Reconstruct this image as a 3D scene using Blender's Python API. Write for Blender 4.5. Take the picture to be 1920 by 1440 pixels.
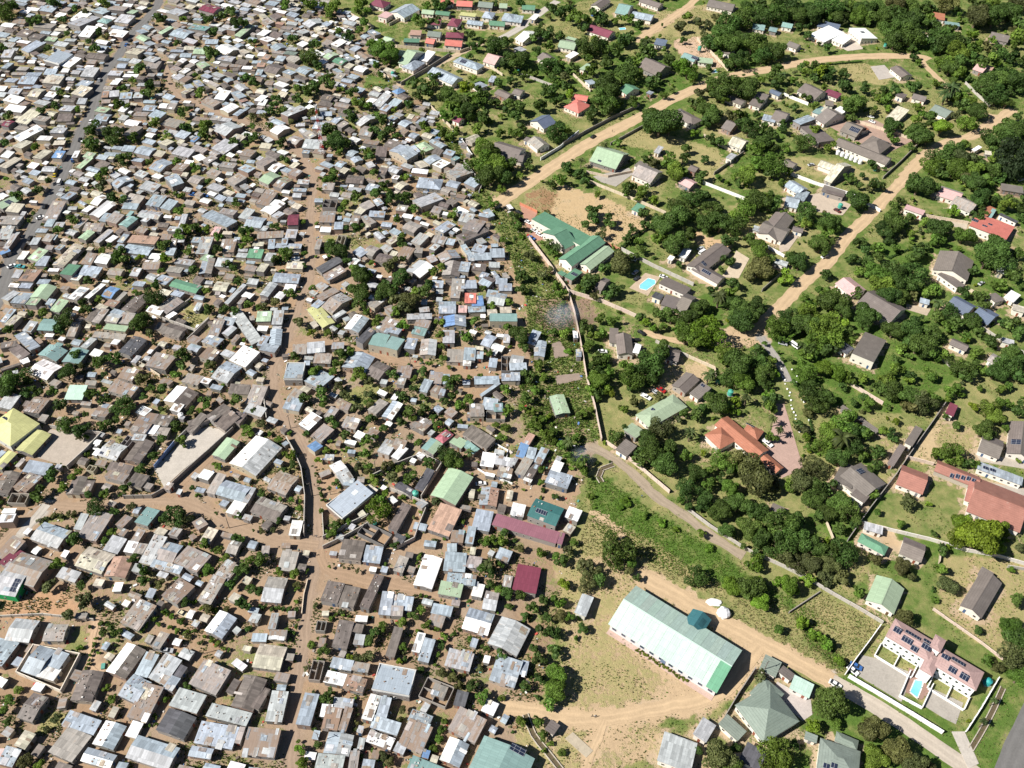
import bpy, bmesh, math, random
import numpy as np
from mathutils import Matrix, Vector

for o in list(bpy.data.objects):
    bpy.data.objects.remove(o, do_unlink=True)
SC = bpy.context.scene
SC.cycles.diffuse_bounces = 1
COL = SC.collection
R_ = math.radians
random.seed(11)
RNG = np.random.default_rng(11)

# ------------------------------------------------------------------ camera, sky, sun, exposure
FPX, PITCH, ROLL, CAMH = 1700.0, R_(46), R_(-2.5), 290.0
cp, sp, cr, sr = math.cos(PITCH), math.sin(PITCH), math.cos(ROLL), math.sin(ROLL)
cam_d = bpy.data.cameras.new('camera')
cam_d.sensor_width = 36
cam_d.lens = FPX / 1920 * 36
cam_d.clip_start = 1
cam_d.clip_end = 8000
cam = bpy.data.objects.new('camera', cam_d)
COL.objects.link(cam)
right = Vector((cr, 0, 0)) + sr * Vector((0, -sp, -cp))
down = -sr * Vector((1, 0, 0)) + cr * Vector((0, -sp, -cp))
fwd = Vector((0, cp, -sp))
M = Matrix.Identity(4)
for i in range(3):
    M[i][0], M[i][1], M[i][2] = right[i], -down[i], -fwd[i]
M[2][3] = CAMH
cam.matrix_world = M
SC.camera = cam

SUN_EL, SUN_TO = R_(43), R_(19)          # elevation; direction the shadows run, from +x towards +y
sun_d = bpy.data.lights.new('sun', 'SUN')
sun_d.energy = 5.0
sun_d.angle = R_(0.53)
sun_d.color = (1.0, 0.955, 0.88)
sun = bpy.data.objects.new('sun', sun_d)
COL.objects.link(sun)
ray = Vector((math.cos(SUN_EL) * math.cos(SUN_TO), math.cos(SUN_EL) * math.sin(SUN_TO), -math.sin(SUN_EL)))
sun.rotation_euler = ray.to_track_quat('-Z', 'Y').to_euler()
W = bpy.data.worlds.new('World')
SC.world = W
W.use_nodes = True
nt = W.node_tree
bg = nt.nodes['Background']
sky = nt.nodes.new('ShaderNodeTexSky')
sky.sky_type = 'NISHITA'
sky.sun_disc = False
sky.sun_elevation = SUN_EL
sky.sun_rotation = math.atan2(-ray.x, -ray.y)
sky.altitude = 1300
sky.air_density = 0.75
sky.dust_density = 0.3
nt.links.new(sky.outputs[0], bg.inputs[0])
bg.inputs[1].default_value = 0.05
vs = SC.view_settings
vs.view_transform = 'Standard'
vs.look = 'None'
vs.exposure = 0.62
vs.gamma = 1
vs.use_curve_mapping = False

# ------------------------------------------------------------------ photograph pixel -> place on the ground
def G(x, y, z=0.0):
    u, v = (x - 960) / FPX, (y - 720) / FPX
    u, v = cr * u - sr * v, sr * u + cr * v
    t = (CAMH - z) / (sp + v * cp)
    return np.array([u * t, (cp - v * sp) * t])
def GV(a, z=0.0):
    a = np.asarray(a, float)
    return np.stack(G(a[:, 0], a[:, 1], z), 1)
def PX(p):
    x, y, z = p[0], p[1], p[2] - CAMH
    d = y * cp - z * sp
    dn = -y * sp - z * cp
    u, v = x / d, dn / d
    u, v = cr * u + sr * v, -sr * u + cr * v
    return 960 + FPX * u, 720 + FPX * v
def PPM(x, y):
    p = G(x, y)
    d = p[1] * cp + CAMH * sp
    return FPX / d

# ------------------------------------------------------------------ node helpers and materials
def mat(name):
    m = bpy.data.materials.new(name)
    m.use_nodes = True
    return m, m.node_tree, m.node_tree.nodes['Principled BSDF']
class NB:
    def __init__(s, nt): s.t = nt
    def n(s, ty, **k):
        q = s.t.nodes.new(ty)
        for a, b in k.items(): setattr(q, a, b)
        return q
    def l(s, a, b): s.t.links.new(a, b)
    def put(s, sock, v):
        if isinstance(v, bpy.types.NodeSocket): s.l(v, sock)
        else: sock.default_value = v
    def m(s, op, a, b=0.0, c=0.0, clamp=False):
        q = s.n('ShaderNodeMath', operation=op, use_clamp=clamp)
        for i, v in enumerate((a, b, c)): s.put(q.inputs[i], v)
        return q.outputs[0]
    def vm(s, op, a, b):
        q = s.n('ShaderNodeVectorMath', operation=op)
        s.put(q.inputs[0], a)
        s.put(q.inputs['Scale'] if op == 'SCALE' else q.inputs[1], b)
        return q.outputs[0]
    def mix(s, f, a, b, mode='MIX'):
        q = s.n('ShaderNodeMix', data_type='RGBA', blend_type=mode)
        s.put(q.inputs[0], f)
        for i, v in ((6, a), (7, b)):
            s.put(q.inputs[i], v if isinstance(v, bpy.types.NodeSocket) else tuple(v) + (1,) * (4 - len(v)))
        return q.outputs[2]
    def noise(s, vec, scale, detail=4, rough=.55):
        q = s.n('ShaderNodeTexNoise')
        s.l(vec, q.inputs['Vector'])
        q.inputs['Scale'].default_value = scale
        q.inputs['Detail'].default_value = detail
        q.inputs['Roughness'].default_value = rough
        return q.outputs[0]
    def ramp(s, v, a, b, c=0.0, d=1.0):
        q = s.n('ShaderNodeMapRange', interpolation_type='SMOOTHSTEP')
        s.l(v, q.inputs[0])
        for i, x in enumerate((a, b, c, d)): s.put(q.inputs[i + 1], x)
        return q.outputs[0]
    def bump(s, h, bsdf, st, dist):
        q = s.n('ShaderNodeBump')
        q.inputs['Strength'].default_value = st
        q.inputs['Distance'].default_value = dist
        s.l(h, q.inputs['Height'])
        s.l(q.outputs[0], bsdf.inputs['Normal'])
def base_rc(nb):
    a = nb.n('ShaderNodeAttribute', attribute_name='rc')
    oi = nb.n('ShaderNodeObjectInfo')
    return nb.mix(1.0, a.outputs['Color'], oi.outputs['Color'], 'MULTIPLY'), a.outputs['Alpha'], oi.outputs['Random']
def uv_vec(nb, rnd):
    u = nb.n('ShaderNodeUVMap')
    return nb.vm('ADD', u.outputs[0], nb.vm('SCALE', (37.3, 91.7, 13.1), rnd))
def scl(nb, v, x, y, z=1.0):
    return nb.vm('MULTIPLY', v, (x, y, z))

def roof_metal(nm='corrugated roofing', A=1.0):
    m, t, b = mat(nm)
    nb = NB(t)
    col, rust, rnd = base_rc(nb)
    uv = uv_vec(nb, rnd)
    s = nb.n('ShaderNodeSeparateXYZ'); nb.l(uv, s.inputs[0])
    uu, vv = nb.m('DIVIDE', s.outputs[0], 0.82), nb.m('DIVIDE', s.outputs[1], 2.7)
    c = nb.n('ShaderNodeCombineXYZ')
    nb.l(nb.m('FLOOR', uu), c.inputs[0]); nb.l(nb.m('FLOOR', vv), c.inputs[1])
    wn = nb.n('ShaderNodeTexWhiteNoise', noise_dimensions='2D'); nb.l(c.outputs[0], wn.inputs['Vector'])
    w = wn.outputs['Value']
    k = nb.m('ADD', nb.m('MULTIPLY', w, 0.5 * A), 1 - .26 * A)
    n1 = nb.noise(uv, 0.55, 6, .65)
    st = nb.noise(scl(nb, uv, 2.6, 0.35), 1.0, 4, .6)
    fine = nb.noise(uv, 4.0, 3, .6)
    k = nb.m('MULTIPLY', k, nb.m('ADD', nb.m('MULTIPLY', n1, 0.7 * A), 1 - .35 * A))
    k = nb.m('MULTIPLY', k, nb.m('ADD', nb.m('MULTIPLY', fine, 0.4 * A), 1 - .2 * A))
    seam = nb.m('ADD', nb.m('LESS_THAN', nb.m('FRACT', uu), 0.07), nb.m('LESS_THAN', nb.m('FRACT', vv), 0.03), clamp=True)
    k = nb.m('MULTIPLY', k, nb.m('SUBTRACT', 1.0, nb.m('MULTIPLY', seam, 0.28)))
    c1 = nb.vm('SCALE', col, k)
    th = nb.m('SUBTRACT', 0.80, nb.m('MULTIPLY', rust, 0.34))
    rr = nb.m('ADD', nb.m('MULTIPLY', n1, .5), nb.m('ADD', nb.m('MULTIPLY', st, .3), nb.m('MULTIPLY', w, nb.m('MULTIPLY', rust, .35))))
    f = nb.m('MULTIPLY', nb.ramp(rr, nb.m('SUBTRACT', th, .1), nb.m('ADD', th, .1)), .85)
    rc = nb.mix(st, (0.16, 0.10, 0.065), (0.31, 0.22, 0.155))
    nb.l(nb.mix(f, c1, rc), b.inputs['Base Color'])
    nb.l(nb.m('ADD', nb.m('MULTIPLY', n1, .3), .38), b.inputs['Roughness'])
    b.inputs['Specular IOR Level'].default_value = .4
    h = nb.m('ADD', n1, nb.m('MULTIPLY', nb.m('SINE', nb.m('MULTIPLY', s.outputs[0], 21.0)), .25))
    nb.bump(h, b, .35, .06)
    return m
def roof_tile():
    m, t, b = mat('roof tiles')
    nb = NB(t)
    col, rust, rnd = base_rc(nb)
    uv = uv_vec(nb, rnd)
    s = nb.n('ShaderNodeSeparateXYZ'); nb.l(uv, s.inputs[0])
    fy = nb.m('FRACT', nb.m('DIVIDE', s.outputs[1], 0.9))
    n1, n2 = nb.noise(uv, .35, 6, .65), nb.noise(uv, 2.2, 4, .6)
    k = nb.m('ADD', nb.m('MULTIPLY', n1, .7), nb.m('ADD', nb.m('MULTIPLY', n2, .5), .42))
    k = nb.m('MULTIPLY', k, nb.m('SUBTRACT', 1.0, nb.m('MULTIPLY', nb.m('LESS_THAN', fy, .14), .22)))
    c = nb.vm('SCALE', col, k)
    f = nb.ramp(n1, .6, .72)
    nb.l(nb.mix(nb.m('MULTIPLY', f, .35), c, (.30, .27, .24)), b.inputs['Base Color'])
    b.inputs['Roughness'].default_value = .7
    nb.bump(nb.m('ADD', fy, n2), b, .4, .06)
    return m
def plain(name, rough=.7, n=.45, scale=.9, spec=.3, bump=.2):
    m, t, b = mat(name)
    nb = NB(t)
    col, al, rnd = base_rc(nb)
    g = nb.n('ShaderNodeNewGeometry')
    n1, n2 = nb.noise(g.outputs['Position'], scale, 6, .65), nb.noise(g.outputs['Position'], scale * 5, 3, .6)
    k = nb.m('ADD', nb.m('ADD', nb.m('MULTIPLY', n1, n), nb.m('MULTIPLY', n2, n)), 1 - n)
    nb.l(nb.vm('SCALE', col, k), b.inputs['Base Color'])
    b.inputs['Roughness'].default_value = rough
    b.inputs['Specular IOR Level'].default_value = spec
    if bump: nb.bump(n2, b, bump, .08)
    return m
def leaf():
    m, t, b = mat('leaves')
    nb = NB(t)
    col, al, rnd = base_rc(nb)
    g = nb.n('ShaderNodeNewGeometry')
    n1 = nb.noise(g.outputs['Position'], .9, 3, .6)
    c = nb.vm('SCALE', col, nb.m('ADD', nb.m('MULTIPLY', n1, .9), .55))
    nb.l(c, b.inputs['Base Color'])
    b.inputs['Roughness'].default_value = .6
    b.inputs['Specular IOR Level'].default_value = .22
    tr = nb.n('ShaderNodeBsdfTranslucent')
    nb.l(nb.mix(1.0, c, (1.0, 1.1, .5), 'MULTIPLY'), tr.inputs[0])
    ms = nb.n('ShaderNodeMixShader'); ms.inputs[0].default_value = .32
    nb.l(b.outputs[0], ms.inputs[1]); nb.l(tr.outputs[0], ms.inputs[2])
    nb.l(ms.outputs[0], t.nodes['Material Output'].inputs[0])
    return m
def ground():
    m, t, b = mat('earth and grass')
    nb = NB(t)
    a = nb.n('ShaderNodeAttribute', attribute_name='gc')
    d = nb.n('ShaderNodeAttribute', attribute_name='gd')
    P = nb.n('ShaderNodeNewGeometry').outputs['Position']
    n0, n1, n2, n3 = nb.noise(P, .03, 5, .6), nb.noise(P, .16, 7, .65), nb.noise(P, .7, 5, .65), nb.noise(P, 3.2, 3, .6)
    k = nb.m('ADD', nb.m('ADD', nb.m('MULTIPLY', n1, .55), nb.m('MULTIPLY', n2, .5)), nb.m('ADD', nb.m('MULTIPLY', n3, .35), .3))
    dirt = nb.vm('SCALE', a.outputs['Color'], k)
    dirt = nb.mix(nb.ramp(n1, .5, .68, 0, .45), dirt, nb.vm('SCALE', (.33, .265, .20), k))
    dry = d.outputs['Fac']
    gsel = nb.m('ADD', nb.m('MULTIPLY', nb.m('SUBTRACT', n1, .5), 2.2), nb.m('SUBTRACT', 1.0, dry), clamp=True)
    gr = nb.mix(gsel, (.42, .345, .16), (.085, .15, .028))
    gr = nb.mix(nb.ramp(n2, .45, .7, 0, .55), gr, (.125, .19, .04))
    gr = nb.mix(nb.m('MULTIPLY', dry, .45), gr, (.36, .30, .16))
    gr = nb.vm('SCALE', gr, nb.m('ADD', nb.m('MULTIPLY', n3, 1.1), nb.m('ADD', nb.m('MULTIPLY', n2, .5), .2)))
    nn = nb.m('ADD', nb.m('MULTIPLY', n1, .45), nb.m('ADD', nb.m('MULTIPLY', n2, .4), nb.m('MULTIPLY', n3, .15)))
    th = nb.m('SUBTRACT', .72, nb.m('MULTIPLY', a.outputs['Alpha'], .44))
    f = nb.ramp(nn, nb.m('SUBTRACT', th, .055), nb.m('ADD', th, .055))
    nb.l(nb.mix(f, dirt, gr), b.inputs['Base Color'])
    b.inputs['Roughness'].default_value = .95
    b.inputs['Specular IOR Level'].default_value = .1
    nb.bump(nb.m('ADD', n2, nb.m('MULTIPLY', nb.m('MULTIPLY', n3, f), 1.2)), b, .6, .35)
    return m
def roadmat():
    m, t, b = mat('road surface')
    nb = NB(t)
    col, al, rnd = base_rc(nb)
    u = nb.n('ShaderNodeUVMap')
    s = nb.n('ShaderNodeSeparateXYZ'); nb.l(u.outputs[0], s.inputs[0])
    P = nb.n('ShaderNodeNewGeometry').outputs['Position']
    n1, n2 = nb.noise(P, .22, 6, .65), nb.noise(P, 1.6, 4, .6)
    st = nb.noise(scl(nb, u.outputs[0], 3.5, .06), 1.0, 4, .6)
    tr = nb.ramp(nb.m('ABSOLUTE', nb.m('SUBTRACT', nb.m('ABSOLUTE', s.outputs[0]), .42)), .05, .3, 1, 0)
    k = nb.m('ADD', nb.m('ADD', nb.m('MULTIPLY', n1, .5), nb.m('MULTIPLY', n2, .35)), nb.m('ADD', nb.m('MULTIPLY', st, .4), .38))
    k = nb.m('ADD', k, nb.m('MULTIPLY', tr, .1))
    nb.l(nb.vm('SCALE', col, k), b.inputs['Base Color'])
    b.inputs['Roughness'].default_value = .92
    b.inputs['Specular IOR Level'].default_value = .15
    nb.bump(n2, b, .4, .15)
    return m
def gloss(name, rough=.25, spec=.5, metal=0.0):
    m, t, b = mat(name)
    nb = NB(t)
    col, al, rnd = base_rc(nb)
    nb.l(col, b.inputs['Base Color'])
    b.inputs['Roughness'].default_value = rough
    b.inputs['Specular IOR Level'].default_value = spec
    b.inputs['Metallic'].default_value = metal
    return m
def solar():
    m, t, b = mat('solar cells')
    nb = NB(t)
    u = nb.n('ShaderNodeUVMap')
    s = nb.n('ShaderNodeSeparateXYZ'); nb.l(u.outputs[0], s.inputs[0])
    g = nb.m('ADD', nb.m('LESS_THAN', nb.m('FRACT', s.outputs[0]), .08), nb.m('LESS_THAN', nb.m('FRACT', nb.m('DIVIDE', s.outputs[1], 1.8)), .05), clamp=True)
    nb.l(nb.mix(g, (.018, .025, .05), (.35, .36, .38)), b.inputs['Base Color'])
    b.inputs['Roughness'].default_value = .3
    return m
def water():
    m, t, b = mat('pool water')
    nb = NB(t)
    P = nb.n('ShaderNodeNewGeometry').outputs['Position']
    n = nb.noise(P, .5, 3, .5)
    nb.l(nb.mix(n, (.14, .50, .62), (.26, .66, .76)), b.inputs['Base Color'])
    b.inputs['Roughness'].default_value = .08
    nb.bump(nb.noise(P, 2.0, 2), b, .2, .05)
    return m
MT = dict(metal=roof_metal(), clean=roof_metal('painted roofing', .28), tile=roof_tile(), wall=plain('rendered wall', .85, .4, .5), leaf=leaf(), bark=plain('bark', .9, .5, 2),
          ground=ground(), road=roadmat(), paint=gloss('car paint', .3, .5), glass=gloss('dark glass', .12, .6), plastic=gloss('plastic', .45, .4),
          solar=solar(), water=water(), conc=plain('concrete', .9, .5, .35), cloth=plain('sheeting', .5, .2, 1, .4), steel=gloss('painted steel', .5, .4))

# ------------------------------------------------------------------ mesh builder
class MB:
    def __init__(s): s.v, s.f, s.c, s.u = [], [], [], []
    def face(s, pts, col, uv=None):
        b = len(s.v)
        s.v += [tuple(p) for p in pts]
        s.f.append(tuple(range(b, b + len(pts))))
        s.c.append(tuple(col) + (0.0,) * (4 - len(col)))
        s.u += [(0.0, 0.0)] * len(pts) if uv is None else uv
    def prism(s, poly, z0, z1, col, top=True, bottom=False):
        n = len(poly)
        for i in range(n):
            a, b = poly[i], poly[(i + 1) % n]
            l = math.hypot(b[0] - a[0], b[1] - a[1])
            s.face([(a[0], a[1], z0), (b[0], b[1], z0), (b[0], b[1], z1), (a[0], a[1], z1)], col, [(0, 0), (l, 0), (l, z1 - z0), (0, z1 - z0)])
        if top: s.face([(p[0], p[1], z1) for p in poly], col, [(p[0], p[1]) for p in poly])
        if bottom: s.face([(p[0], p[1], z0) for p in poly[::-1]], col)
    def box(s, c, d, col, rot=0.0, bottom=False):
        co, si = math.cos(rot), math.sin(rot)
        q = [(c[0] + co * x * d[0] / 2 - si * y * d[1] / 2, c[1] + si * x * d[0] / 2 + co * y * d[1] / 2) for x, y in ((-1, -1), (1, -1), (1, 1), (-1, 1))]
        s.prism(q, c[2] - d[2] / 2, c[2] + d[2] / 2, col, True, bottom)
    def slab(s, top, th, col, uvs):                # top: quad/tri polygon in 3D, extruded down by th
        s.face(top, col, uvs)
        lo = [(p[0], p[1], p[2] - th) for p in top]
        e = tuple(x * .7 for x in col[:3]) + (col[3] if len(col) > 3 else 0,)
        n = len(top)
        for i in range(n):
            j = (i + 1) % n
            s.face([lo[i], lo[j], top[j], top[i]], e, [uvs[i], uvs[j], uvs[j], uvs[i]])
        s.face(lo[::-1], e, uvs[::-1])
    def cyl(s, c, r, z0, z1, col, n=10, r2=None, cap=True):
        r2 = r if r2 is None else r2
        A = [(c[0] + r * math.cos(2 * math.pi * i / n), c[1] + r * math.sin(2 * math.pi * i / n), z0) for i in range(n)]
        B = [(c[0] + r2 * math.cos(2 * math.pi * i / n), c[1] + r2 * math.sin(2 * math.pi * i / n), z1) for i in range(n)]
        for i in range(n):
            j = (i + 1) % n
            s.face([A[i], A[j], B[j], B[i]], col)
        if cap: s.face(B, col)
    def bar(s, a, b, r, col, n=4, r2=None):
        a, b = Vector(a), Vector(b)
        d = (b - a).normalized()
        x = d.orthogonal().normalized(); y = d.cross(x)
        r2 = r if r2 is None else r2
        A = [a + r * (x * math.cos(t) + y * math.sin(t)) for t in (2 * math.pi * i / n for i in range(n))]
        B = [b + r2 * (x * math.cos(t) + y * math.sin(t)) for t in (2 * math.pi * i / n for i in range(n))]
        for i in range(n):
            j = (i + 1) % n
            s.face([A[i], A[j], B[j], B[i]], col)
        s.face(B, col); s.face(A[::-1], col)
    def add(s, o, M4):
        b = len(s.v)
        s.v += [tuple(M4 @ Vector(p)) for p in o.v]
        s.f += [tuple(i + b for i in f) for f in o.f]
        s.c += o.c; s.u += o.u
    def mesh(s, name, m):
        me = bpy.data.meshes.new(name)
        me.from_pydata(s.v, [], s.f)
        at = me.attributes.new('rc', 'FLOAT_COLOR', 'FACE')
        at.data.foreach_set('color', np.asarray(s.c, np.float32).ravel())
        uv = me.uv_layers.new(name='UVMap')
        uv.data.foreach_set('uv', np.asarray(s.u, np.float32).ravel())
        me.materials.append(MT[m])
        return me
    def build(s, name, m, parent=None, loc=(0, 0, 0), rz=0.0):
        return link(name, s.mesh(name, m), parent, loc, rz)
def link(name, data, parent=None, loc=(0, 0, 0), rz=0.0, scale=None, color=None):
    o = bpy.data.objects.new(name, data)
    o.location = loc
    o.rotation_euler = (0, 0, rz)
    if scale: o.scale = scale
    if color: o.color = tuple(color)[:3] + (1,)
    if parent: o.parent = parent
    COL.objects.link(o)
    return o
def tag(o, label=None, cat=None, group=None, kind=None):
    for k, v in (('label', label), ('category', cat), ('group', group), ('kind', kind)):
        if v: o[k] = v
    return o
def copy_tree(o, kids):
    r = o.copy(); COL.objects.link(r)
    for k in kids:
        c = k.copy(); COL.objects.link(c); c.parent = r
    return r
UB = MB(); UB.box((0, 0, .5), (1, 1, 1), (1, 1, 1, 0), bottom=True)
UNIT = {m: UB.mesh('unit_' + m, m) for m in ('wall', 'glass', 'paint', 'steel', 'conc', 'plastic')}
us = MB(); us.slab([(-.5, -.5, 0), (.5, -.5, 0), (.5, .5, 0), (-.5, .5, 0)], .05, (1, 1, 1, .35), [(0, 0), (2.4, 0), (2.4, 2.6), (0, 2.6)])
SHEET = us.mesh('sheet', 'metal')
us = MB(); us.slab([(-.5, -.5, 0), (.5, -.5, 0), (.5, .5, 0), (-.5, .5, 0)], .05, (1, 1, 1, .85), [(0, 0), (2.4, 0), (2.4, 2.6), (0, 2.6)])
SHEETR = us.mesh('sheet_rusty', 'metal')

# ------------------------------------------------------------------ naming by landmark
LMK = [(1265, 1200, 'the long mint-roofed hall'), (1745, 1240, 'the white townhouses'), (1400, 830, 'the orange-tiled villa'), (1235, 765, 'the sea-green villa'),
       (1440, 1340, 'the grey-green hipped villa'), (1025, 955, 'the teal roof with solar panels'), (655, 940, 'the blue-grey flat roof'), (850, 915, 'the mint-roofed workshop'),
       (832, 975, 'the flat red-rust roof'), (45, 1085, 'the green-walled shop'), (90, 1245, 'the walled square plot'), (35, 805, 'the yellow-roofed compound'), (360, 840, 'the walled concrete yard'),
       (600, 597, 'the mustard roof'), (725, 640, 'the twin teal roofs'), (882, 562, 'the coral roof'), (1070, 440, 'the green-roofed lodge'), (1213, 533, 'the blue swimming pool'),
       (605, 290, 'the red and white mast'), (550, 413, 'the small maroon hut'), (1860, 425, 'the red roof with panels'), (1830, 580, 'the navy-roofed house'), (1840, 1000, 'the huge yellow-green tree'),
       (1145, 297, 'the pale green roadside house'), (595, 1020, 'the dirt crossroads'), (1592, 294, 'the row of white tanks'), (465, 675, 'the dazzling white roof'), (345, 540, 'the emerald roof'),
       (207, 547, 'the bright blue roof'), (20, 380, 'the pale green roof with panels'), (395, 17, 'the far maroon roof'), (770, 110, 'the long lime-green roof'), (835, 145, 'the long grey school block'),
       (1017, 230, 'the sky-blue roof'), (1085, 195, 'the coral-roofed bungalow'), (1640, 262, 'the large brown-roofed compound'), (1600, 70, 'the white-roofed courtyard'), (425, 960, 'the bend in the dirt street'),
       (1030, 765, 'the small green-roofed cottage'), (330, 1245, 'the silver parked car'), (700, 1270, 'the grey roof behind parapets'), (980, 1085, 'the maroon-roofed house'), (165, 260, 'the tarmac street'),
       (1350, 1140, 'the white plastic heap'), (1655, 110, 'the tan lane at the top'), (560, 675, 'the upper crossroads'), (250, 100, 'the end of the tarmac street')]
ORD = ['', 'nearest', 'second nearest', 'third nearest', 'fourth nearest', 'fifth nearest', 'sixth nearest', 'seventh nearest', 'eighth nearest', 'ninth nearest', 'tenth nearest',
       'eleventh nearest', 'twelfth nearest', 'thirteenth nearest', 'fourteenth nearest', 'fifteenth nearest', 'sixteenth nearest', 'seventeenth nearest', 'eighteenth nearest', 'nineteenth nearest', 'twentieth nearest']
PEND = []                                  # (object, description, px, py)
def name_later(o, desc, p):
    x, y = PX(p)
    PEND.append((o, desc, x, y))
def name_all():
    cells = {}
    for o, d, x, y in PEND:
        ds = sorted((math.hypot(x - a, (y - b) * 1.15), i) for i, (a, b, n) in enumerate(LMK))
        dd, i = next((q for q in ds if q[0] > 14), ds[0])
        dx, dy = x - LMK[i][0], y - LMK[i][1]
        side = ('right of' if dx > 0 else 'left of') if abs(dx) > abs(dy) else ('in front of' if dy > 0 else 'beyond')
        cells.setdefault((d, i, side), []).append((dd, o))
    for (d, i, side), l in cells.items():
        l.sort(key=lambda q: q[0])
        for k, (dd, o) in enumerate(l):
            nm = LMK[i][2]
            if len(l) == 1: o['label'] = f'{d} {side} {nm}'
            else: o['label'] = f'{d}, {ORD[min(k + 1, 20)]} {side} {nm}'
ROW4 = '''
T 0 1080
30 480 215 500 300 335 g1
310 490 470 485 520 360 r1
-120 640 20 700 130 505 b0
155 710 280 755 420 560 b1
345 665 440 705 520 590 b0
285 750 405 800 450 705 w0
525 930 690 945 780 720 d2
120 1060 240 1095 370 910 d1
800 710 940 780 1090 560 dw2
1010 735 1105 765 1195 600 b0
1110 760 1235 820 1370 640 gp0
1290 750 1345 775 1410 690 c0
1230 840 1290 880 1345 770 b0
885 890 1020 960 1135 800 b1
965 1050 1100 1115 1220 850 rp0
1430 800 1620 910 1720 720 rp0
1735 970 1900 1020 2000 780 d2
1280 970 1480 1050 1540 900 g0
1160 1155 1375 1225 1480 1060 c2
460 1110 700 1195 765 1090 b0
695 1255 850 1310 945 1130 bw2
590 1390 820 1440 890 1340 wb1
385 1320 545 1425 670 1205 rx0
935 1360 1260 1460 1355 1290 gb1
1545 1050 1850 1135 1890 1030 g0
1450 1250 1740 1300 1800 1140 bp0
1415 1345 1580 1380 1600 1300 b1
1760 1250 1800 1260 1840 1140 r0
1810 1335 2060 1365 2110 1165 rp0
905 345 1040 415 1175 235 rp0
1205 155 1330 215 1470 75 rp0
1490 180 1580 225 1690 30 rp0
1540 405 1665 480 1770 320 bw2
1135 530 1200 555 1270 435 r0
1865 340 1930 360 1960 290 g0
100 1270 185 1300 270 1185 k2
-90 1400 30 1370 90 1280 P0
-20 1400 90 1440 160 1310 b0
1435 365 1475 385 1500 345 g0
T 480 1080
40 185 190 210 235 20 gr1
485 190 615 215 665 55 d0
620 220 735 250 780 90 d0
785 240 850 270 955 0 d0
920 285 1010 300 1035 130 b0
1012 240 1170 270 1180 165 bp0
1010 296 1100 304 1105 230 r0
1180 65 1320 100 1400 -130 w2
1365 130 1535 165 1555 70 Gp0
1420 60 1640 75 1660 -10 bp0
1610 150 1690 165 1720 65 w0
1700 240 1800 270 1820 130 gr1
1845 80 1910 90 1930 0 r0
1290 355 1395 390 1420 310 r0
1310 280 1460 310 1480 230 b0
1545 390 1740 450 1790 290 wb1
1745 500 1960 615 2050 400 g2
565 530 680 545 740 350 d0
670 410 795 430 810 365 d0
730 510 805 520 820 445 g0
445 405 515 412 530 340 r4
95 470 225 480 235 410 r0
95 400 150 410 170 280 gp0
-30 360 20 365 45 280 w0
-30 680 180 712 235 535 k1
965 600 1035 610 1110 400 d0
1165 570 1225 580 1275 430 w0
1215 630 1295 655 1345 490 b0
1410 670 1600 715 1640 590 gp0
1740 780 1935 835 2010 650 bp0
555 680 715 715 735 640 b0
715 705 840 730 855 660 r0
510 795 655 835 680 740 w0
650 840 800 880 835 780 Rp0
395 770 480 785 510 640 r4
870 850 1150 905 1200 710 b0h
1205 905 1415 970 1500 830 c4
1300 890 1405 915 1450 830 r0
1480 965 1565 990 1595 880 c0
1690 1010 1780 1055 1820 960 w0
310 1115 415 1145 465 890 b0
480 1050 560 1062 575 970 w0
490 1140 610 1160 650 1000 Rp0
615 1160 675 1170 730 990 rp0
570 985 720 1005 735 925 g0
790 1075 870 1095 940 900 w0
895 1060 975 1075 1020 920 b0
860 1130 1060 1205 1085 1110 b0
820 1240 1010 1310 1045 1220 wp0
1130 1085 1290 1135 1335 1050 bp0
1060 1260 1240 1335 1330 1145 rp0
1035 1310 1105 1350 1130 1270 g0
1430 1150 1640 1250 1740 1085 rp0
1365 1380 1520 1430 1610 1260 bw2
1540 1500 1950 1640 2125 1355 T2h
1120 1450 1380 1540 1440 1440 T0
510 1320 700 1360 730 1200 gb2
430 1450 640 1455 680 1340 g0
690 1450 760 1450 780 1310 r0
760 1290 805 1300 820 1220 g0
790 1450 880 1460 895 1380 b0
-40 990 20 1010 110 850 d0
80 1080 200 1110 235 880 g0
0 1240 105 1255 130 1160 b0
1240 1360 1290 1370 1310 1310 U0
755 1170 795 1180 812 1130 g0
T 960 1080
0 110 180 145 220 -60 M0
480 280 555 330 600 160 g0
1075 1395 1330 1475 1400 1250 g0
1350 1190 1450 1250 1535 1120 g0
1545 1110 1690 1240 1760 1165 q0
1690 1380 1840 1450 1920 1330 c0
245 1150 310 1195 360 1120 d0
50 740 105 750 130 640 b0
T 1440 1080
-75 700 50 750 110 650 q0
75 720 165 790 205 740 d0
165 840 310 920 340 820 N0
725 180 940 280 1030 95 G2
1440 220 1600 320 1755 55 d2
270 1220 360 1250 375 1200 q0
'''
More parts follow.
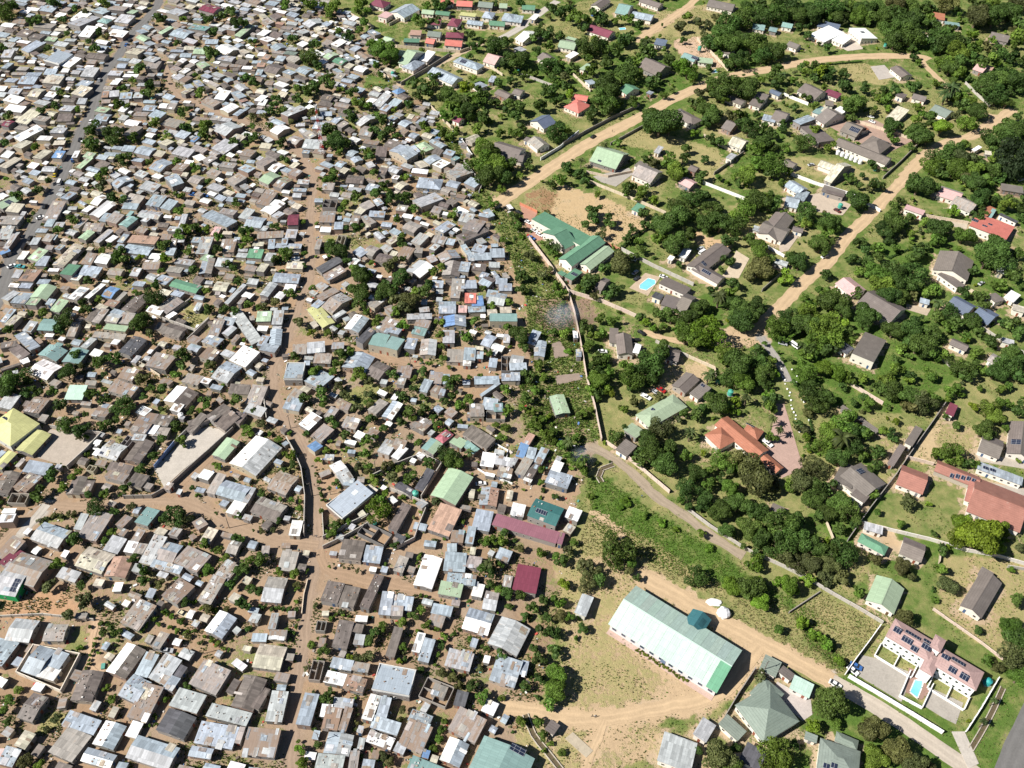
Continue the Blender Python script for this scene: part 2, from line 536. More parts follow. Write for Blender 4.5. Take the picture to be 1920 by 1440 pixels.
TREES4 = '''
T 0 1080
360 75 70 o
640 200 85 o
500 290 70 o
610 70 55 d
1080 40 70 d
1200 60 50 o
1390 190 55 d
850 420 65 d
770 420 50 d
590 540 35 m
800 840 40 m
840 920 45 m
1190 895 28 d
1240 930 45 m
1860 390 38 d
1740 60 70 d
1820 200 75 d
1890 100 55 d
70 930 55 m
140 860 45 m
30 1010 50 m
180 1400 70 o
290 1420 60 m
90 1385 30 m
60 1090 55 d
420 1060 60 o
350 1150 40 o
1400 830 45 d
1560 240 50 o
1700 250 40 o
H 1050 410 1160 320 30 m
H 1190 190 1260 260 30 d
H 1240 280 1340 350 32 m
H 1190 370 1400 420 36 m
H 1400 440 1500 500 38 o
H 1540 460 1720 560 30 m
H 650 690 720 470 22 m
H 1010 110 1160 150 30 o
H 820 640 880 490 22 d
H 1050 1140 1160 1110 20 m
H 1510 250 1680 260 34 y
T 480 1080
20 120 50 d
310 60 40 o
H 310 100 300 190 30 m
H 20 240 300 250 32 d
H 250 480 330 330 28 m
H 320 480 310 580 24 m
450 220 35 o
420 520 40 m
510 560 60 d
380 690 40 o
560 330 30 m
H 600 290 700 300 24 m
640 270 35 o
890 420 60 d
940 380 55 m
850 480 60 d
1180 300 55 d
1090 350 50 m
1280 370 60 m
1350 400 35 m
1100 530 50 m
1070 640 40 y
1120 620 35 d
1230 250 50 m
1420 460 35 m
1390 530 45 d
1370 590 30 m
1400 720 60 o
1470 770 55 o
1340 670 24 m
1520 820 50 o
1620 820 60 d
1690 900 70 m
1840 920 40 m
1720 540 40 d
1600 470 35 m
1240 700 40 d
840 600 70 o
760 610 50 o
700 610 40 y
H 760 1000 740 1150 28 o
530 890 75 d
430 870 30 o
1100 1000 50 o
1080 1080 40 o
H 1420 1080 1340 1300 42 m
330 1300 70 l
340 1400 80 l
320 1240 45 m
460 1270 40 d
790 1350 30 d
960 1350 50 o
1010 1390 50 o
1390 180 32 m
1600 190 28 m
1270 155 30 m
1760 60 60 d
1870 130 60 d
1830 100 50 m
1900 230 40 d
1840 600 60 d
1680 690 40 o
620 660 20 o
T 960 1080
60 140 60 d
160 230 70 d
230 180 60 d
100 300 50 d
260 310 55 d
240 420 80 d
320 440 70 d
330 560 75 d
220 620 70 d
340 730 100 m
310 850 110 m
280 950 80 m
200 770 60 d
90 830 60 d
170 540 50 d
560 40 90 o
640 20 80 d
340 200 70 l
360 300 60 o
430 310 50 m
530 390 60 d
480 470 30 m
500 310 30 m
400 60 60 y
940 10 60 d
1390 10 95 d
1800 90 130 d
1860 200 90 l
1860 20 90 l
1650 80 90 l
1540 1360 150 o
1640 1430 100 d
1400 1310 50 d
1680 1290 60 d
1860 760 70 o
60 1090 60 m
210 1100 70 m
230 1190 55 m
370 1330 40 m
290 1260 35 m
240 1310 30 m
1900 1430 60 o
T 1440 1080
460 920 165 d
340 1120 80 y
510 1110 60 m
800 1150 120 o
740 1110 60 m
960 1320 130 o
1100 1400 120 o
800 1380 110 m
1220 1440 70 o
90 1350 150 m
200 1260 60 d
30 1270 60 m
1020 300 90 o
1330 60 90 o
1070 10 50 o
1860 180 80 d
1800 370 110 m
1870 470 130 d
1850 620 110 o
1880 760 100 m
1640 640 70 m
1720 690 60 o
1580 410 50 d
1250 180 40 m
1240 100 30 d
680 130 70 m
560 20 80 o
430 20 80 o
1700 930 40 p
1620 1090 45 p
1500 1090 25 y
30 130 80 l
180 80 100 l
300 40 70 l
90 40 70 l
250 340 80 l
350 440 80 l
450 520 70 l
540 640 60 l
80 400 60 m
170 540 60 m
270 640 60 m
400 700 50 m
460 720 40 l
'''
ROW3 = '''
T 0 720
-20 165 80 195 155 95 g0
160 215 290 225 390 105 rp0
490 110 620 125 650 20 N0
690 240 790 265 860 160 rp0
800 45 980 100 1050 25 rp0
1020 215 1085 250 1135 190 w0
1235 120 1390 190 1480 70 dw2
1280 190 1340 220 1375 160 w0
985 350 1100 390 1180 230 rp0
1100 300 1260 320 1310 240 dp0
1080 370 1160 385 1200 310 w0
1130 390 1250 400 1280 330 r0
1390 340 1440 370 1560 250 d0
1540 255 1605 290 1740 180 d0
1400 345 1560 250 1600 200 d0
1605 290 1685 355 1800 260 d0
1700 290 1790 300 1870 220 d0
1690 80 1850 70 1900 0 d0
1850 140 1960 170 2000 30 rp0
-110 340 75 478 285 300 Y3h
130 490 240 545 370 380 Y2
-60 620 10 640 130 520 Y2
150 660 340 680 415 600 b0
-60 810 60 835 150 670 d2
110 780 200 830 310 700 rp0
70 880 190 905 200 830 r4
735 530 870 580 950 470 g1
790 485 860 470 890 430 r0
985 420 1080 430 1100 380 g0
905 450 960 470 1010 400 r4
915 575 1040 590 1170 430 d2
800 640 970 680 1000 620 d0
780 700 930 740 970 680 r0
955 755 1060 790 1115 690 d0
500 825 600 840 650 700 d2
600 835 670 830 720 720 d0
650 640 700 660 720 620 g4
1590 530 1685 570 1795 435 Gn2
1680 600 1780 640 1860 530 b0
1480 700 1560 725 1610 660 w0
1545 810 1610 830 1700 690 r0
1630 820 1820 900 1870 780 b1
1820 890 1860 900 1920 780 g0
1700 965 1790 1000 1850 890 w0
1320 820 1350 830 1370 795 g0
1020 1040 1110 1080 1190 950 T0
860 1060 920 1080 1000 1000 r0
555 1085 610 1100 665 985 g0
620 1130 720 1215 810 1000 rp0
240 1155 430 1250 520 1110 gb1
800 900 850 920 880 890 r0
1430 1040 1490 1090 1570 1050 r0
1495 1175 1570 1200 1640 1100 k0
1270 1130 1330 1160 1360 1090 r0
1700 1260 1770 1290 1810 1180 r1
970 1180 1030 1190 1100 1100 r0
775 1240 880 1280 950 1170 g0
890 1130 930 1150 960 1095 r0
925 1255 1000 1270 1040 1190 w0
1000 1270 1070 1280 1110 1200 r0
1040 1335 1140 1360 1260 1160 g0
1150 1310 1290 1340 1380 1210 rb1
1305 1340 1480 1430 1580 1290 rp0
1140 1360 1350 1440 1360 1380 bp0
555 1360 760 1425 870 1280 k1
780 1440 940 1460 1000 1310 R2
985 1400 1050 1415 1080 1360 g0
1590 1440 1700 1480 1810 1370 rp0
1600 1400 1700 1420 1790 1370 r0
430 1440 560 1500 600 1420 g0
50 1440 250 1560 360 1340 rp1h
0 1345 70 1395 190 1270 M0
-60 1290 50 1320 215 1180 rp0
-40 1060 80 1020 145 955 w0h
1230 780 1270 800 1300 750 r0
T 480 720
-190 590 0 700 185 480 gw2
70 780 220 830 330 700 rk1
-60 960 150 1020 250 910 dr1
250 1130 330 1145 350 1035 w0
-80 100 0 110 50 60 r0
-80 200 40 260 70 190 g0
240 90 300 120 350 60 r0
230 170 330 225 330 135 b0
315 300 395 345 500 260 w0
415 380 495 430 590 350 r0
385 470 440 515 500 465 U0
490 245 560 255 640 190 r0
620 180 690 200 715 150 r0
600 130 690 180 715 150 rp0
360 -10 400 50 520 0 b0
625 320 740 335 800 265 rp0
830 200 900 230 1000 140 rw0
945 240 1020 270 1100 150 wb2
1215 50 1280 65 1330 -20 b0
1290 65 1360 75 1420 20 rp0
1370 85 1410 95 1425 40 b0
1140 310 1255 360 1335 290 rp0
1410 210 1470 250 1515 215 r0
1340 405 1400 445 1485 380 L3
1250 480 1330 540 1390 450 GT2
1450 440 1540 490 1590 430 G0
1560 460 1630 540 1660 490 T0
1555 375 1730 495 1790 420 d0
1660 85 1685 80 1850 0 bw0
1690 185 1800 200 1820 120 b0
1790 205 1860 210 1845 150 T0
1735 255 1875 270 1860 210 g4
1610 250 1720 260 1700 150 r0
1580 250 1620 260 1620 220 r0
930 510 1000 560 1040 440 g0
1000 555 1060 570 1155 480 w0
1010 480 1100 500 1140 430 r0
830 370 890 400 930 355 r0
510 570 580 575 590 530 g0
530 610 650 740 750 710 gw2
640 770 720 760 750 700 b0
540 910 645 1025 870 830 b0h
1020 770 1160 830 1215 800 c0
1195 780 1250 810 1335 660 c0
1320 830 1500 920 1620 700 G2h
1290 1085 1450 1150 1540 960 R0
1460 1180 1555 1195 1560 1110 r0
1570 1190 1630 1205 1650 1080 b0
1680 900 1810 930 1815 790 Rb2
1620 1080 1750 1110 1780 970 b0
1700 1060 1760 1075 1770 1020 R0
990 1090 1060 1115 1165 910 d0
1020 1165 1095 1195 1130 1150 c0
770 1110 960 1220 1010 1130 w4
620 1310 790 1335 820 1180 d0
800 1330 930 1350 955 1230 b0
165 1390 290 1410 320 1270 rk0
1030 1395 1100 1420 1145 1310 r0
1385 1415 1550 1400 1600 1260 b0
1550 1370 1680 1390 1700 1300 r0
1600 1330 1690 1345 1700 1290 R0
1790 1300 1890 1330 1930 1260 b0
1680 610 1780 625 1800 530 w0
1780 600 1920 620 1940 560 g0
1800 690 1910 710 1930 640 rp0
1880 960 1950 970 2020 900 w0
T 960 720
-10 600 20 620 40 560 g0
70 450 120 470 175 390 R0
25 550 90 565 130 450 U0
100 560 165 570 190 480 b0
160 590 220 610 280 490 bp0
20 660 90 690 160 580 r0
100 700 150 725 210 600 d0
80 720 140 740 160 710 w0
-70 680 20 690 25 640 r0
250 250 0 0 0 0 z
325 235 435 215 390 75 G2
285 660 350 690 385 600 w0
255 740 420 805 445 690 b0
330 570 360 590 370 550 g0
115 985 330 1070 390 935 Z1h
390 1000 490 1035 530 950 w0
-20 980 80 995 110 910 w0
-160 1060 330 1200 370 1110 V0
340 1200 375 1215 395 1120 V0
390 1100 440 1140 470 1070 k0
910 230 1030 320 1330 170 G3
860 350 930 430 970 350 G0
780 490 860 550 930 470 d0
1195 10 1300 70 1410 -30 d2
1320 70 1395 110 1500 40 d0
20 1440 180 1490 220 1390 M0
T 1440 720
540 170 820 360 840 350 d0
880 600 930 610 1040 480 d0
1000 460 1060 470 1180 330 d0
540 720 700 900 860 740 d1
590 850 700 890 860 750 d0
480 730 620 790 700 640 d0
1320 230 1380 250 1430 160 M0
960 750 1160 830 1200 680 A1
1240 650 1570 780 1600 700 A1
1560 640 1900 760 1920 700 b0
1570 500 1730 560 1770 430 d1
1780 520 1960 570 2000 330 d2
1480 870 1640 940 1660 790 A0
1500 950 1900 1130 1930 850 A1
710 1090 850 1120 870 1070 g0
665 1180 870 1280 910 1220 E3
985 1270 1150 1340 1180 1210 d1
0 950 90 960 140 920 d0
1560 1430 1650 1470 1700 1420 d0
'''
TREES3 = '''
T 0 720
190 70 60 d
60 40 90 d
270 60 60 d
400 50 60 d
560 60 30 m
680 70 70 d
450 170 70 d
800 120 60 d
780 40 40 m
900 180 90 d
640 230 40 d
500 300 90 d
620 330 80 d
780 320 60 m
860 280 60 d
960 140 60 d
1080 90 50 d
1130 30 50 d
1220 40 60 d
1210 190 45 d
1320 310 65 d
1210 410 65 d
1370 430 55 m
1060 630 55 d
1160 540 60 d
640 390 35 m
590 400 40 o
380 680 75 d
270 820 80 d
480 770 65 m
540 700 50 m
440 860 50 m
590 660 40 m
660 830 70 d
770 810 80 m
720 930 90 d
850 960 55 d
560 880 40 m
620 890 40 m
940 780 60 d
990 910 50 o
1300 1000 95 d
1380 1000 70 o
1620 960 50 d
1780 980 40 d
1770 110 75 d
1850 360 60 m
1840 330 50 m
1540 130 60 d
1440 780 40 d
1630 620 40 m
1600 600 30 m
1550 160 50 m
1440 200 50 d
1500 200 40 m
1540 1200 60 m
1900 200 40 d
780 1180 45 m
840 1110 45 m
550 1170 75 d
1000 1310 60 d
1080 1400 75 d
420 1340 75 m
360 1370 40 m
1550 1400 60 m
1640 1250 50 m
1690 1310 50 m
1780 1150 60 d
1860 1330 60 m
1900 1090 40 d
1780 1400 60 d
1840 1380 60 d
30 1410 30 m
H 300 1010 560 970 34 o
H 1380 460 1330 330 30 m
T 480 720
490 70 80 d
380 100 60 d
500 160 50 m
H 640 20 840 60 60 o
H 680 80 860 150 60 o
760 170 60 o
850 130 50 m
1100 90 60 d
1000 40 50 o
960 330 50 d
850 270 60 d
1090 290 60 d
1150 200 80 d
1260 190 70 d
1180 260 50 m
1250 100 50 m
1480 90 60 d
1420 130 50 d
1600 120 60 m
1530 160 60 m
1360 300 50 d
1330 250 50 m
1190 30 50 d
1450 20 50 d
570 270 60 d
600 310 50 d
680 380 55 d
380 360 35 d
530 490 40 m
840 430 60 m
820 520 55 m
850 620 50 m
890 390 40 m
240 540 60 y
280 600 50 d
210 640 40 d
170 410 40 m
40 300 50 o
100 370 30 m
460 570 45 y
490 950 45 m
600 740 40 d
620 770 30 m
550 780 30 p
770 620 50 o
830 660 50 o
980 600 60 o
1010 700 70 o
1070 630 50 m
880 720 50 m
1150 700 75 d
1290 590 70 d
1220 440 50 m
1160 390 40 p
1430 530 90 d
1480 580 90 d
1600 510 50 p
920 950 110 l
970 820 50 l
940 870 60 l
1340 890 60 o
1090 850 35 m
1190 880 30 m
1230 960 24 m
1140 1140 35 m
1040 1210 50 d
590 1060 60 d
640 1040 50 o
690 1030 40 m
560 1120 50 m
550 1360 50 m
660 1380 40 o
760 1390 60 o
40 1310 80 d
40 1090 70 o
110 1120 60 o
190 1140 45 o
170 1020 40 d
330 930 40 m
120 1090 50 o
290 1420 60 m
380 1400 40 m
170 1410 50 m
260 870 40 m
180 860 30 m
330 880 30 m
40 820 50 d
1230 880 20 m
1720 1190 60 m
1770 1160 60 m
1850 1180 60 m
1860 1120 50 d
1750 1340 60 p
1700 1380 60 d
1820 1350 50 m
1760 1400 60 d
1870 740 30 p
1550 1030 30 m
1620 690 30 m
1590 480 30 d
1180 660 20 l
1800 300 40 m
1870 330 50 m
1840 400 50 m
1880 40 60 m
1900 200 60 m
H 430 620 500 860 28 d
H 560 500 680 500 24 m
H 900 690 1100 600 26 d
H 1350 340 1480 350 20 m
T 960 720
110 110 70 d
70 180 50 m
180 50 50 m
150 210 50 m
150 290 60 m
230 260 50 m
280 240 36 y
190 270 40 m
530 230 60 m
590 190 40 m
600 40 80 m
650 60 70 d
720 40 60 l
750 80 50 y
850 190 60 m
910 10 70 d
770 380 80 d
850 330 40 d
1120 330 110 o
1010 420 90 d
1050 520 130 d
1130 600 120 d
960 560 80 d
1180 480 90 d
1300 530 75 m
1390 240 70 d
1300 220 60 d
1340 360 70 p
1420 180 60 d
1540 130 120 d
1620 190 60 l
1680 130 60 y
1760 100 60 p
1780 30 60 d
1900 20 60 d
1700 210 40 l
1760 210 20 d
1560 590 100 m
1720 560 110 o
1800 680 170 o
1650 780 90 m
1480 760 80 m
1380 680 90 d
1320 780 100 d
1460 880 90 d
1260 860 70 m
1330 900 90 d
1560 960 110 d
1700 900 110 d
1840 950 110 d
1620 1080 110 d
1780 1090 110 d
1880 1180 110 d
1740 1200 90 d
1850 1280 60 d
1560 700 60 d
1480 650 60 m
260 400 70 m
360 460 60 m
420 430 60 p
480 400 50 m
300 360 50 m
430 540 60 m
500 600 80 m
540 660 60 m
450 580 50 m
560 560 50 m
600 820 60 d
650 770 60 d
720 760 80 d
780 800 70 m
740 860 60 m
860 860 70 m
920 900 70 m
820 900 50 m
1000 960 70 d
1080 1000 60 m
1130 1020 60 m
1230 1070 60 m
1160 1080 50 d
1300 1150 60 m
1420 1120 50 l
1350 1240 60 d
1260 1170 60 m
1480 1200 70 l
1560 1260 80 l
1630 1310 80 l
1720 1340 80 l
1800 1370 80 l
1560 1350 60 l
1850 1320 60 l
1640 1400 60 l
780 1250 150 d
940 1230 90 l
900 1350 60 m
880 1400 50 o
540 1340 80 o
600 1400 70 o
330 1290 50 m
220 1270 60 m
60 1230 50 o
460 1190 40 m
1380 1410 80 d
220 640 40 m
220 740 40 m
240 790 30 d
330 840 40 d
H 200 320 300 430 50 m
H 640 130 640 40 30 d
620 920 30 m
370 1330 60 d
430 1250 60 o
240 1390 20 m
T 1440 720
20 90 60 l
40 260 50 p
90 340 50 p
40 400 60 m
300 60 100 d
400 80 100 d
350 170 90 d
450 100 80 d
560 20 50 d
300 220 50 o
550 290 110 m
650 340 100 d
450 350 100 m
560 400 120 p
720 380 80 m
420 470 90 m
520 540 100 d
640 470 90 d
820 500 80 d
920 380 70 d
870 350 50 m
720 540 60 m
290 400 60 y
310 510 24 y
300 470 50 m
720 90 50 d
850 40 80 d
950 60 100 d
1050 80 100 d
1150 120 110 o
1230 90 80 m
1060 170 80 o
1180 200 60 d
1380 60 80 m
1430 30 60 m
1330 240 40 d
1590 30 40 m
1740 40 60 m
1810 20 50 m
1540 170 50 y
1660 170 90 m
1760 140 80 m
1870 180 80 d
1700 250 90 m
1610 340 100 d
1680 370 60 d
1780 330 50 m
1410 310 50 d
1370 520 110 m
1260 520 70 m
1490 590 60 d
1420 570 60 m
1560 600 50 m
350 640 100 o
250 740 120 o
360 820 110 d
450 760 80 d
320 880 90 d
540 900 110 d
450 960 90 d
620 960 100 d
380 980 70 d
540 1080 70 d
650 1060 50 d
780 830 60 m
770 640 50 d
830 620 60 d
30 720 80 o
60 800 60 o
100 1050 150 d
200 1010 90 d
230 1140 120 d
90 1220 120 d
330 1220 110 d
450 1250 100 d
560 1260 120 d
180 1330 100 o
320 1350 100 o
460 1370 90 o
640 1290 60 d
820 1320 80 o
1020 1380 90 o
1300 1390 70 m
1040 890 80 o
1580 1140 210 y
1480 1050 100 y
1440 1180 90 y
1720 1080 100 y
1700 1210 90 y
1890 1240 60 o
1050 860 60 o
820 960 40 m
1000 1050 50 m
1200 900 36 l
1240 1120 40 d
1160 1290 30 o
1880 580 30 m
1830 1390 40 l
150 780 60 m
180 720 60 m
960 280 40 y
'''
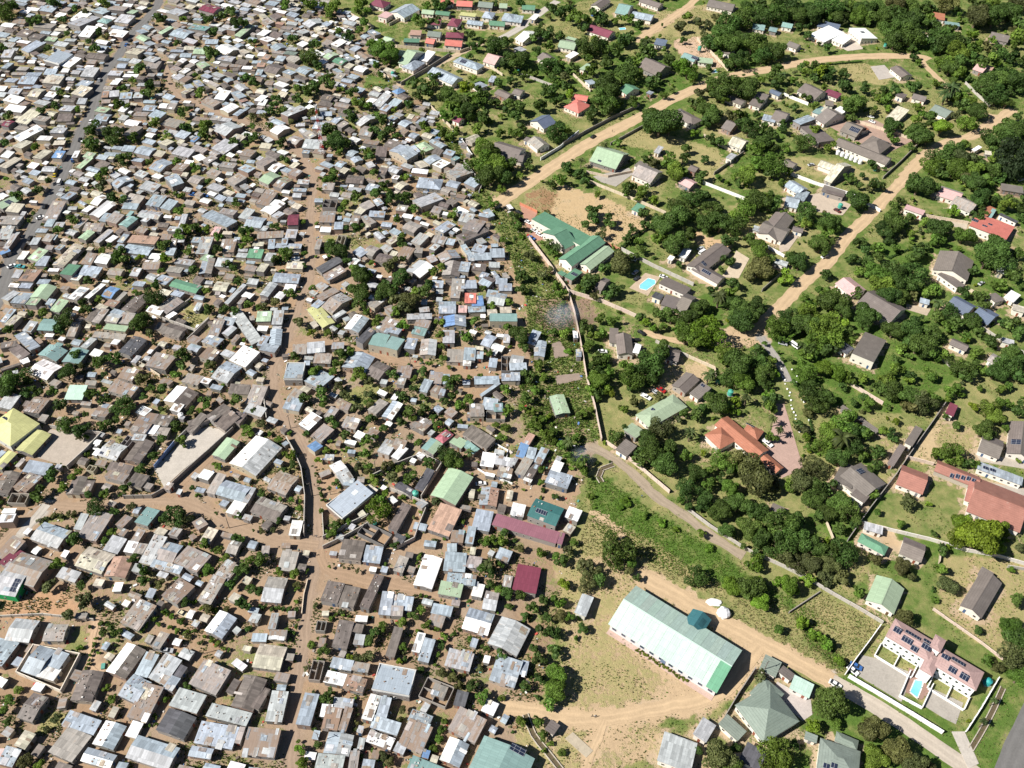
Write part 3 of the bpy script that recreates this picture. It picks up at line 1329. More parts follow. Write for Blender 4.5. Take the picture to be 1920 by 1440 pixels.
ROW2 = '''
T 0 360
-60 110 20 130 185 50 G0
20 150 130 150 205 90 k0
430 60 500 50 600 0 b0
0 250 130 255 180 180 r0
320 210 420 220 500 90 rp0
330 255 390 260 420 210 b0
400 270 470 270 490 225 g0
-40 360 60 350 130 260 gp0
0 430 50 420 160 320 gp0
0 480 60 440 70 415 U0
670 85 730 100 825 35 w1
670 170 740 195 870 85 wg2
740 215 790 225 840 170 b0
790 215 870 240 935 180 rw0
890 245 950 270 1030 200 T2
930 190 960 195 1010 150 T0
900 90 1020 110 1100 40 r0
905 125 1020 130 1050 90 b0
1085 95 1190 110 1260 40 bp0
1190 120 1270 135 1350 75 b0
1010 190 1180 200 1240 150 gp1
1060 220 1100 235 1130 195 g0
1490 190 1700 265 1800 215 b0
1640 160 1750 185 1780 140 r0
1780 190 1850 205 1920 140 g0
1840 250 1960 280 1990 200 b1
1580 320 1630 330 1660 270 P0
1320 300 1365 300 1415 180 g0
1250 295 1310 300 1335 260 g0
580 345 640 360 715 300 G2
550 270 590 280 640 225 r0
620 290 760 300 780 245 rp0
700 370 740 385 850 290 gr2
220 400 280 400 310 340 g0
300 370 370 370 430 320 r0
360 360 400 350 450 320 b0
890 370 920 390 960 330 b0
950 385 1160 400 1200 335 R0
910 450 1110 475 1160 415 b1
1275 410 1320 410 1330 345 r0
1330 380 1380 380 1385 350 g0
1435 380 1500 385 1515 340 b0
1470 460 1560 470 1600 350 gp0
1660 450 1750 450 1785 360 rp0
1650 420 1690 420 1710 360 r0
1230 470 1300 475 1325 425 b0
130 510 180 515 220 445 w0
180 505 270 510 390 440 G0
260 550 340 555 380 490 b0
380 550 470 560 640 400 kp2
600 540 680 545 740 470 r0
410 430 450 440 490 400 b0
710 525 800 545 850 475 w1
1060 580 1190 580 1215 510 rk1
1300 540 1430 555 1470 510 gp0
1240 600 1350 610 1385 565 r0
1500 510 1560 530 1600 480 G0
1600 560 1720 560 1760 500 g0
1500 610 1590 620 1605 500 rb2
1850 490 1960 500 1980 440 E0
450 620 540 635 605 550 E0h
575 620 720 635 780 570 b0
790 620 900 625 945 575 rk1
970 625 1030 635 1065 580 g0
530 660 590 670 620 625 w0
1145 680 1240 700 1310 640 b0
1280 700 1470 770 1505 710 E1
1570 745 1680 735 1750 670 k1
1680 830 1710 840 1855 710 g0
1780 840 1810 850 1850 790 r0
85 640 140 645 180 590 g0
130 680 250 680 325 580 Rp0
60 710 130 715 150 690 w0
200 800 340 800 450 700 G2
0 810 60 820 160 750 g0
80 840 190 850 250 760 b0
190 850 270 855 320 790 Gb0
360 890 440 900 530 820 G0
340 840 390 850 420 810 b0
500 810 580 820 680 720 wp0
630 805 670 810 800 690 w0
745 785 830 795 915 720 U1
850 820 880 830 960 760 r0
780 850 860 870 900 820 R0
905 880 1000 910 1130 790 d2
1100 890 1200 930 1240 880 w1
1160 870 1250 910 1385 820 r2
1170 860 1230 870 1320 800 r0
0 970 40 980 125 890 b0
30 1000 90 1010 170 930 k0
165 1040 230 1050 290 980 g0
290 1030 400 1050 430 960 T1
500 1080 560 1090 600 990 rw0
630 960 680 970 760 890 d0
680 970 740 985 820 890 r0
690 880 770 890 830 850 k0
770 970 870 980 935 920 rg1
810 910 900 920 950 890 b0
770 1030 940 1050 970 1005 G0
890 980 980 1000 1010 920 r0
690 1085 930 1110 950 1070 r0
600 1170 650 1180 730 1100 g0
830 1140 880 1150 905 1110 w0
885 1200 985 1235 1100 1110 c2
1190 1050 1340 1090 1415 1020 d1
1150 1030 1250 1050 1290 1000 d0
1080 1310 1240 1340 1330 1230 rp0
100 1080 230 1190 310 1155 b0
0 1180 120 1160 130 1110 d0
0 1350 150 1290 160 1270 d0
50 1180 160 1250 240 1215 d0
280 1220 420 1270 510 1190 T2
390 1170 430 1190 470 1140 T0
470 1270 590 1300 660 1190 T2
205 1350 350 1410 470 1310 w1
880 1390 990 1420 1050 1340 rp0
1570 1390 1700 1430 1830 1310 gb1
1710 1260 1840 1310 1960 1210 w0h
1490 1240 1590 1270 1660 1190 rp0
1500 1130 1620 1160 1690 1100 bp0
1560 1070 1640 1080 1690 970 rp0
1650 990 1740 1000 1780 950 b0
1660 1060 1710 1080 1780 1020 g2
1760 910 1880 1170 1930 1110 g0
1350 1430 1480 1450 1540 1380 rw0
1480 1430 1560 1440 1600 1400 w0
1450 880 1490 890 1520 840 g0
T 480 360
-20 90 80 100 180 10 rp0
40 140 110 180 210 85 w2
115 185 160 205 215 160 g0
-20 240 40 280 115 200 b0
35 290 75 300 95 260 g0
240 245 320 250 318 170 M1h
5 350 205 340 210 295 rk0
220 340 300 350 310 290 g0
90 425 140 425 145 360 b0
145 420 340 430 345 390 b0
190 400 235 400 240 345 b0
-20 490 65 495 90 445 E0
60 520 130 530 150 460 g0
0 600 60 610 100 540 kr0
225 570 350 580 360 530 k0
260 510 325 515 330 490 w0
125 670 320 690 335 620 b1
30 770 90 790 160 690 g2
500 110 600 120 610 60 r4
475 225 590 230 600 145 rg1
590 285 655 290 650 225 b0
610 400 660 420 660 330 w4
440 440 480 445 495 355 r0
455 570 490 615 650 530 c0
500 620 550 665 680 600 rp0
550 690 0 0 0 0 z
700 250 760 260 780 190 rp0
775 190 860 245 910 225 r0
740 160 790 185 830 120 k0
770 95 815 140 895 110 r0
875 60 910 105 960 90 b0
840 185 960 190 975 150 b0
1040 145 1120 150 1150 100 r0
1170 80 1240 130 1410 50 g0
1080 270 1180 300 1260 250 r1
1300 150 1370 160 1410 120 r0
1480 140 1560 180 1600 150 w0
1500 220 1600 230 1660 170 gp0
1660 180 1740 190 1760 170 b0
1700 140 1740 195 1790 180 bU0
1540 290 1660 320 1730 220 rp0
1490 350 1560 390 1760 290 d0
1320 290 1400 310 1520 240 bp0
880 310 930 360 970 340 g1
980 370 1010 400 1080 350 k0
1160 370 1230 400 1300 340 gp0
1300 430 1340 450 1380 400 g0
1300 380 1400 390 1450 340 r0
1420 390 1480 400 1500 360 b0
735 450 780 500 830 450 b0
790 460 870 480 940 420 r1
880 520 1000 540 1050 480 d1
1050 480 1140 500 1200 430 rp0
1190 460 1250 470 1250 420 r0
690 540 740 560 785 510 w1
1120 590 1230 645 1335 560 wg2
1360 470 1400 530 1535 490 rb1
1420 480 1440 510 1540 490 b0
1530 400 1580 470 1620 460 b0
1600 450 1700 460 1750 400 bp0
1590 510 1770 510 1760 460 b0
1760 490 1870 490 1860 430 b0
1400 620 1530 640 1540 530 dr2
1530 600 1600 620 1600 530 b0
1615 590 1720 600 1730 540 d0
1670 680 1740 720 1800 660 bd1
1660 640 1720 650 1760 610 b0
1760 600 1800 650 1830 640 b0
1790 690 1880 690 1890 650 b0
1310 715 1400 720 1410 670 bM0
1460 740 1560 745 1570 660 rb0
1540 730 1660 730 1650 660 b0
1460 790 1530 800 1530 750 r0
1555 850 1640 840 1660 750 J0
1630 860 1720 870 1690 780 U0
1370 910 1500 910 1500 820 b1
1515 910 1580 910 1585 850 P0
1590 910 1720 900 1720 850 b0
1720 790 1800 800 1820 740 b0
1740 830 1860 860 1880 770 gb1
1820 740 1920 740 1920 690 b0
440 795 500 820 640 740 rb0
410 860 460 880 520 820 b0
500 860 570 920 710 800 rg1
570 940 600 960 680 900 g0
380 880 500 1020 595 980 Y1
665 1020 770 1060 845 950 bw2
830 850 890 890 980 800 rw0
960 870 1010 920 1070 890 r0
840 800 880 810 900 780 w0
890 1020 990 1060 1080 980 rp0
990 1050 1070 1080 1090 1030 b0
750 1110 800 1140 900 1050 c0h
840 1150 960 1170 1010 1070 T0h
960 1170 1060 1200 1115 1105 T0h
1110 1180 1190 1190 1215 1100 b0
1230 1220 1350 1230 1355 1110 gr2
1120 970 1310 950 1330 900 gb0
1160 1060 1260 1080 1290 1030 T0
1180 1000 1290 1020 1320 970 r0
1410 1010 1580 1010 1570 930 bU2
1400 1140 1490 1140 1490 1035 g0
1660 1150 1740 1150 1830 1080 b1
1850 1130 1900 1130 1910 1070 gk0
1750 975 1960 975 1960 910 Th0
1430 1270 1560 1280 1560 1190 rd0
1550 1260 1640 1260 1655 1175 b0
1430 1230 1540 1230 1555 1180 b0
1550 1300 1610 1305 1615 1270 w0
1650 1250 1700 1250 1710 1200 b0
1745 1310 1805 1320 1810 1255 b0
1755 1220 1790 1225 1825 1190 w0
1840 1340 1930 1340 1930 1230 b4
0 970 110 970 120 900 Gb0
125 990 200 1000 205 900 g0
0 1150 60 1160 110 1090 b0
100 1150 190 1150 195 1030 b2
20 1190 140 1210 180 1150 b0
275 1220 380 1215 380 1145 rk0
385 1210 520 1200 515 1125 gk0
220 1400 355 1415 360 1290 b0h
430 1280 560 1290 570 1220 rk0
645 1310 820 1360 890 1240 b2
820 1360 920 1410 1010 1310 d1
350 1430 480 1480 600 1380 bp0
1050 1380 1160 1400 1170 1320 rb0
1050 1440 1110 1450 1130 1400 r0
1290 1430 1390 1440 1405 1360 rb0
1220 1440 1290 1450 1300 1410 b0
1400 1440 1450 1440 1455 1370 b0
1640 1440 1830 1440 1820 1380 b1
1840 1420 1950 1420 1950 1360 b0
T 960 360
150 210 520 420 610 345 E0h
230 300 400 430 490 380 E2h
350 500 450 560 700 380 E2h
510 540 590 590 760 445 G2
350 610 380 640 400 610 E0
390 640 450 670 530 600 E0
885 130 950 150 1010 110 E0
1300 550 1420 610 1650 440 d2
1330 580 1540 680 1620 640 d1
620 720 670 740 740 660 d1
1085 690 1290 770 1360 720 d0
1090 860 1210 870 1290 790 d0
1220 870 1300 900 1390 790 d1
1040 790 1110 810 1150 770 c0
790 1220 910 1220 895 1070 d2h
725 1130 790 1130 800 1030 d0
895 1215 940 1215 980 1140 w0
1130 1260 1230 1260 1280 1180 d1
1250 480 1300 500 1345 440 w0
1165 500 1200 515 1220 490 w0
160 1230 240 1235 265 1120 b2
105 1130 170 1150 220 1060 b0
460 1100 495 1100 490 1040 w0
480 1240 520 1240 520 1180 b0
-20 1290 75 1310 90 1235 g0
-20 1340 110 1330 110 1280 b0
-10 1420 60 1420 60 1350 b0
1860 310 1990 380 2100 200 d2
1800 290 1850 300 1870 260 g0
T 1440 360
-60 300 110 390 150 280 d1
100 110 200 110 260 40 b1
180 60 260 80 320 0 b0
420 10 560 40 590 0 d0
1020 130 1160 180 1180 140 P0
1230 30 1400 50 1500 0 Pr1
1370 90 1520 160 1580 90 r1
1500 270 1780 380 1850 260 J0
1590 170 1640 200 1700 120 O0
1640 190 1670 200 1710 140 T0
1720 170 1860 230 1890 220 c0
1240 580 1500 670 1540 520 d2h
1270 620 1420 730 1480 700 d0
460 680 620 750 780 740 P1
670 830 920 980 1040 880 d1h
610 1230 780 1290 900 1110 d0h
510 1160 590 1220 640 1180 c0
1330 850 1480 930 1570 860 S1h
1540 930 1650 1010 1720 920 S1
1350 1140 1480 1190 1520 1150 d1
1660 790 1700 850 1750 800 d0
1770 790 1840 830 1890 780 w0
1700 600 1760 620 1830 540 g0
1240 490 0 0 0 0 z
50 530 140 560 150 530 g0
1130 830 1200 840 1220 810 b0
1750 1130 1840 1150 1850 1110 g0
1640 1260 1700 1290 1750 1240 r1
1830 890 1920 910 1930 860 k0
170 290 250 300 280 270 d1
'''
TREES2 = '''
T 0 360
240 140 60 d
210 200 40 d
130 30 60 d
850 40 60 d
920 60 50 d
550 200 60 d
450 280 50 m
1350 130 60 m
1340 25 50 m
1020 200 30 d
1330 320 60 m
1220 390 70 d
870 500 80 d
910 440 60 d
930 500 70 d
760 440 40 m
820 400 35 d
1240 500 65 l
1440 590 60 d
1710 540 50 d
1760 570 50 d
1050 490 40 y
1210 590 40 m
660 670 60 d
890 650 40 m
990 660 40 o
1170 700 60 d
1780 670 50 d
1550 740 40 m
1560 880 70 d
1690 870 60 d
1470 270 60 d
1550 280 50 m
1640 330 50 m
1620 430 60 d
1400 270 60 m
1830 290 70 d
1850 340 60 m
1820 400 40 m
1410 440 50 m
1010 750 40 m
1050 760 40 d
1160 790 90 d
620 830 50 d
650 870 60 d
740 800 40 m
480 940 90 d
440 1030 60 d
330 910 60 m
70 1030 60 d
1060 960 100 d
1040 1020 60 d
740 1010 40 m
740 1260 80 d
860 1260 75 d
560 1210 60 d
500 1350 90 d
600 1300 50 o
780 1370 40 d
1080 1390 70 o
1370 1220 80 d
1360 1280 70 d
1320 1370 60 m
100 1400 120 d
200 1420 60 d
30 1420 70 d
1590 1300 50 o
1560 1290 50 d
1830 1110 30 m
1760 900 50 d
1880 840 50 m
1760 80 50 d
640 560 30 o
430 640 40 o
1120 1060 50 o
240 910 40 d
T 480 360
670 90 50 m
640 130 40 m
760 30 60 d
900 20 70 d
1010 40 80 d
1110 40 70 d
1180 120 50 m
1060 200 50 m
760 270 70 d
680 270 40 d
350 220 40 m
150 250 50 d
1280 170 40 m
1340 190 30 y
1480 160 50 m
1460 180 40 m
1700 60 60 m
1760 80 60 m
1860 200 80 m
1880 260 60 m
1850 360 40 m
1080 380 60 d
1100 340 50 m
590 440 90 d
560 390 50 m
670 500 50 d
220 480 80 d
150 500 50 d
360 460 50 m
360 540 50 d
190 590 30 m
260 760 60 m
320 740 40 m
140 820 60 o
60 860 50 o
20 860 40 m
780 620 90 d
740 580 60 m
780 740 100 d
760 830 70 d
830 900 60 d
1080 630 90 d
1000 710 80 d
960 760 90 d
1060 790 80 o
1160 820 90 o
1100 860 80 o
1000 560 60 o
1020 520 60 o
1100 500 40 d
1250 740 80 d
1290 690 60 d
1180 760 60 m
1380 560 50 m
1330 590 50 m
870 530 40 m
850 620 50 m
930 950 50 m
1120 1000 60 l
1040 900 50 m
890 980 50 m
410 1030 100 y
330 970 60 o
530 1050 40 m
620 1000 30 m
650 1220 80 d
720 1190 50 m
620 1280 50 m
1300 1270 70 m
1240 1250 60 m
1380 980 50 m
1380 1070 45 m
1390 1160 45 m
1410 1250 45 m
1450 1300 60 m
1580 1090 80 m
1560 1010 30 m
1640 960 50 m
1880 1020 50 m
1900 830 50 m
1770 850 40 m
1700 720 40 m
1420 1400 40 m
1490 1400 70 d
1680 1360 70 m
1600 1380 50 m
1750 1210 50 d
1250 1340 50 d
1190 1400 40 m
1030 1370 60 d
780 1370 80 m
430 1360 60 m
460 1330 50 m
570 1340 50 m
290 1240 60 d
850 1420 50 o
1560 370 40 m
1400 1330 30 m
T 960 360
40 250 60 d
30 180 60 d
70 310 50 m
60 340 40 m
280 370 50 p
340 410 50 p
300 450 50 m
330 500 30 l
230 380 40 m
620 130 75 d
620 200 70 d
540 240 55 d
715 215 75 d
670 310 60 o
640 20 40 m
870 350 60 d
900 280 50 d
1000 240 60 d
1080 190 50 d
980 170 60 d
1060 60 55 l
960 10 70 m
1130 260 120 d
1240 200 120 d
1260 120 90 d
1350 40 90 d
1440 20 80 d
1500 130 90 d
1460 240 100 d
1560 240 100 d
1660 250 100 d
1330 310 80 d
1220 380 120 d
1120 340 80 m
1640 360 80 d
960 370 45 m
970 440 50 d
1060 350 40 m
1060 490 25 d
1250 540 40 d
810 530 110 o
690 560 60 d
590 640 80 d
560 700 80 d
620 770 50 o
790 720 70 d
740 770 60 d
690 760 40 d
1620 520 70 d
1570 580 40 d
1850 570 110 o
1880 520 90 m
1780 640 80 o
1840 80 110 d
1740 140 100 m
1660 180 60 m
1780 360 80 d
1860 420 90 m
1860 480 60 l
1560 780 90 p
1660 680 70 d
1640 760 80 m
1500 740 60 d
1740 890 170 d
1660 850 90 d
1820 850 110 d
1700 960 120 d
1420 860 90 d
1340 930 90 d
1200 930 100 d
1100 920 70 d
1000 970 45 l
1060 1020 55 l
1140 1010 50 m
960 930 50 d
1470 1050 130 y
1310 1080 110 m
1240 1040 70 m
1480 960 60 y
1400 1110 90 m
1060 1260 150 d
1000 1340 110 d
1120 1180 90 d
900 1400 110 m
740 1350 70 m
640 1410 100 m
840 1300 60 m
1040 1400 60 d
560 1010 80 d
650 950 60 m
760 960 60 m
620 1080 60 m
680 1060 60 m
580 1130 60 m
680 1260 60 m
620 1280 60 d
720 1240 50 m
560 1160 50 m
810 900 30 d
100 540 60 d
60 630 70 d
150 700 70 d
80 720 60 d
200 770 60 m
130 820 60 m
200 880 60 d
140 920 50 d
230 620 60 o
280 580 50 o
330 700 60 m
360 760 60 m
300 800 50 m
380 820 50 m
50 480 40 m
150 480 60 o
60 1080 100 d
100 1160 60 d
120 1380 70 d
200 1300 60 m
240 1390 50 m
430 1170 60 m
380 1060 60 m
320 1040 50 m
420 1010 50 m
440 950 50 m
1620 1200 90 m
1580 1260 60 m
1700 1300 140 d
1830 1260 110 d
1880 1350 100 d
1600 1390 90 d
1480 1370 70 p
1740 1410 110 m
1900 1120 60 m
1840 1190 50 m
1900 940 60 d
T 1440 360
40 90 80 d
30 30 60 d
130 160 50 m
280 160 90 d
290 230 60 m
480 230 100 d
400 380 120 d
480 340 90 d
430 440 80 d
300 90 40 m
340 110 30 d
680 60 100 d
740 110 70 d
950 100 60 d
990 60 50 d
930 220 110 d
880 280 90 d
900 360 60 d
960 430 50 m
1080 310 50 m
1290 280 120 d
1260 360 80 m
1320 320 60 d
1470 330 90 m
1390 140 70 l
1060 140 20 y
1140 160 20 y
1220 160 20 y
1280 180 20 y
1560 180 60 d
1600 140 60 d
1580 40 100 d
1700 60 70 d
1780 90 80 m
1880 110 80 d
1900 190 50 d
1690 440 150 d
1640 500 120 d
1740 520 100 d
1870 470 70 m
1850 620 80 d
1750 700 80 m
1550 590 60 d
1720 380 90 d
1440 430 30 m
700 380 70 d
720 430 60 d
640 500 70 d
740 510 80 d
840 490 70 d
1130 460 80 d
1080 510 80 d
820 610 110 m
950 590 120 d
1080 620 120 d
860 680 120 m
1000 690 120 d
1100 700 80 d
930 770 110 d
980 780 90 d
690 590 60 m
430 610 70 d
130 640 80 l
240 520 110 d
180 490 80 d
20 500 60 d
20 600 60 d
500 820 120 d
570 880 90 d
450 780 80 m
380 740 50 m
660 760 60 d
280 790 50 m
310 850 60 m
730 920 110 d
740 980 90 d
60 1000 130 m
130 930 90 d
300 900 100 m
280 980 120 d
380 1030 110 m
480 960 90 m
560 990 70 l
480 1090 110 m
360 1120 90 m
280 1180 80 d
200 1040 80 d
450 1180 80 d
110 1240 50 d
160 1250 60 d
80 1190 40 d
640 1110 50 m
1100 760 60 o
1190 750 70 m
1260 730 70 m
1280 830 60 p
1480 750 70 d
1580 770 70 d
1600 830 70 d
1360 910 90 d
1280 950 80 d
1400 980 80 d
1540 970 90 d
1580 1040 80 d
1120 950 60 d
940 1040 90 d
1100 1050 120 d
1130 1140 120 d
1210 1060 100 d
1050 1120 80 d
1180 1180 90 d
990 1170 60 m
1250 1220 80 m
1330 1220 60 m
1060 1230 40 m
970 1250 50 d
960 1330 80 m
900 1400 70 m
1060 1410 50 m
1230 1400 60 m
1430 1310 100 d
1500 1380 80 d
1560 1210 70 m
1480 1080 60 m
1500 1110 40 y
1680 1100 80 d
1820 970 80 d
1880 1050 80 d
1760 980 50 d
1810 1200 90 d
1800 1300 110 d
1870 1260 80 d
1700 1350 90 d
1620 1340 60 m
1880 1390 80 d
400 1320 100 l
540 1360 90 l
600 1400 80 m
300 1370 90 m
200 1410 80 d
30 1370 60 l
40 1260 60 m
720 1400 60 m
100 1100 50 m
'''
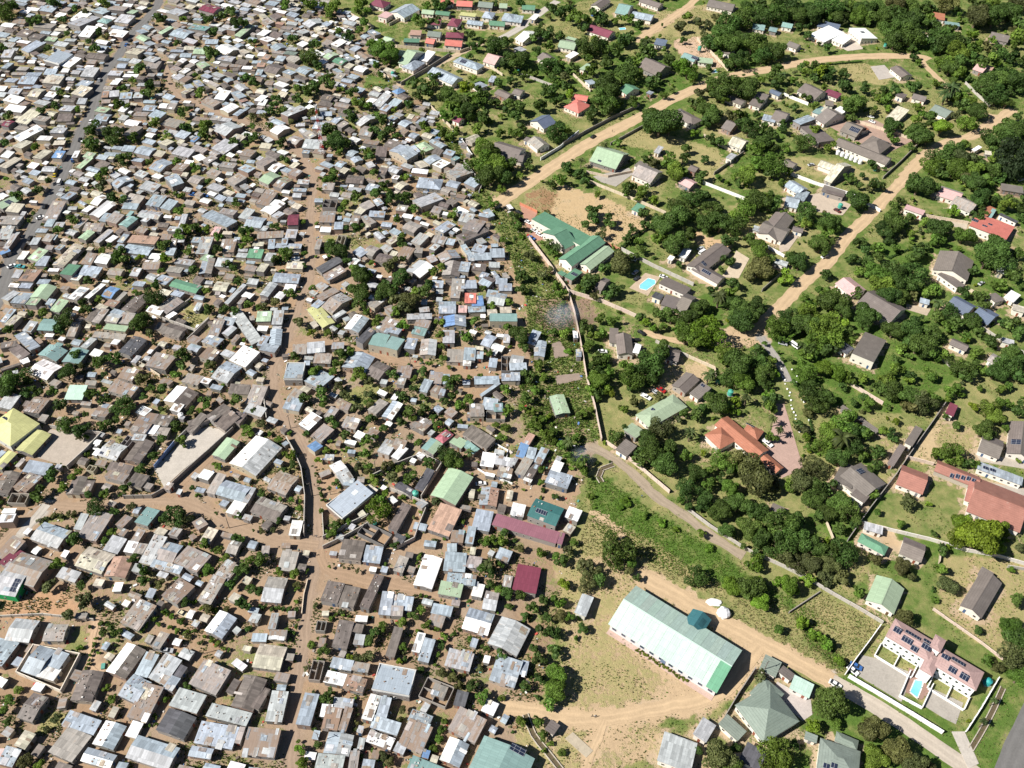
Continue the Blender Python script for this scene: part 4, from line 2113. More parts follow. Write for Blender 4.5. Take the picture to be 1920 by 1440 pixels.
ROW1 = '''
T 0 0
1510 70 1600 110 1645 60 M1h
310 75 390 100 420 60 b0
690 90 770 120 830 75 b0
510 190 600 215 750 130 gp0
520 150 600 170 690 110 w0
800 80 930 90 970 50 r0
730 160 800 180 840 150 T3
860 160 960 180 1010 130 g0
1250 100 1340 130 1410 85 g0
950 100 1000 110 1040 80 G0
240 210 380 220 430 180 r0
120 260 200 280 250 240 d0
210 290 300 300 350 260 d0
585 270 670 280 740 215 w0
820 260 920 290 950 245 w0
340 300 410 315 430 290 G0
160 370 210 400 330 340 b0
0 430 80 430 120 380 g0
0 520 50 520 110 470 b0
340 450 440 490 540 420 b0h
460 490 520 510 610 450 w0
640 430 780 450 820 410 d1
1010 280 1080 310 1140 290 G1
1190 245 1210 260 1300 215 G0
1280 260 1380 300 1450 240 b1
1410 220 1540 240 1580 200 T0
1690 230 1760 240 1830 195 g0
1750 265 1800 275 1920 205 G0
930 410 1030 420 1100 370 k0
1060 460 1150 470 1220 430 g0
1090 520 1180 525 1210 460 r0
1450 400 1540 410 1560 360 G1
1600 370 1700 410 1810 370 w1
1620 440 1740 470 1760 430 g1
1460 480 1520 510 1590 490 G1
1330 540 1380 550 1440 520 w2
320 560 410 560 440 520 b0
310 620 440 630 490 580 k0
330 580 460 580 500 560 b0
120 630 250 630 300 580 b0
540 700 620 730 690 670 k0
560 650 650 660 710 610 b0
600 570 700 580 750 520 g0
820 640 880 640 910 600 w0
800 570 900 570 930 530 g0
760 730 810 730 820 690 R0
815 730 890 720 900 680 g0
900 740 990 740 990 700 b0
1000 740 1070 740 1080 690 g0
55 700 140 710 170 670 g0
200 720 280 730 350 670 k1
20 750 130 780 190 740 w0
330 720 400 730 440 700 w0
430 840 530 840 580 790 g0
420 910 530 910 550 860 d0
120 910 200 940 310 850 k0
0 940 60 950 120 910 M1
0 830 150 830 230 800 w0
70 1030 150 1050 360 980 w0
240 900 340 920 380 880 r0
380 1000 480 1010 500 960 g0
80 1110 160 1120 260 1060 k0
240 1190 310 1200 400 1130 k0
390 1180 460 1190 490 1140 U0
0 1260 50 1280 160 1190 k0
540 1190 580 1190 600 1130 w0
600 1180 680 1180 740 1150 G0
550 1260 600 1260 720 1190 G0
700 840 790 850 840 810 G0
700 900 800 910 840 860 b1
880 830 930 840 980 800 w0
720 980 780 1010 830 960 d0
910 1020 980 1030 1080 950 r0
1090 980 1160 990 1190 970 b0
1060 830 1150 830 1190 790 b1
1100 870 1190 890 1260 850 b0
1240 820 1300 820 1340 780 r0
1200 940 1320 970 1390 910 r0
1480 760 1600 790 1680 770 r0
1600 740 1680 750 1740 690 w0
1740 700 1790 750 1840 720 b0
1780 760 1810 770 1870 750 R0
1650 820 1710 850 1790 800 w2
1740 860 1780 870 1840 830 b2
1600 980 1690 1020 1820 950 g1h
1560 900 1640 900 1680 870 r0
1410 1060 1450 1060 1520 1030 U0
1300 1020 1380 1040 1440 1000 b0
1190 1080 1250 1100 1310 1060 k0
1280 1150 1410 1180 1470 1130 g0
910 1130 1000 1140 1020 1100 b0
980 1150 1110 1160 1200 1110 b1
980 1210 1060 1220 1090 1190 b0
1110 1260 1200 1290 1310 1220 b1
1280 1280 1370 1290 1430 1230 r0
820 1380 880 1410 1010 1350 b1
990 1310 1070 1330 1130 1300 g0
1030 1410 1150 1440 1220 1390 g0
1230 1330 1290 1400 1380 1370 b2h
1400 1360 1480 1380 1540 1330 r1
1530 1300 1620 1320 1680 1290 r0
1570 1110 1680 1150 1800 1090 g0
1520 1200 1560 1230 1630 1190 r0
1620 1260 1740 1260 1800 1220 r0
1780 1270 1860 1300 1920 1260 b0
1700 1350 1760 1390 1850 1340 r0
1540 1410 1640 1440 1700 1400 g0
1720 1050 1800 1070 1850 1020 k0
1800 1170 1880 1190 1920 1130 r0
1440 610 1490 650 1540 640 b0
1540 620 1620 650 1660 640 r0
1350 700 1390 710 1460 670 k0
1500 570 1560 590 1600 570 b0
T 480 0
870 30 960 70 990 20 M3
1035 95 1110 150 1195 70 b2h
920 130 980 150 1030 100 P0
1240 100 1330 110 1345 80 G1
1345 105 1450 120 1460 90 E1
1280 180 1380 190 1395 145 M1
1430 190 1510 200 1550 145 M3
1380 30 1480 30 1490 0 J1
1500 45 1620 50 1630 10 J1
1520 120 1640 130 1660 100 Y0
1660 50 1770 60 1790 20 q1
1690 130 1770 140 1800 95 b3
1820 60 1880 60 1890 25 G1
1570 180 1690 190 1720 160 b1
1740 190 1860 195 1880 160 E1
1850 140 1940 160 1950 110 b3
1145 270 1230 270 1250 225 R0
1280 270 1380 280 1400 240 q1
1420 280 1555 285 1560 245 M3
1265 320 1330 330 1360 295 J1
1410 340 1540 350 1560 305 J1
1105 320 1225 325 1230 290 E0
930 300 1000 310 1060 290 G1
855 240 890 280 910 250 b0
1050 410 1110 420 1150 385 G1
1060 470 1130 490 1280 395 G1h
1215 450 1280 460 1355 400 w0
1090 500 1180 530 1270 470 b3
1270 550 1470 630 1570 590 b1h
1480 460 1660 530 1710 490 b3h
1705 460 1790 490 1860 430 P1
1620 640 1680 670 1740 640 b0
1745 610 1780 620 1800 580 b0
1800 700 1880 750 1920 710 d1
1000 685 1060 700 1140 680 U3
600 650 650 660 690 640 b0
720 520 800 540 855 510 w1
600 265 660 290 690 260 b1
550 330 610 350 690 320 w0
590 370 650 390 690 380 d0
610 320 690 330 745 300 w0
700 370 740 390 790 360 b0
735 395 830 430 880 430 r1
505 425 540 450 620 410 G1
570 460 640 490 695 455 E1
650 440 700 460 750 440 b0
340 175 400 205 510 170 g1
300 240 350 260 410 235 g0
200 260 240 270 265 250 b0
145 180 200 190 215 170 R0
30 150 90 180 150 170 r0
0 50 60 70 80 60 w0
60 40 140 50 180 15 b0
220 110 290 130 330 110 b0
220 80 300 90 345 60 g0
380 90 430 100 440 85 b0
0 270 60 280 120 230 w0
20 300 90 320 150 290 w0
100 350 150 380 240 355 b1
300 330 350 350 400 330 w0
410 270 450 280 475 265 w0
110 400 200 410 230 385 r0
200 410 290 420 320 390 q0
135 450 200 460 230 430 b0
220 440 290 470 340 440 r0
40 440 90 450 120 420 R0
0 500 60 500 75 475 R0
60 530 150 560 210 500 d1
0 560 40 570 50 530 b0
200 545 260 570 300 540 b0
290 530 370 560 440 520 b1
590 580 640 600 670 560 r0
500 500 550 520 590 500 r0
440 570 500 580 540 550 r0
860 790 930 800 1030 720 gp0
930 820 980 840 1020 800 b0
990 780 1050 800 1100 760 b0
600 840 700 860 750 830 d1
480 740 560 760 600 720 d1
0 760 40 780 80 720 w0
0 790 60 790 100 750 w0
180 870 240 890 390 810 g0h
100 980 160 1010 260 960 w1
415 900 510 900 500 870 b0
430 960 510 980 520 930 b0
230 1060 300 1090 355 1040 r1
340 1000 400 1040 460 1020 r0
340 1110 480 1120 510 1060 g0
350 1150 400 1160 400 1130 b0
430 1150 510 1170 520 1130 r0
670 1160 720 1180 770 1140 b1
700 1190 740 1220 810 1200 b1
590 1240 640 1260 680 1220 b1
610 1290 660 1300 710 1270 k0
670 1370 800 1380 820 1320 d1
740 920 780 950 930 880 g1
560 910 600 930 660 890 b1
600 940 640 960 700 930 r0
770 1010 860 1030 900 960 r1
900 1170 980 1180 980 1110 d0
950 1090 1060 1120 1110 1080 d0
1010 1130 1130 1210 1200 1150 b2h
1140 1100 1190 1150 1240 1140 b0
1210 1090 1260 1150 1320 1110 G3
1290 1060 1390 1110 1440 1090 b1
1330 1040 1370 1040 1400 1030 U0
1070 930 1120 960 1170 920 b1
980 890 1030 910 1065 880 b0
1130 890 1170 900 1190 860 k0
1170 910 1200 920 1230 870 R0
1205 930 1240 950 1280 890 b0
1140 1020 1190 1040 1230 1010 b1
1260 1200 1300 1240 1390 1190 b1
1320 1240 1390 1270 1460 1220 w0
1400 1150 1470 1170 1500 1140 b0
1450 1200 1490 1210 1540 1180 T0
1420 1300 1500 1350 1640 1290 gp0
1470 1270 1540 1280 1580 1240 r0
1560 1370 1640 1410 1690 1370 b0
1210 1400 1390 1430 1395 1350 b3
1430 1390 1510 1420 1530 1370 b1
1020 1400 1080 1420 1160 1380 k1
970 1280 1050 1300 1110 1260 g1
920 1300 970 1320 980 1270 d0
1015 1340 1060 1350 1080 1320 w0
820 1420 900 1440 930 1390 b1
680 1430 780 1440 800 1410 g0
490 1420 580 1430 590 1380 r0
25 1350 90 1390 180 1320 G1
130 1390 190 1420 270 1350 rG1
240 1300 300 1330 350 1290 r0
80 1270 140 1290 230 1240 w1
235 1250 280 1260 340 1230 k0
0 1230 60 1260 140 1200 r0
300 1380 390 1380 410 1350 g0
270 1440 370 1440 390 1410 b0
1465 900 1520 920 1570 890 M1
1545 1040 1620 1060 1710 1040 k2
1780 1140 1960 1220 2000 1120 d1
T 960 0
-100 160 50 160 110 120 b0
70 70 170 75 180 40 E1
130 140 170 150 210 120 w0
25 290 80 320 210 260 w1
0 370 60 390 120 370 g0
580 40 660 60 750 10 d2
755 100 850 110 930 40 T1
870 130 1030 150 1090 110 b1
550 230 720 280 790 240 M1
930 10 1090 50 1160 30 d1
350 350 470 380 490 320 G1
400 290 470 310 490 290 G0
190 430 250 470 330 440 d1
400 420 440 440 500 410 w0
490 530 530 530 610 480 G0
545 610 580 640 635 625 b0
1420 50 1620 60 1720 30 d1
1070 330 1150 350 1160 310 S0
1255 430 1360 460 1420 430 T1
1380 470 1490 470 1520 440 G0
940 500 1090 570 1200 510 d1h
980 530 1040 560 1090 530 d0
1540 390 1620 400 1700 370 d0
800 670 860 710 960 670 E1
1000 700 1040 710 1070 690 b0
390 800 500 850 590 790 J3
450 740 560 760 580 720 J1
0 700 60 720 100 680 d1
135 910 240 970 330 920 S2
110 1060 190 1120 290 1090 r1
80 1050 120 1060 150 1040 d0
0 1210 70 1210 110 1150 d1
560 1210 770 1260 900 1150 G1
1180 850 1350 940 1430 900 d3h
1580 730 1720 790 1760 760 d1
1780 780 1860 810 1920 730 d0
1550 960 1630 980 1730 930 d1
1620 1080 1720 1120 1780 1060 k1
1590 1190 1640 1200 1700 1160 g0
890 1310 1040 1370 1140 1290 r1h
910 1240 980 1270 1030 1240 d0
1240 1370 1330 1410 1400 1370 P1
1310 1270 1370 1290 1420 1260 d1
1060 1140 1100 1150 1140 1110 g0
1860 900 1960 910 2000 880 b0
1780 220 1860 210 1920 190 T0
T 1440 0
0 230 60 240 80 210 T1
90 200 170 210 200 180 T1
310 260 420 320 560 260 w0
470 300 560 330 640 290 w0
600 220 700 300 830 290 w0h
340 200 500 210 570 190 S0
110 340 200 350 280 340 d1
0 690 80 720 120 700 S1
220 680 350 750 450 700 d1
420 700 520 740 550 710 M0
910 510 1000 580 1090 570 d1
1060 740 1160 750 1210 720 d1
950 720 1010 740 1050 710 d0
880 880 970 910 1060 840 k0
1200 830 1330 880 1410 840 q1
0 900 100 920 190 850 d1
180 920 240 950 360 890 b0
330 850 380 870 440 810 T0
360 890 420 940 570 870 d1
350 870 420 880 500 830 k0
240 960 380 1080 500 1050 d0
480 1080 880 1230 950 1190 d1
690 1090 840 1160 930 1080 d3h
540 980 660 1030 740 960 d1
640 970 680 990 770 970 O0
370 1240 500 1290 540 1250 k1
410 1350 470 1370 640 1240 k1
110 1230 180 1270 220 1230 d1
1320 190 1430 200 1440 170 T0
1640 290 1780 310 1830 270 d1
1520 520 1600 540 1680 500 P1
1560 490 1680 530 1690 510 R0
1230 140 1320 150 1330 110 O0
1110 260 1200 260 1230 230 R0
1520 1120 1550 1130 1610 1110 w0
1620 1160 1700 1160 1720 1140 k0
90 1390 220 1440 330 1420 b1
400 1430 560 1480 580 1440 d0
1740 1430 1900 1440 1920 1400 d0
1240 1440 1300 1450 1350 1430 P0
500 820 560 850 600 830 w0
420 790 480 790 500 760 d0
'''
TREES1 = '''
T 0 0
20 80 90 d
100 40 70 d
240 160 60 d
300 140 50 d
480 140 50 d
1200 140 70 d
1540 140 60 d
1660 120 50 d
1380 140 40 m
1590 390 80 d
1330 320 40 d
1130 640 70 d
1110 690 60 d
1040 510 60 d
360 360 50 d
20 360 50 d
660 310 40 d
740 240 50 d
700 360 50 d
890 360 50 d
920 660 50 d
690 960 80 d
850 1010 90 d
670 1070 70 d
700 1110 50 d
830 1050 60 d
910 1190 60 d
960 1180 50 d
930 1230 40 d
320 820 50 d
50 860 50 d
580 820 40 m
410 790 50 d
30 1070 50 d
270 1100 50 m
40 1340 40 m
1360 850 60 d
1410 810 40 d
1540 1000 80 m
1530 920 60 m
1400 960 60 d
1000 1030 60 m
1150 920 60 m
1250 1010 40 m
1880 1030 60 d
1850 1080 50 d
1740 1060 50 d
1680 1190 40 m
1330 1210 40 m
1460 1260 50 m
1120 1220 40 m
1570 1350 40 d
750 1330 50 m
780 1290 50 m
750 1390 60 o
640 960 50 d
1500 690 60 m
1240 590 50 d
1220 520 40 m
1850 580 60 d
1900 620 60 d
1470 560 30 m
1900 310 40 m
1600 240 60 d
1780 170 80 d
1730 90 60 d
400 20 70 d
780 20 60 m
560 60 40 d
500 250 40 d
640 90 40 o
800 270 40 o
280 1430 50 d
360 1340 60 d
1900 870 40 o
1890 940 50 m
440 690 40 m
1000 600 40 m
880 780 60 m
950 800 40 m
T 480 0
390 420 90 d
470 490 60 d
460 330 60 d
280 280 50 d
540 60 80 m
580 30 60 m
550 110 50 m
380 20 80 m
220 30 60 m
700 270 70 d
620 230 50 m
780 220 50 m
820 170 60 m
950 370 100 m
1000 410 90 m
900 490 50 m
860 330 60 m
560 640 60 d
500 600 60 d
440 650 80 d
380 690 70 d
320 660 60 m
160 730 50 d
140 780 50 d
320 740 60 d
540 560 40 d
710 690 60 d
640 670 40 m
770 760 60 m
820 790 60 m
560 960 70 d
530 990 50 d
600 1060 90 d
680 1080 80 d
550 1080 60 d
620 1140 50 m
860 1170 60 d
820 1140 50 m
700 840 50 d
710 890 60 d
200 830 60 d
110 830 50 d
420 840 60 o
60 870 40 o
100 930 60 d
260 910 40 o
190 1070 60 d
200 1190 40 d
230 1200 40 d
940 900 60 d
1000 960 60 d
900 970 60 d
950 1010 60 d
1060 1010 40 m
880 1300 50 m
740 1280 40 m
580 1290 60 d
580 1340 60 d
530 1350 50 m
650 1420 30 m
480 1420 30 m
1120 1330 50 m
960 1390 60 d
980 1420 40 m
1250 1140 30 p
1180 620 60 d
1250 640 60 d
1280 690 80 d
1220 720 60 d
1320 630 50 d
1440 700 100 d
1490 740 90 d
1570 660 80 y
1620 730 80 m
1560 740 60 p
1480 810 80 m
1610 830 90 d
1530 850 60 m
1690 770 60 m
1680 690 70 d
1720 880 80 d
1660 960 70 m
1700 900 50 d
1830 1000 50 m
1800 770 60 d
1820 620 60 d
1900 610 50 d
1880 780 70 d
1700 1110 90 m
1750 1160 100 d
1680 1220 110 m
1800 1240 110 m
1760 1320 110 d
1860 1320 90 d
1900 1240 80 d
1830 1400 90 m
1900 1400 70 d
1880 490 80 d
1900 420 60 d
1640 350 60 d
1700 300 70 d
1800 350 100 d
1880 310 60 d
1600 260 50 d
1350 150 50 d
1230 170 60 d
1200 130 50 m
1440 20 50 d
1350 30 80 d
1280 40 50 m
1800 30 40 d
1420 870 70 m
1370 930 60 m
1400 1000 60 m
1460 1020 60 m
1500 970 50 m
1040 590 40 m
940 560 40 m
960 470 40 m
1310 150 50 d
840 70 40 m
760 80 50 m
780 20 70 m
1600 420 40 d
1250 380 40 m
1400 490 20 p
1340 570 60 d
1260 940 50 m
1290 970 40 m
1140 790 50 d
1040 820 30 y
900 860 40 m
T 960 0
40 450 100 d
110 430 60 d
60 420 60 d
200 380 50 d
290 490 90 d
250 470 60 d
460 500 50 d
60 800 80 d
40 870 80 d
70 960 60 d
220 790 80 d
340 750 70 d
430 710 60 l
300 680 80 d
410 640 60 d
250 680 60 d
600 820 60 d
580 880 60 d
330 1000 90 d
420 980 60 m
120 1230 60 d
30 1320 70 d
60 1300 60 m
420 1260 70 d
500 1300 60 d
360 1360 70 m
300 1380 50 d
360 920 40 d
700 620 110 d
720 700 110 d
660 750 100 d
700 810 80 d
780 790 60 m
910 750 60 d
860 560 100 d
850 500 80 d
700 460 80 d
780 390 80 d
700 380 60 d
590 350 100 d
520 340 70 d
680 340 60 d
620 300 50 m
870 300 80 d
820 290 60 m
880 240 70 d
1010 310 60 p
970 410 80 d
1030 380 80 d
980 330 60 d
930 460 60 m
1170 440 80 d
1200 470 60 d
1040 630 80 d
1080 580 60 d
1140 680 90 m
1200 650 70 d
1100 740 80 d
1320 520 100 l
1290 480 60 l
1350 580 80 m
1010 830 120 d
1110 920 160 d
1060 880 100 d
1180 950 90 d
1030 950 80 d
1300 1120 60 d
1290 1180 60 d
1010 1200 60 d
1060 1210 60 o
1220 1290 90 m
1180 1210 80 m
870 1410 80 d
980 1410 60 m
1450 1190 50 d
1420 1320 70 d
1550 1330 40 m
1760 1310 100 m
1870 1220 90 m
1840 1130 80 m
1880 1060 90 d
1560 1060 70 d
1500 1040 60 d
1360 1000 50 l
1500 860 100 d
1440 820 90 d
1380 780 80 d
1450 920 70 d
1560 640 120 d
1610 600 80 d
1480 640 60 d
1560 700 90 d
1760 660 100 d
1700 630 80 m
1420 690 60 o
1690 440 90 d
1640 470 60 d
1280 300 40 d
1600 320 110 d
1500 310 90 d
1560 240 100 d
1720 300 100 d
1800 340 100 d
1880 410 90 d
1880 300 80 d
1640 170 100 d
1740 140 100 d
1860 130 90 d
1780 60 90 d
1860 40 80 d
1540 140 60 o
1320 120 60 m
1260 200 70 o
1400 170 60 o
1480 180 50 o
1130 170 40 d
540 210 60 d
360 90 80 d
420 60 70 d
300 50 60 d
480 130 80 m
560 140 60 m
640 120 80 d
700 150 60 d
780 150 50 m
880 150 60 m
950 180 50 d
260 250 70 d
200 220 60 d
370 270 50 d
160 270 60 d
280 340 60 m
600 520 70 m
560 440 50 m
160 550 50 m
400 580 60 o
90 540 30 m
40 540 30 l
690 1080 50 p
520 1200 40 p
610 1140 30 d
1690 870 80 m
1650 870 70 o
1780 960 100 d
1860 970 80 d
1840 860 40 d
1760 880 50 m
1740 560 26 d
1830 550 26 d
1880 600 50 m
1850 760 40 d
300 20 50 m
60 20 60 d
20 100 30 d
180 110 30 d
T 1440 0
50 80 120 d
150 40 120 d
260 60 100 d
220 120 90 d
340 110 100 d
430 50 120 d
520 110 90 d
460 140 60 m
560 60 80 d
680 120 90 m
720 60 100 d
640 40 80 m
830 60 90 d
930 60 110 o
760 130 80 d
880 150 100 d
960 130 110 d
1050 60 100 d
1110 150 100 d
1040 180 120 d
920 230 100 d
960 290 110 d
1080 270 110 d
1090 330 90 d
1170 310 80 d
1200 130 60 m
1230 190 70 d
1180 60 80 d
1290 260 110 d
1320 320 100 d
1360 230 80 d
1390 290 80 d
1250 340 80 d
1240 70 50 d
1350 40 90 o
1410 70 50 d
1430 380 110 m
1530 370 80 m
1540 260 60 l
1480 310 70 d
1570 120 120 o
1700 130 110 d
1820 80 110 d
1640 60 80 d
1560 40 80 d
1690 40 90 m
1880 30 90 o
1860 150 80 d
1880 260 80 m
1860 330 60 m
1240 450 90 d
1320 460 90 m
1370 500 90 d
1460 460 80 d
1450 540 80 m
1400 580 90 d
1540 440 80 d
1600 460 80 d
1700 440 80 m
1760 400 70 d
1830 430 80 d
1890 460 60 d
1620 630 110 d
1700 600 110 d
1780 580 100 d
1860 620 110 d
1640 690 80 d
1720 720 100 d
1800 740 110 d
1700 810 90 m
1860 780 90 m
1880 850 80 d
1380 660 100 p
1450 720 80 m
1340 700 80 p
1520 740 90 m
1470 790 80 d
1400 740 60 m
1560 830 90 d
1500 900 110 m
1440 960 100 o
1560 920 70 d
1300 950 100 l
1240 930 60 d
1150 960 80 d
1140 1010 120 d
1060 980 60 d
1200 1030 90 d
1220 880 70 d
1100 900 60 m
1170 850 50 l
1130 810 60 m
930 950 90 d
900 940 60 d
640 790 100 d
700 770 80 d
590 810 50 d
770 830 40 d
890 740 80 m
830 740 50 m
900 810 40 l
1090 640 80 d
960 670 60 d
880 680 60 d
580 640 80 d
720 660 60 d
560 560 50 d
730 620 30 d
460 550 60 d
440 590 50 d
380 490 60 d
400 540 80 y
300 530 50 m
340 570 60 d
250 500 50 d
60 520 70 d
30 570 60 d
100 600 60 d
160 680 50 o
50 640 60 d
120 560 50 p
450 350 70 d
300 260 50 d
240 210 60 d
50 370 100 d
20 420 80 d
230 420 50 d
380 160 50 o
350 960 60 m
280 1080 90 d
460 1100 60 m
140 1110 60 m
30 1000 60 d
20 1100 60 d
40 1240 110 m
30 1290 70 d
620 880 50 d
630 1340 50 d
710 1320 40 d
830 1380 80 d
870 1400 60 o
100 1370 50 m
870 1260 28 d
110 920 40 d
930 1040 60 m
1310 1160 110 d
1230 1240 90 m
1280 1280 80 d
1400 1120 90 d
1460 1180 110 o
1470 1080 60 m
1400 1260 100 m
1350 1230 70 d
1540 1280 100 m
1600 1250 80 d
1560 1360 100 d
1500 1350 80 o
1640 1360 80 m
1700 1270 90 d
1690 1180 70 m
1130 1390 110 d
1060 1390 70 m
1240 1410 80 d
1820 1220 130 f
1760 1260 80 d
1880 1190 60 f
1720 1040 130 d
1800 980 130 d
1880 960 100 d
1760 950 80 d
1650 1040 60 d
1900 1100 70 l
1700 1120 60 d
1840 1060 80 d
1900 1290 60 d
1740 1340 60 d
1420 870 60 o
340 790 50 m
230 890 20 d
'''
# ------------------------------------------------------------------ ground: one sheet, with bare earth, dry and lush areas told apart by attributes
def inpoly(P, poly):
    x, y = P[:, 0], P[:, 1]
    r = np.zeros(len(P), bool)
    n = len(poly)
    for i in range(n):
        (x0, y0), (x1, y1) = poly[i], poly[(i + 1) % n]
        if y0 == y1: continue
        c = ((y0 > y) != (y1 > y)) & (x < (x1 - x0) * (y - y0) / (y1 - y0) + x0)
        r ^= c
    return r
def dist_line(P, L):
    d = np.full(len(P), 1e9)
    for a, b in zip(L[:-1], L[1:]):
        ab = b - a
        t = np.clip(((P - a) @ ab) / max(ab @ ab, 1e-9), 0, 1)
        d = np.minimum(d, np.hypot(*(P - a - t[:, None] * ab).T))
    return d
def spline(pts, step=3.0):
    p = np.asarray(pts, float)
    if len(p) < 3: return p
    e = np.vstack([2 * p[0] - p[1], p, 2 * p[-1] - p[-2]])
    out = []
    for i in range(1, len(e) - 2):
        a, b, c, d = e[i - 1], e[i], e[i + 1], e[i + 2]
        n = max(1, int(np.hypot(*(c - b)) / step))
        for t in np.arange(n) / n:
            out.append(.5 * (2 * b + (c - a) * t + (2 * a - 5 * b + 4 * c - d) * t * t + (3 * b - a - 3 * c + d) * t ** 3))
    out.append(e[-2])
    return np.array(out)
DIRT, TAN, GREYD, TAR, CONC = (.32, .222, .148), (.47, .345, .215), (.30, .25, .205), (.16, .155, .15), (.42, .385, .34)
ROADS = [  # name, px polyline, width m, colour, label
 ('dirt_street', '546,1470 548,1400 553,1330 560,1270 568,1215 572,1160 580,1110 590,1065 597,1020 592,960 584,900 577,860 562,820 532,782 516,742 512,702 521,670 536,640 551,600 566,560 580,520 584,470 580,420 583,385 589,345 572,302 548,277 505,252 450,225 412,212 375,198 345,185 325,170 312,140 300,110', 3.7, (.30, .22, .16)),
 ('dirt_street', '-40,1040 0,1020 40,985 85,950 162,950 250,940 320,938 375,952 425,978 480,1004 540,1016 597,1022', 3.8, (.32, .23, .16)),
 ('dirt_street', '318,935 345,905 380,872 400,850', 2.6, DIRT),
 ('dirt_street', '540,650 580,638 630,642 670,655 705,672 755,680 830,697 880,706 950,713', 2.8, DIRT),
 ('dirt_street', '598,1030 610,1065 650,1078 700,1092 760,1102 830,1118', 4.0, DIRT),
 ('tarmac_street', '300,-20 295,10 270,40 243,68 222,105 197,135 183,172 173,208 152,248 136,288 116,332 100,362 86,388 64,425 42,458 22,482 14,510 4,545 -20,600', 5.6, TAR),
 ('dirt_road', '935,380 985,346 1040,310 1100,271 1150,245 1192,224 1225,206 1262,185 1300,168 1340,152 1385,140 1440,130 1500,118 1560,110 1640,105 1720,106 1742,112', 8.5, TAN),
 ('dirt_road', '1722,108 1740,128 1760,148 1782,168 1815,192 1850,214 1890,222', 4.5, TAN),
 ('dirt_road', '1900,205 1858,232 1825,254 1780,266 1742,286 1702,328 1664,368 1622,412 1592,440 1552,490 1512,524 1482,555 1448,590 1430,606 1418,622', 7.0, TAN),
 ('dirt_track', '1440,600 1415,622 1375,634 1310,642 1255,636 1205,622', 3.6, TAN),
 ('dirt_road', '1190,78 1240,46 1290,12 1310,-8', 6.0, TAN),
 ('dirt_road', '752,157 800,131 850,106 905,80', 5.0, (.45, .35, .24)),
 ('concrete_lane', '1045,2 1012,25 985,46 960,61 925,80', 6.0, CONC),
 ('concrete_path', '88,946 70,968 52,986 38,1003', 3.5, CONC),
 ('tarmac_lane', '1425,632 1447,660 1463,684 1478,716', 4.0, (.30, .28, .255)),
 ('gravel_track', '1105,838 1135,850 1180,882 1230,930 1285,968 1340,1010 1395,1042', 4.2, (.31, .25, .185)),
 ('dirt_road', '1215,1085 1290,1128 1340,1158 1395,1188 1445,1215 1500,1245 1565,1282', 6.5, TAN),
 ('paved_road', '1560,1278 1600,1300 1650,1330 1700,1362 1755,1400 1815,1442 1850,1468', 6.0, (.43, .375, .31)),
 ('tarmac_road', '1968,1290 1941,1330 1921,1372 1903,1410 1884,1460', 7.5, (.155, .15, .145)),
 ('dirt_track', '930,1328 965,1328 1010,1336 1070,1347 1140,1346 1210,1332 1280,1320 1340,1302 1375,1275 1400,1240 1425,1212', 5.0, TAN),
 ('dirt_track', '1135,1350 1120,1385 1105,1420 1095,1450', 3.0, TAN),
 ('footpath', '180,1165 172,1210 168,1250 190,1275', 2.5, (.46, .32, .21)),
 ('footpath', '1105,960 1130,972 1150,986 1165,1004', 1.2, TAN),
]
RW = []
for nm, s, w, c in ROADS:
    P = spline(GV([[float(q) for q in p.split(',')] for p in s.split()]))
    RW.append((nm, P, w, c))
SUBURB = GV([(560, -30), (640, 20), (700, 60), (745, 150), (800, 195), (868, 262), (905, 352), (975, 400), (1062, 545), (1090, 650), (1102, 720), (1120, 830), (1080, 960), (1060, 1060), (1040, 1200), (1010, 1330), (950, 1480), (2100, 1600), (2100, -40)])
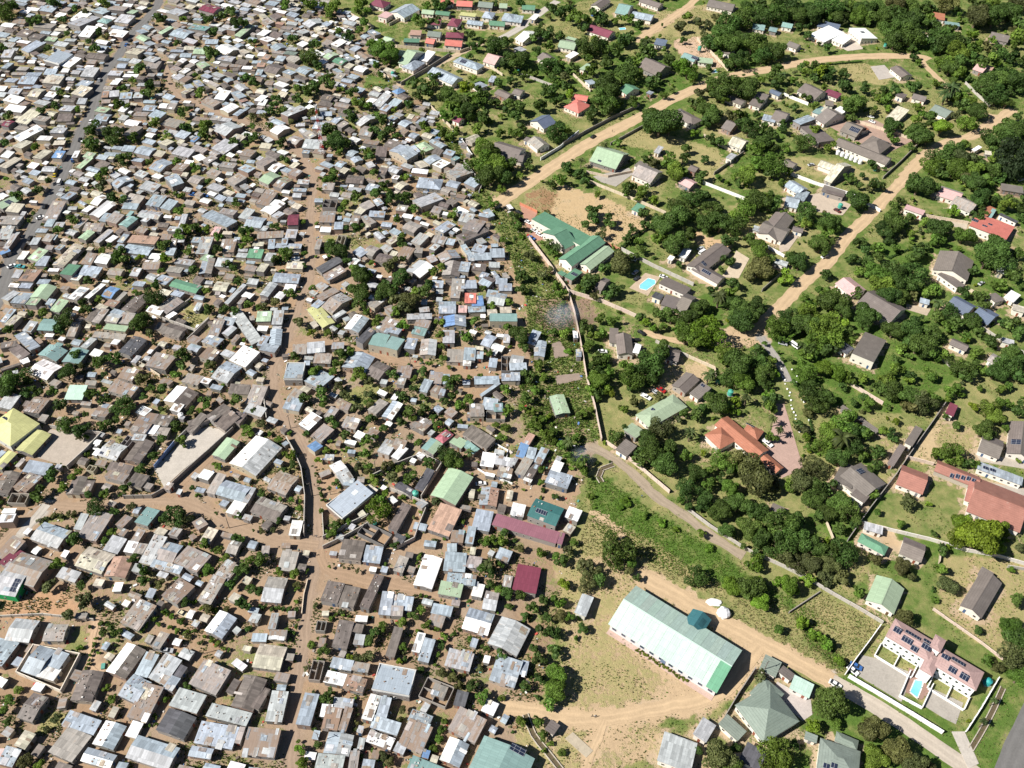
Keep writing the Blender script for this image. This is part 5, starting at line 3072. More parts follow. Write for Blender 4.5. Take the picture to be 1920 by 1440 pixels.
GP = [  # px polygon, colour or None, veg, dryness
 ([(560, -60), (640, 20), (700, 60), (745, 150), (800, 195), (868, 262), (905, 352), (975, 400), (1062, 545), (1090, 650), (1102, 720), (1120, 830), (1080, 960), (1060, 1060), (1040, 1200), (1010, 1330), (950, 1480), (2100, 1600), (2100, -60)], (.43, .32, .20), .78, .26),
 ([(840, 240), (900, 345), (985, 440), (1062, 560), (1085, 640), (1095, 700), (1000, 690), (985, 560), (940, 440), (880, 360), (820, 240)], None, .85, .25),
 ([(970, 690), (1110, 700), (1125, 820), (1060, 880), (985, 830)], (.33, .24, .16), .6, .25),
 ([(1040, 1060), (1120, 1030), (1200, 1060), (1250, 1085), (1440, 1205), (1405, 1280), (1350, 1330), (1240, 1350), (1100, 1460), (955, 1460), (975, 1335), (1030, 1320), (1060, 1200)], TAN, .58, .94),
 ([(1180, 1075), (1215, 1062), (1400, 1170), (1450, 1215), (1425, 1250), (1395, 1190), (1240, 1095)], TAN, .12, .9),
 ([(1130, 1175), (1180, 1195), (1300, 1275), (1345, 1305), (1330, 1345), (1230, 1345), (1130, 1330), (1210, 1310), (1250, 1275)], TAN, .38, .95),
 ([(1095, 1345), (1250, 1335), (1225, 1420), (1130, 1450)], TAN, .45, .95),
 ([(1100, 890), (1140, 900), (1240, 970), (1330, 1020), (1400, 1075), (1530, 1150), (1575, 1185), (1480, 1150), (1370, 1110), (1260, 1075), (1190, 1040), (1110, 990)], None, 1.0, .02),
 ([(1100, 970), (1190, 1000), (1290, 1060), (1370, 1110), (1360, 1125), (1240, 1080), (1150, 1050), (1080, 1040)], None, .8, .7),
 ([(1390, 1085), (1480, 1140), (1575, 1255), (1560, 1275), (1440, 1205), (1360, 1150)], None, .92, .5),
 ([(1482, 1147), (1537, 1110), (1650, 1172), (1588, 1268), (1520, 1215)], None, .95, .62),
 ([(1490, 1155), (1530, 1170), (1590, 1250), (1575, 1260), (1510, 1200)], None, 1.0, .05),
 ([(1640, 1055), (1740, 1050), (1765, 1060), (1745, 1140), (1880, 1240), (1890, 1270), (1840, 1240), (1720, 1170), (1655, 1165), (1590, 1120)], None, .95, .15),
 ([(1770, 1040), (1930, 1050), (1930, 1180), (1880, 1235), (1750, 1142)], TAN, .62, .8),
 ([(1625, 985), (1680, 990), (1690, 1030), (1660, 1045)], TAN, .2, .9),
 ([(1700, 870), (1820, 840), (1800, 1030), (1617, 978), (1650, 940)], None, .85, .3),
 ([(1755, 790), (1840, 800), (1830, 870), (1700, 862)], TAN, .6, .75),
 ([(1700, 862), (1755, 792), (1765, 800), (1740, 868)], (.47, .36, .21), .25, .9),
 ([(1250, 1380), (1330, 1350), (1345, 1400), (1330, 1460), (1220, 1460)], TAN, .5, .8),
 ([(1860, 1275), (1915, 1310), (1870, 1395), (1840, 1430), (1800, 1400)], None, 1.0, .05),
 ([(1800, 1180), (1880, 1240), (1870, 1270), (1830, 1300)], None, .9, .2),
 ([(985, 365), (1020, 350), (1055, 370), (1030, 402), (985, 385)], (.30, .18, .10), .45, .95),
 ([(1050, 345), (1140, 372), (1230, 420), (1140, 470), (1030, 405)], (.48, .35, .20), .3, .95),
 ([(1150, 560), (1240, 575), (1230, 590), (1165, 570), (1160, 530), (1210, 500), (1230, 510)], None, 1.0, .12),
 ([(1010, 560), (1110, 560), (1120, 600), (1040, 640), (1000, 600)], (.26, .18, .13), .4, .5),
 ([(1300, 430), (1370, 460), (1360, 480), (1290, 445)], (.52, .36, .21), .1, .9),
 ([(1355, 615), (1440, 600), (1440, 650), (1360, 650), (1290, 640)], TAN, .08, .9),
 ([(1255, 675), (1330, 680), (1325, 720), (1240, 740), (1190, 740), (1240, 715)], (.48, .36, .22), .45, .8),
 ([(1150, 270), (1200, 240), (1350, 280), (1360, 320), (1330, 345), (1250, 285)], None, .8, .75),
 ([(1570, 120), (1620, 118), (1680, 140), (1660, 160), (1590, 150)], None, .75, .85),
 ([(1260, 75), (1310, 70), (1360, 125), (1330, 130), (1270, 100)], (.52, .37, .26), .15, .8),
 ([(1090, 0), (1170, 0), (1190, 60), (1060, 90), (1000, 60)], None, .85, .45),
 ([(1200, 30), (1370, 0), (1360, 70), (1210, 70)], None, .7, .7),
 ([(700, 30), (750, 40), (740, 60), (680, 60)], None, .95, .1),
 ([(690, 140), (740, 150), (735, 168), (680, 165)], None, .95, .1),
 ([(860, 250), (960, 260), (955, 290), (890, 285)], None, .95, .15),
 ([(1640, 345), (1720, 275), (1740, 285), (1660, 350)], None, .95, .3),
 ([(1450, 290), (1560, 300), (1650, 330), (1640, 350), (1480, 320)], None, .75, .7),
 ([(330, 580), (360, 565), (395, 595), (360, 615)], None, .8, .7),
 ([(640, 730), (710, 720), (700, 760), (640, 750)], None, .85, .4),
 ([(600, 445), (640, 440), (700, 455), (660, 470)], None, .6, .6),
 ([(60, 970), (150, 955), (130, 975), (70, 985)], None, .85, .3),
 ([(0, 1120), (60, 1115), (120, 1100), (160, 1140), (100, 1160), (0, 1160)], (.44, .27, .16), .3, .8),
 ([(62, 1375), (90, 1335), (130, 1340), (100, 1370)], None, .75, .7),
 ([(140, 1190), (175, 1165), (165, 1230), (120, 1225)], None, .7, .6),
 ([(560, 1070), (640, 1075), (830, 1105), (820, 1125), (700, 1110), (640, 1090)], DIRT, .1, .8),
]
xs = np.arange(-432, 433, 1.8); ys = np.arange(70, 781, 1.8)
GX, GY = np.meshgrid(xs, ys)
GPT = np.stack([GX.ravel(), GY.ravel()], 1)
def vnoise(P, s, seed):
    r = np.random.default_rng(seed)
    T = r.random((128, 128))
    q = P / s
    i = np.floor(q).astype(int); f = q - i; f = f * f * (3 - 2 * f)
    a = T[i[:, 0] % 128, i[:, 1] % 128]; b = T[(i[:, 0] + 1) % 128, i[:, 1] % 128]
    c = T[i[:, 0] % 128, (i[:, 1] + 1) % 128]; d = T[(i[:, 0] + 1) % 128, (i[:, 1] + 1) % 128]
    return (a * (1 - f[:, 0]) + b * f[:, 0]) * (1 - f[:, 1]) + (c * (1 - f[:, 0]) + d * f[:, 0]) * f[:, 1]
WP = GPT + 2.2 * np.stack([vnoise(GPT, 4, 1) + .5 * vnoise(GPT, 1.8, 2) - .75, vnoise(GPT, 4, 3) + .5 * vnoise(GPT, 1.8, 4) - .75], 1)
gcol = np.zeros((len(GPT), 3)); PLOT = np.zeros(len(GPT), bool)
gcol[:] = (.335, .228, .145)
gcol = gcol * (.88 + .24 * vnoise(GPT, 25, 5))[:, None]
gq = np.clip(vnoise(GPT, 11, 15) * 1.6 - .5, 0, 1)[:, None] * .6
gcol = gcol * (1 - gq) + np.array([.31, .25, .195]) * gq
gveg = .37 + .12 * np.clip((GPT[:, 1] - 330) / 150, 0, 1) + .34 * (vnoise(GPT, 18, 6) - .5)
gdry = np.full(len(GPT), .45)
for poly, c, v, d in GP:
    k = inpoly(WP, GV(poly))
    if c: gcol[k] = np.array(c)
    PLOT[k] = poly is GP[0][0]
    gveg[k] = v + .15 * (vnoise(GPT[k], 12, 8) - .5); gdry[k] = d
for nm, P, w, c in RW:
    dd = dist_line(WP, P[::2] if len(P) > 4 else P)
    k = dd < w * .5 + .7
    gcol[k] = np.array(c) * 1.02
    gveg[k] = np.minimum(gveg[k], .05)
    k2 = (dd >= w * .5 + .7) & (dd < w * .5 + 2)
    gveg[k2] = np.maximum(gveg[k2] - .12, 0)
ny, nx = GX.shape
gm = bpy.data.meshes.new('ground')
vv = np.concatenate([np.stack([GX.ravel(), GY.ravel(), np.zeros(nx * ny)], 1)])
idx = np.arange(nx * ny).reshape(ny, nx)
qd = np.stack([idx[:-1, :-1], idx[:-1, 1:], idx[1:, 1:], idx[1:, :-1]], -1).reshape(-1, 4)
# the same sheet runs on to the horizon in large faces round the fine middle
B = 4000.0
o = len(vv)
vv = np.vstack([vv, [(-B, -B, 0), (B, -B, 0), (B, B, 0), (-B, B, 0)]])
ring = [(idx[0, 0], idx[0, -1], o, o + 1), (idx[0, -1], idx[-1, -1], o + 1, o + 2), (idx[-1, -1], idx[-1, 0], o + 2, o + 3), (idx[-1, 0], idx[0, 0], o + 3, o)]
rq = np.array([(c_, d_, b_, a_) for a_, b_, c_, d_ in ring])
qd = np.vstack([qd, rq])
gm.vertices.add(len(vv)); gm.vertices.foreach_set('co', vv.astype(np.float32).ravel())
gm.loops.add(qd.size); gm.loops.foreach_set('vertex_index', qd.ravel().astype(np.int32))
gm.polygons.add(len(qd)); gm.polygons.foreach_set('loop_start', (np.arange(len(qd)) * 4).astype(np.int32))
gm.update(calc_edges=True)
A = gm.attributes.new('gc', 'FLOAT_COLOR', 'POINT')
ca = np.ones((len(vv), 4), np.float32); ca[:len(GPT), :3] = gcol; ca[:len(GPT), 3] = gveg; ca[len(GPT):] = (.42, .31, .19, .7)
A.data.foreach_set('color', ca.ravel())
A = gm.attributes.new('gd', 'FLOAT', 'POINT')
da = np.full(len(vv), .4, np.float32); da[:len(GPT)] = gdry
A.data.foreach_set('value', da)
gm.materials.append(MT['ground'])
tag(link('ground', gm), 'bare orange earth and patchy grass under the whole settlement', kind='structure')

# ------------------------------------------------------------------ roads
for i, (nm, P, w, c) in enumerate(RW):
    if len(P) < 4: P = np.array([P[0] + (P[-1] - P[0]) * t for t in np.linspace(0, 1, 8)])
    T = np.gradient(P, axis=0); T /= np.hypot(*T.T)[:, None]
    N = np.stack([-T[:, 1], T[:, 0]], 1)
    hard = nm.startswith(('tarmac', 'concrete', 'paved'))
    jit = .12 if hard else .5
    mb = MB()
    s = np.concatenate([[0], np.cumsum(np.hypot(*np.diff(P, axis=0).T))])
    wl = w / 2 + jit * (RNG.random(len(P)) - .5) * 2; wr = w / 2 + jit * (RNG.random(len(P)) - .5) * 2
    z = .012 + .004 * i
    for k in range(len(P) - 1):
        mb.face([(*(P[k] - N[k] * wr[k]), z), (*(P[k + 1] - N[k + 1] * wr[k + 1]), z), (*(P[k + 1] + N[k + 1] * wl[k + 1]), z), (*(P[k] + N[k] * wl[k]), z)], c,
                [(1, s[k]), (1, s[k + 1]), (-1, s[k + 1]), (-1, s[k])])
    tag(mb.build(nm, 'road'), kind='structure')
# paved yards, aprons and beds: crisp sheets just above the earth
YARDS = [('concrete_yard', [(95, 805), (185, 817), (128, 876), (70, 858), (80, 822)], (.40, .345, .29)),
 ('concrete_yard', [(350, 815), (390, 800), (425, 808), (418, 822), (345, 880), (308, 914), (288, 878), (330, 840)], (.46, .42, .37)),
 ('brick_driveway', [(1455, 757), (1470, 757), (1480, 790), (1506, 878), (1466, 897), (1452, 880), (1436, 846), (1448, 800)], (.40, .275, .23)),
 ('paved_yard', [(1614, 1228), (1640, 1234), (1705, 1260), (1698, 1298), (1690, 1316), (1604, 1264)], (.36, .33, .29)),
 ('paved_yard', [(1730, 1322), (1745, 1290), (1806, 1318), (1792, 1358), (1768, 1346)], (.36, .33, .29)),
 ('paved_yard', [(1457, 1278), (1520, 1312), (1523, 1340), (1505, 1352), (1470, 1322), (1450, 1292)], (.46, .41, .38)),
 ('brick_yard', [(974, 384), (1008, 400), (1000, 412), (1020, 448), (1008, 452), (990, 432)], (.40, .22, .16)),
 ('tennis_court', [(1632, 125), (1658, 122), (1679, 145), (1648, 150)], (.42, .38, .34)),
 ('driveway', [(1112, 331), (1180, 315), (1186, 327), (1155, 350), (1128, 342)], (.36, .33, .29)),
 ('driveway', [(1455, 372), (1545, 362), (1596, 384), (1580, 404), (1535, 398)], (.46, .38, .30)),
 ('driveway', [(1828, 850), (1840, 866), (1925, 880), (1925, 866), (1850, 852)], (.42, .37, .31)),
 ('driveway', [(1838, 902), (1925, 918), (1925, 958), (1905, 955), (1895, 925), (1850, 915)], (.40, .36, .31)),
 ('driveway', [(1462, 455), (1492, 432), (1502, 436), (1478, 470), (1460, 475)], (.46, .38, .30)),
 ('driveway', [(1690, 402), (1815, 418), (1812, 430), (1720, 412)], (.44, .38, .30)),
 ('driveway', [(1700, 570), (1745, 580), (1738, 592), (1698, 580)], (.44, .36, .27)),
 ('driveway', [(1380, 470), (1405, 485), (1385, 522), (1352, 520), (1370, 495)], (.52, .43, .32)),
 ('paved_yard', [(1545, 232), (1640, 225), (1715, 262), (1660, 290), (1600, 262)], (.36, .25, .20)),
 ('courtyard', [(1520, 62), (1580, 58), (1620, 92), (1590, 96)], (.52, .45, .38)),
 ('pool_deck', [(1180, 540), (1210, 512), (1238, 520), (1215, 555)], (.46, .36, .26)),
 ('pool_deck', [(1704, 1252), (1730, 1262), (1742, 1300), (1728, 1312), (1698, 1298)], (.30, .19, .155)),
 ('concrete_bed', [(1059, 1385), (1074, 1373), (1112, 1408), (1099, 1421)], (.42, .36, .27)),
 ('vegetable_bed', [(1040, 705), (1085, 700), (1092, 712), (1045, 722)], (.27, .21, .17)),
 ('vegetable_bed', [(1034, 645), (1050, 640), (1068, 668), (1040, 672)], (.27, .21, .17)),
 ('paved_yard', [(1375, 1415), (1410, 1405), (1420, 1430), (1390, 1440)], (.45, .38, .31)),
 ('driveway', [(1784, 1372), (1808, 1372), (1835, 1432), (1815, 1442)], (.46, .42, .37))]
for i, (nm, p, c) in enumerate(YARDS):
    q = GV(p); z = .125 + .004 * i
    if np.sum(q[:, 0] * np.roll(q[:, 1], -1) - np.roll(q[:, 0], -1) * q[:, 1]) < 0: q = q[::-1]
    mb = MB(); mb.prism([tuple(a) for a in q], -.05, z, c)
    tag(mb.build(nm, 'conc'), kind='structure')
for p in ([(1199, 535), (1215, 522), (1229, 526), (1229, 533), (1212, 545), (1199, 542)], [(1705, 1298), (1715, 1275), (1731, 1277), (1728, 1290), (1720, 1310)],
          [(1810 - 480 + 10, 131), (1342, 131), (1346, 136), (1335, 138)], [(1160, 53), (1172, 52), (1174, 56), (1162, 57)]):
    q = GV(p)
    if np.sum(q[:, 0] * np.roll(q[:, 1], -1) - np.roll(q[:, 0], -1) * q[:, 1]) < 0: q = q[::-1]
    c = q.mean(0)
    mb = MB(); mb.prism([tuple(a) for a in q], .0, .26, (1, 1, 1))
    t = tag(mb.build('swimming_pool', 'water'), None, 'pool')
    rim = MB()
    for a, b in zip(q, np.roll(q, -1, 0)):
        m2 = (a + b) / 2; l = np.hypot(*(b - a)); rim.box((m2[0], m2[1], .17), (l + .3, .35, .34), (.75, .72, .66), math.atan2(b[1] - a[1], b[0] - a[0]))
    rim.build('rim', 'conc', t)
    name_later(t, 'turquoise swimming pool', (c[0], c[1], 0))
# storm drain by the hall and open ditch by the lawn
for s, w in (('985,1340 1000,1378 1025,1410 1055,1448', 1.8), ('1880,1290 1862,1330 1842,1368 1820,1405', 1.6), ('243,1350 1, 1') if False else ('1150,872 1128,880 1122,895 1128,905', 2.0)):
    P = spline(GV([[float(q) for q in p.split(',')] for p in s.split()]))
    mb = MB()
    for a, b in zip(P[:-1], P[1:]):
        d = (b - a) / np.hypot(*(b - a)); n = np.array([-d[1], d[0]]) * w / 2
        for k in (-1, 1):
            m2 = (a + b) / 2 + n * k
            mb.box((m2[0], m2[1], .22), (np.hypot(*(b - a)) + .1, .28, .44), (.45, .40, .33), math.atan2(d[1], d[0]))
        mb.face([(*(a - n), .14), (*(b - n), .14), (*(b + n), .14), (*(a + n), .14)], (.11, .085, .05))
    tag(mb.build('drain_channel', 'conc'), kind='structure')
# ------------------------------------------------------------------ buildings
CC = dict(g=(.41, .425, .435), b=(.325, .375, .425), w=(.80, .80, .79), d=(.165, .14, .125), c=(.09, .09, .10), r=(.335, .305, .28), R=(.42, .275, .21), k=(.50, .46, .37),  # blue-grey holds sky reflection, white partly sun glint, put into base colour
          G=(.35, .45, .31), E=(.125, .26, .17), T=(.22, .34, .325), M=(.18, .045, .07), O=(.36, .145, .085), Y=(.50, .50, .23), U=(.16, .27, .46), P=(.55, .36, .34), q=(.19, .225, .195),
          N=(.42, .56, .48), S=(.12, .15, .215), A=(.33, .15, .115), J=(.55, .175, .14), L=(.40, .125, .15), V=(.30, .135, .175), Z=(.05, .16, .155))
CN = dict(g='light grey', b='blue-grey', w='white', d='dark brown', c='charcoal', r='rusty brown', R='red', k='cream-grey', G='pale green', E='emerald green', T='teal', M='maroon', O='orange', Y='yellow', U='bright blue',
          P='pink', q='grey-green', N='mint', S='slate blue', A='brick red', J='coral red', L='rosy red', V='dusty mauve', Z='dark teal')
HS = []
for src in (ROW4, ROW3, ROW2, ROW1):
    tx = ty = 0.0
    for l in src.split('\n'):
        p = l.split()
        if not p: continue
        if p[0] == 'T': tx, ty = float(p[1]), float(p[2]); continue
        if p[6] == 'z': continue
        q = np.array(p[:6], float).reshape(3, 2) / 4 + (tx, ty)
        HS.append((q, p[6]))
HS = [(np.array(q, float), c) for q, c in (
 ([(1325, 815.8), (1349, 846), (1377, 824)], 'O3h'), ([(1340, 796), (1417, 862), (1441, 844)], 'O1h'), ([(1388, 811), (1419, 824), (1435, 808)], 'O3'), ([(1420, 861), (1454, 885), (1473, 877)], 'O1'),
 ([(1380, 1322), (1432, 1396), (1497, 1352)], 'q3h'), ([(1396, 1300), (1440, 1322), (1480, 1300)], 'q3'), ([(1533, 1440), (1610, 1470), (1612, 1410)], 'q3h'), ([(1563, 1390), (1605, 1405), (1612, 1388)], 'q3'),
 ([(-20, 1112), (28, 1118), (66, 1060)], 'gp1hs'))] + HS
def inrect(h, x, y, pad=0.0):
    dx, dy = x - h['c'][0], y - h['c'][1]
    co, si = math.cos(h['yaw']), math.sin(h['yaw'])
    lx, ly = dx * co + dy * si, -dx * si + dy * co
    return abs(lx) < h['L'] / 2 + pad and abs(ly) < h['W'] / 2 + pad
BLD = []
for q, code in HS:
    cols = [ch for ch in code if ch in CC]
    shape = int([ch for ch in code if ch.isdigit()][0])
    sub = bool(inpoly(GV([(q[0] + q[2]) / 2]), SUBURB)[0])
    he = (2.9 if sub else 2.35 + .5 * random.random()) + ((.5 if sub and 'E' not in code else 1.3) if 'h' in code else 0) - (.25 if shape == 4 else 0)
    P = GV(q, he)
    ctr = (P[0] + P[2]) / 2
    e = P[1] - P[0]; L = np.hypot(*e); u = e / L
    n = np.array([-u[1], u[0]]); f = P[2] - P[1]
    Wd = abs(f @ n)
    # the traced edges are not quite square: share the turn between the two directions
    g = f / np.hypot(*f); g2 = np.array([g[1], -g[0]])
    if g2 @ u < 0: g2 = -g2
    wa, wb = L, np.hypot(*f)
    a = u * wa + g2 * wb; yaw = math.atan2(a[1], a[0])
    Wd = max(Wd, np.hypot(*f) * .93)
    L *= .985
    pa = abs((q[1][0] - q[0][0]) * (q[2][1] - q[1][1]) - (q[1][1] - q[0][1]) * (q[2][0] - q[1][0]))
    if (f @ n) < 0: yaw = yaw            # near edge first: y runs away from the camera
    if shape == 2: yaw += math.pi / 2; L, Wd = Wd, L
    h = dict(q=q, c=ctr, yaw=yaw, L=min(max(L, 1.6), 48), W=min(max(Wd, 1.5), 30), he=he, cols=cols or ['g'], shape=shape, sub=sub, code=code, pa=pa)
    BLD.append(h)
# wings that overlap a larger roof of the same colour belong to that house
BLD.sort(key=lambda h: -h['L'] * h['W'])
def overlap(h, g):
    co, si = math.cos(h['yaw']), math.sin(h['yaw']); hit = 0
    for a in np.linspace(-.5, .5, 7):
        for b in np.linspace(-.5, .5, 7):
            hit += inrect(g, h['c'][0] + a * h['L'] * co - b * h['W'] * si, h['c'][1] + a * h['L'] * si + b * h['W'] * co)
    return hit / 49
keep = []
for h in BLD:
    lim = .8 if h['sub'] else .5
    if any(np.hypot(*(g['c'] - h['c'])) < g['L'] and g['shape'] != 4 and overlap(h, g) > lim for g in keep): continue
    keep.append(h)
print('dropped twice traced', len(BLD) - len(keep))
BLD = keep
for i, h in enumerate(BLD):
    h['host'] = None
    if not h['sub'] or h['shape'] in (0, 4): continue
    for g in BLD[:i]:
        if g['host'] is not None or g['cols'][0] != h['cols'][0] or g['shape'] == 0: continue
        if np.hypot(*(g['c'] - h['c'])) > 40: continue
        co, si = math.cos(h['yaw']), math.sin(h['yaw'])
        hit = 0
        for a in np.linspace(-.5, .5, 5):
            for b in np.linspace(-.5, .5, 5):
                hit += inrect(g, h['c'][0] + a * h['L'] * co - b * h['W'] * si, h['c'][1] + a * h['L'] * si + b * h['W'] * co)
        if hit >= 2: h['host'] = g; break
TIN = sorted([h for h in BLD if not h['sub'] and h['L'] * h['W'] > 14], key=lambda h: -h['pa'])
for i, h in enumerate(TIN): h['rank'] = i
SHED = sorted([h for h in BLD if not h['sub'] and h['L'] * h['W'] <= 14], key=lambda h: -h['pa'])
for i, h in enumerate(SHED): h['rank'] = i
WALLC = [(.30, .27, .24), (.36, .32, .27), (.25, .235, .22), (.42, .37, .28), (.25, .18, .145), (.22, .21, .20), (.27, .25, .23), (.19, .18, .17)]
def jitcol(c, a=.1):
    k = 1 + a * (random.random() * 2 - 1)
    return tuple(min(.9, x * k * (1 + .05 * (random.random() - .5))) for x in c)
def pitch_of(h):
    return dict([(0, .09), (1, .22 if not h['sub'] else .40), (2, .22 if not h['sub'] else .40), (3, .42), (4, 0)])[h['shape']]
def roof_z(h, x, y):
    t, W2 = h['tan'], h['W'] / 2 + h['oh']
    if h['shape'] == 0: return h['zr'] + t * (W2 - h['dir'] * y)
    z = t * (W2 - abs(y))
    if h['shape'] == 3: z = min(z, t * (h['L'] / 2 + h['oh'] - abs(x)))
    return h['zr'] + max(z, 0)
def prep(h):
    h['oh'] = (.22 if not h['sub'] else .45) if h['shape'] != 4 else 0
    if 'h' in h['code'] and h['shape'] == 0: h['oh'] = .05
    h['L'] -= h['oh'] * 1.6; h['W'] -= h['oh'] * 1.6       # the tracing follows the roof's edge
    h['L'] = max(h['L'], 1.2); h['W'] = max(h['W'], 1.2)
    h['tan'] = pitch_of(h) * (.8 + .4 * random.random())
    h['dir'] = random.choice((-1, 1))
    h['zr'] = h['he'] - .06
    h['wc'] = jitcol((.72, .68, .60) if h['sub'] and random.random() < .7 else random.choice(WALLC))
    if h['cols'][0] == 'Y' and 'h' in h['code']: h['wc'] = (.55, .55, .50)
    if 's' in h['code']: h['wc'] = (.02, .30, .09)
    h['rust'] = 0.0
    c = h['cols'][0]
    base = dict(g=.38, b=.22, w=.06, k=.3, r=.62, R=.6, d=.25, G=.14).get(c, .05)
    if c in 'OYTESNM' : base = .02
    h['rust'] = min(.95, base * (.6 + .8 * random.random()) + (.22 if 'p' in h['code'] else 0))
    h['rc'] = [jitcol(CC[x], .12) for x in (h['cols'] + h['cols'])[:2]]
for h in BLD: prep(h)
def walls_mb(mb, h):
    L, W, t = h['L'] / 2, h['W'] / 2, h['tan']
    c = h['wc']; z = h['he'] - .1
    if h['shape'] == 4:
        th = .2
        for cx, cy, dx, dy in ((0, -W, 2 * L, th), (0, W, 2 * L, th), (-L, 0, th, 2 * W - th), (L, 0, th, 2 * W - th)):
            mb.box((cx, cy, z / 2), (dx, dy, z + random.uniform(-.05, .05)), c)
        for k in range(1, max(2, int(2 * L / 4))):
            x = -L + 2 * L * k / max(2, int(2 * L / 4)); mb.box((x, 0, z / 2 - .05), (.18, 2 * W - 2 * th - .02, z - .1), c)
        if W > 2.5: mb.box((-L / 2, 0, z / 2 - .1), (L * .9, .17, z - .2), c)
        return
    P = [(-L, -W), (L, -W), (L, W), (-L, W)]
    zt = [roof_z(h, *p) - .05 for p in P] if h['shape'] == 0 else [roof_z(h, p[0], p[1]) - .05 for p in P]
    for i in range(4):
        j = (i + 1) % 4
        a, b = P[i], P[j]
        l = math.hypot(b[0] - a[0], b[1] - a[1])
        pts = [(*a, 0), (*b, 0), (*b, zt[j])]
        if h['shape'] in (1, 2) and i in (1, 3): pts.append((a[0], 0, roof_z(h, a[0], 0) - .05))
        pts.append((*a, zt[i]))
        mb.face(pts, c)
def roof_mb(mb, h):
    if h['shape'] == 4: return
    L, W, t = h['L'] / 2 + h['oh'], h['W'] / 2 + h['oh'], h['tan']
    z = h['zr']; sec = math.sqrt(1 + t * t); th = .06 if not h['sub'] else .13
    c0, c1 = (*h['rc'][0], h['rust']), (*h['rc'][1], h['rust'])
    o = random.random() * 300
    if h['shape'] == 0:
        zz = lambda y: roof_z(h, 0, y)
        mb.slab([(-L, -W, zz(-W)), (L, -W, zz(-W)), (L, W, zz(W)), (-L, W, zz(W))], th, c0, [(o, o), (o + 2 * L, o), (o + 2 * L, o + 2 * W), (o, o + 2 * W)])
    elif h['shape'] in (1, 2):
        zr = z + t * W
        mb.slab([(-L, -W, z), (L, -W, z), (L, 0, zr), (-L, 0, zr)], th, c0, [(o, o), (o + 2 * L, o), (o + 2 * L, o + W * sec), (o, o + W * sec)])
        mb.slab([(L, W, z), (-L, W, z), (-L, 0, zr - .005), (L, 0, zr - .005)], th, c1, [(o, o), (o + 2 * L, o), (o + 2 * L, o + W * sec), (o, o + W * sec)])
    else:
        r = max(L - W, 0); W2 = min(W, L); zr = z + t * W2
        A, B = (-r, 0, zr), (r, 0, zr)
        if W > L:
            r = W - L; A, B = (0, -r, zr), (0, r, zr)
            fs = [([(-L, -W, z), (L, -W, z), A], 0), ([(L, W, z), (-L, W, z), B], 0), ([(L, -W, z), (L, W, z), B, A], 1), ([(-L, W, z), (-L, -W, z), A, B], 1)]
        else:
            fs = [([(-L, -W, z), (L, -W, z), B, A], 0), ([(L, W, z), (-L, W, z), A, B], 0), ([(L, -W, z), (L, W, z), B], 1), ([(-L, W, z), (-L, -W, z), A], 1)]
        for pts, k in fs:
            e = Vector(pts[1]) - Vector(pts[0]); e.normalize()
            uv = []
            for p in pts:
                d = Vector(p) - Vector(pts[0]); uu = d.dot(e); uv.append((o + uu, o + (d - uu * e).length))
            mb.slab(pts, th, c0, uv)
def on_roof(h, x, y):
    t = h['tan']
    z = roof_z(h, x, y)
    if h['shape'] == 0: s = -h['dir'] * t
    else: s = -t if y > 0 else t
    return z, math.atan(s)
def details(root, h, roof, nwin=True):
    # doors and windows on the two walls that face the camera most
    co, si = math.cos(h['yaw']), math.sin(h['yaw'])
    tocam = -Vector((h['c'][0], h['c'][1])).normalized()
    sides = []
    for nx_, ny_, ln, off in ((0, -1, h['L'], h['W'] / 2), (0, 1, h['L'], h['W'] / 2), (1, 0, h['W'], h['L'] / 2), (-1, 0, h['W'], h['L'] / 2)):
        wx, wy = nx_ * co - ny_ * si, nx_ * si + ny_ * co
        sides.append((wx * tocam.x + wy * tocam.y, nx_, ny_, ln, off))
    sides.sort(reverse=True)
    first = True
    for f, nx_, ny_, ln, off in sides[:2]:
        if f < .15: continue
        n = max(1, int(ln / 2.6))
        rz = math.atan2(ny_, nx_) + math.pi / 2
        dk = random.randrange(n)
        for k in range(min(n, 6)):
            t = -ln / 2 + ln * (k + .5) / n
            px_, py_ = (off * nx_ + t * (-ny_), off * ny_ + t * nx_)
            if first and k == dk:
                link('door', UNIT['paint'], root, (px_ + nx_ * .02, py_ + ny_ * .02, 0), rz, (.9, .09, min(1.95, h['he'] - .25)), random.choice([(.12, .07, .04), (.2, .2, .21), (.25, .08, .05), (.05, .1, .2)]))
                first = False
            elif nwin and random.random() < .8:
                w = link('window', UNIT['paint'], root, (px_ + nx_ * .015, py_ + ny_ * .015, 1.0), rz, (1.1 if h['sub'] else .8, .08, min(1.0, h['he'] - 1.3)), (.55, .52, .48))
                pn = link('pane', UNIT['glass'], w, (0, -.1, .08), 0, (.84, 1.0, .84), (.03, .035, .04))
def desc_of(h):
    c = h['cols']
    s = {0: 'flat-roofed', 1: 'gabled', 2: 'gabled', 3: 'hip-roofed', 4: 'roofless block-walled'}[h['shape']]
    col = CN[c[0]]
    if len(c) > 1 and h['shape'] in (1, 2) and c[1] != c[0]: col = f'{CN[c[0]]} and {CN[c[1]]}'
    if h['shape'] == 4: col = 'grey'
    a = h['L'] * h['W']
    return ('patched ' if 'p' in h['code'] and h['shape'] != 4 else '') + ('big ' if a > 110 else '') + f'{col} {s}'
def roofmat(h):
    if h['sub'] and h['cols'][0] in 'dOPMRSqAJ': return 'tile'
    return 'clean' if h['cols'][0] in 'TEGYMNUSVZOJL' or h['code'] == 'b0h' or (h['cols'][0] == 'w' and random.random() < .5) else 'metal'
GRP = []
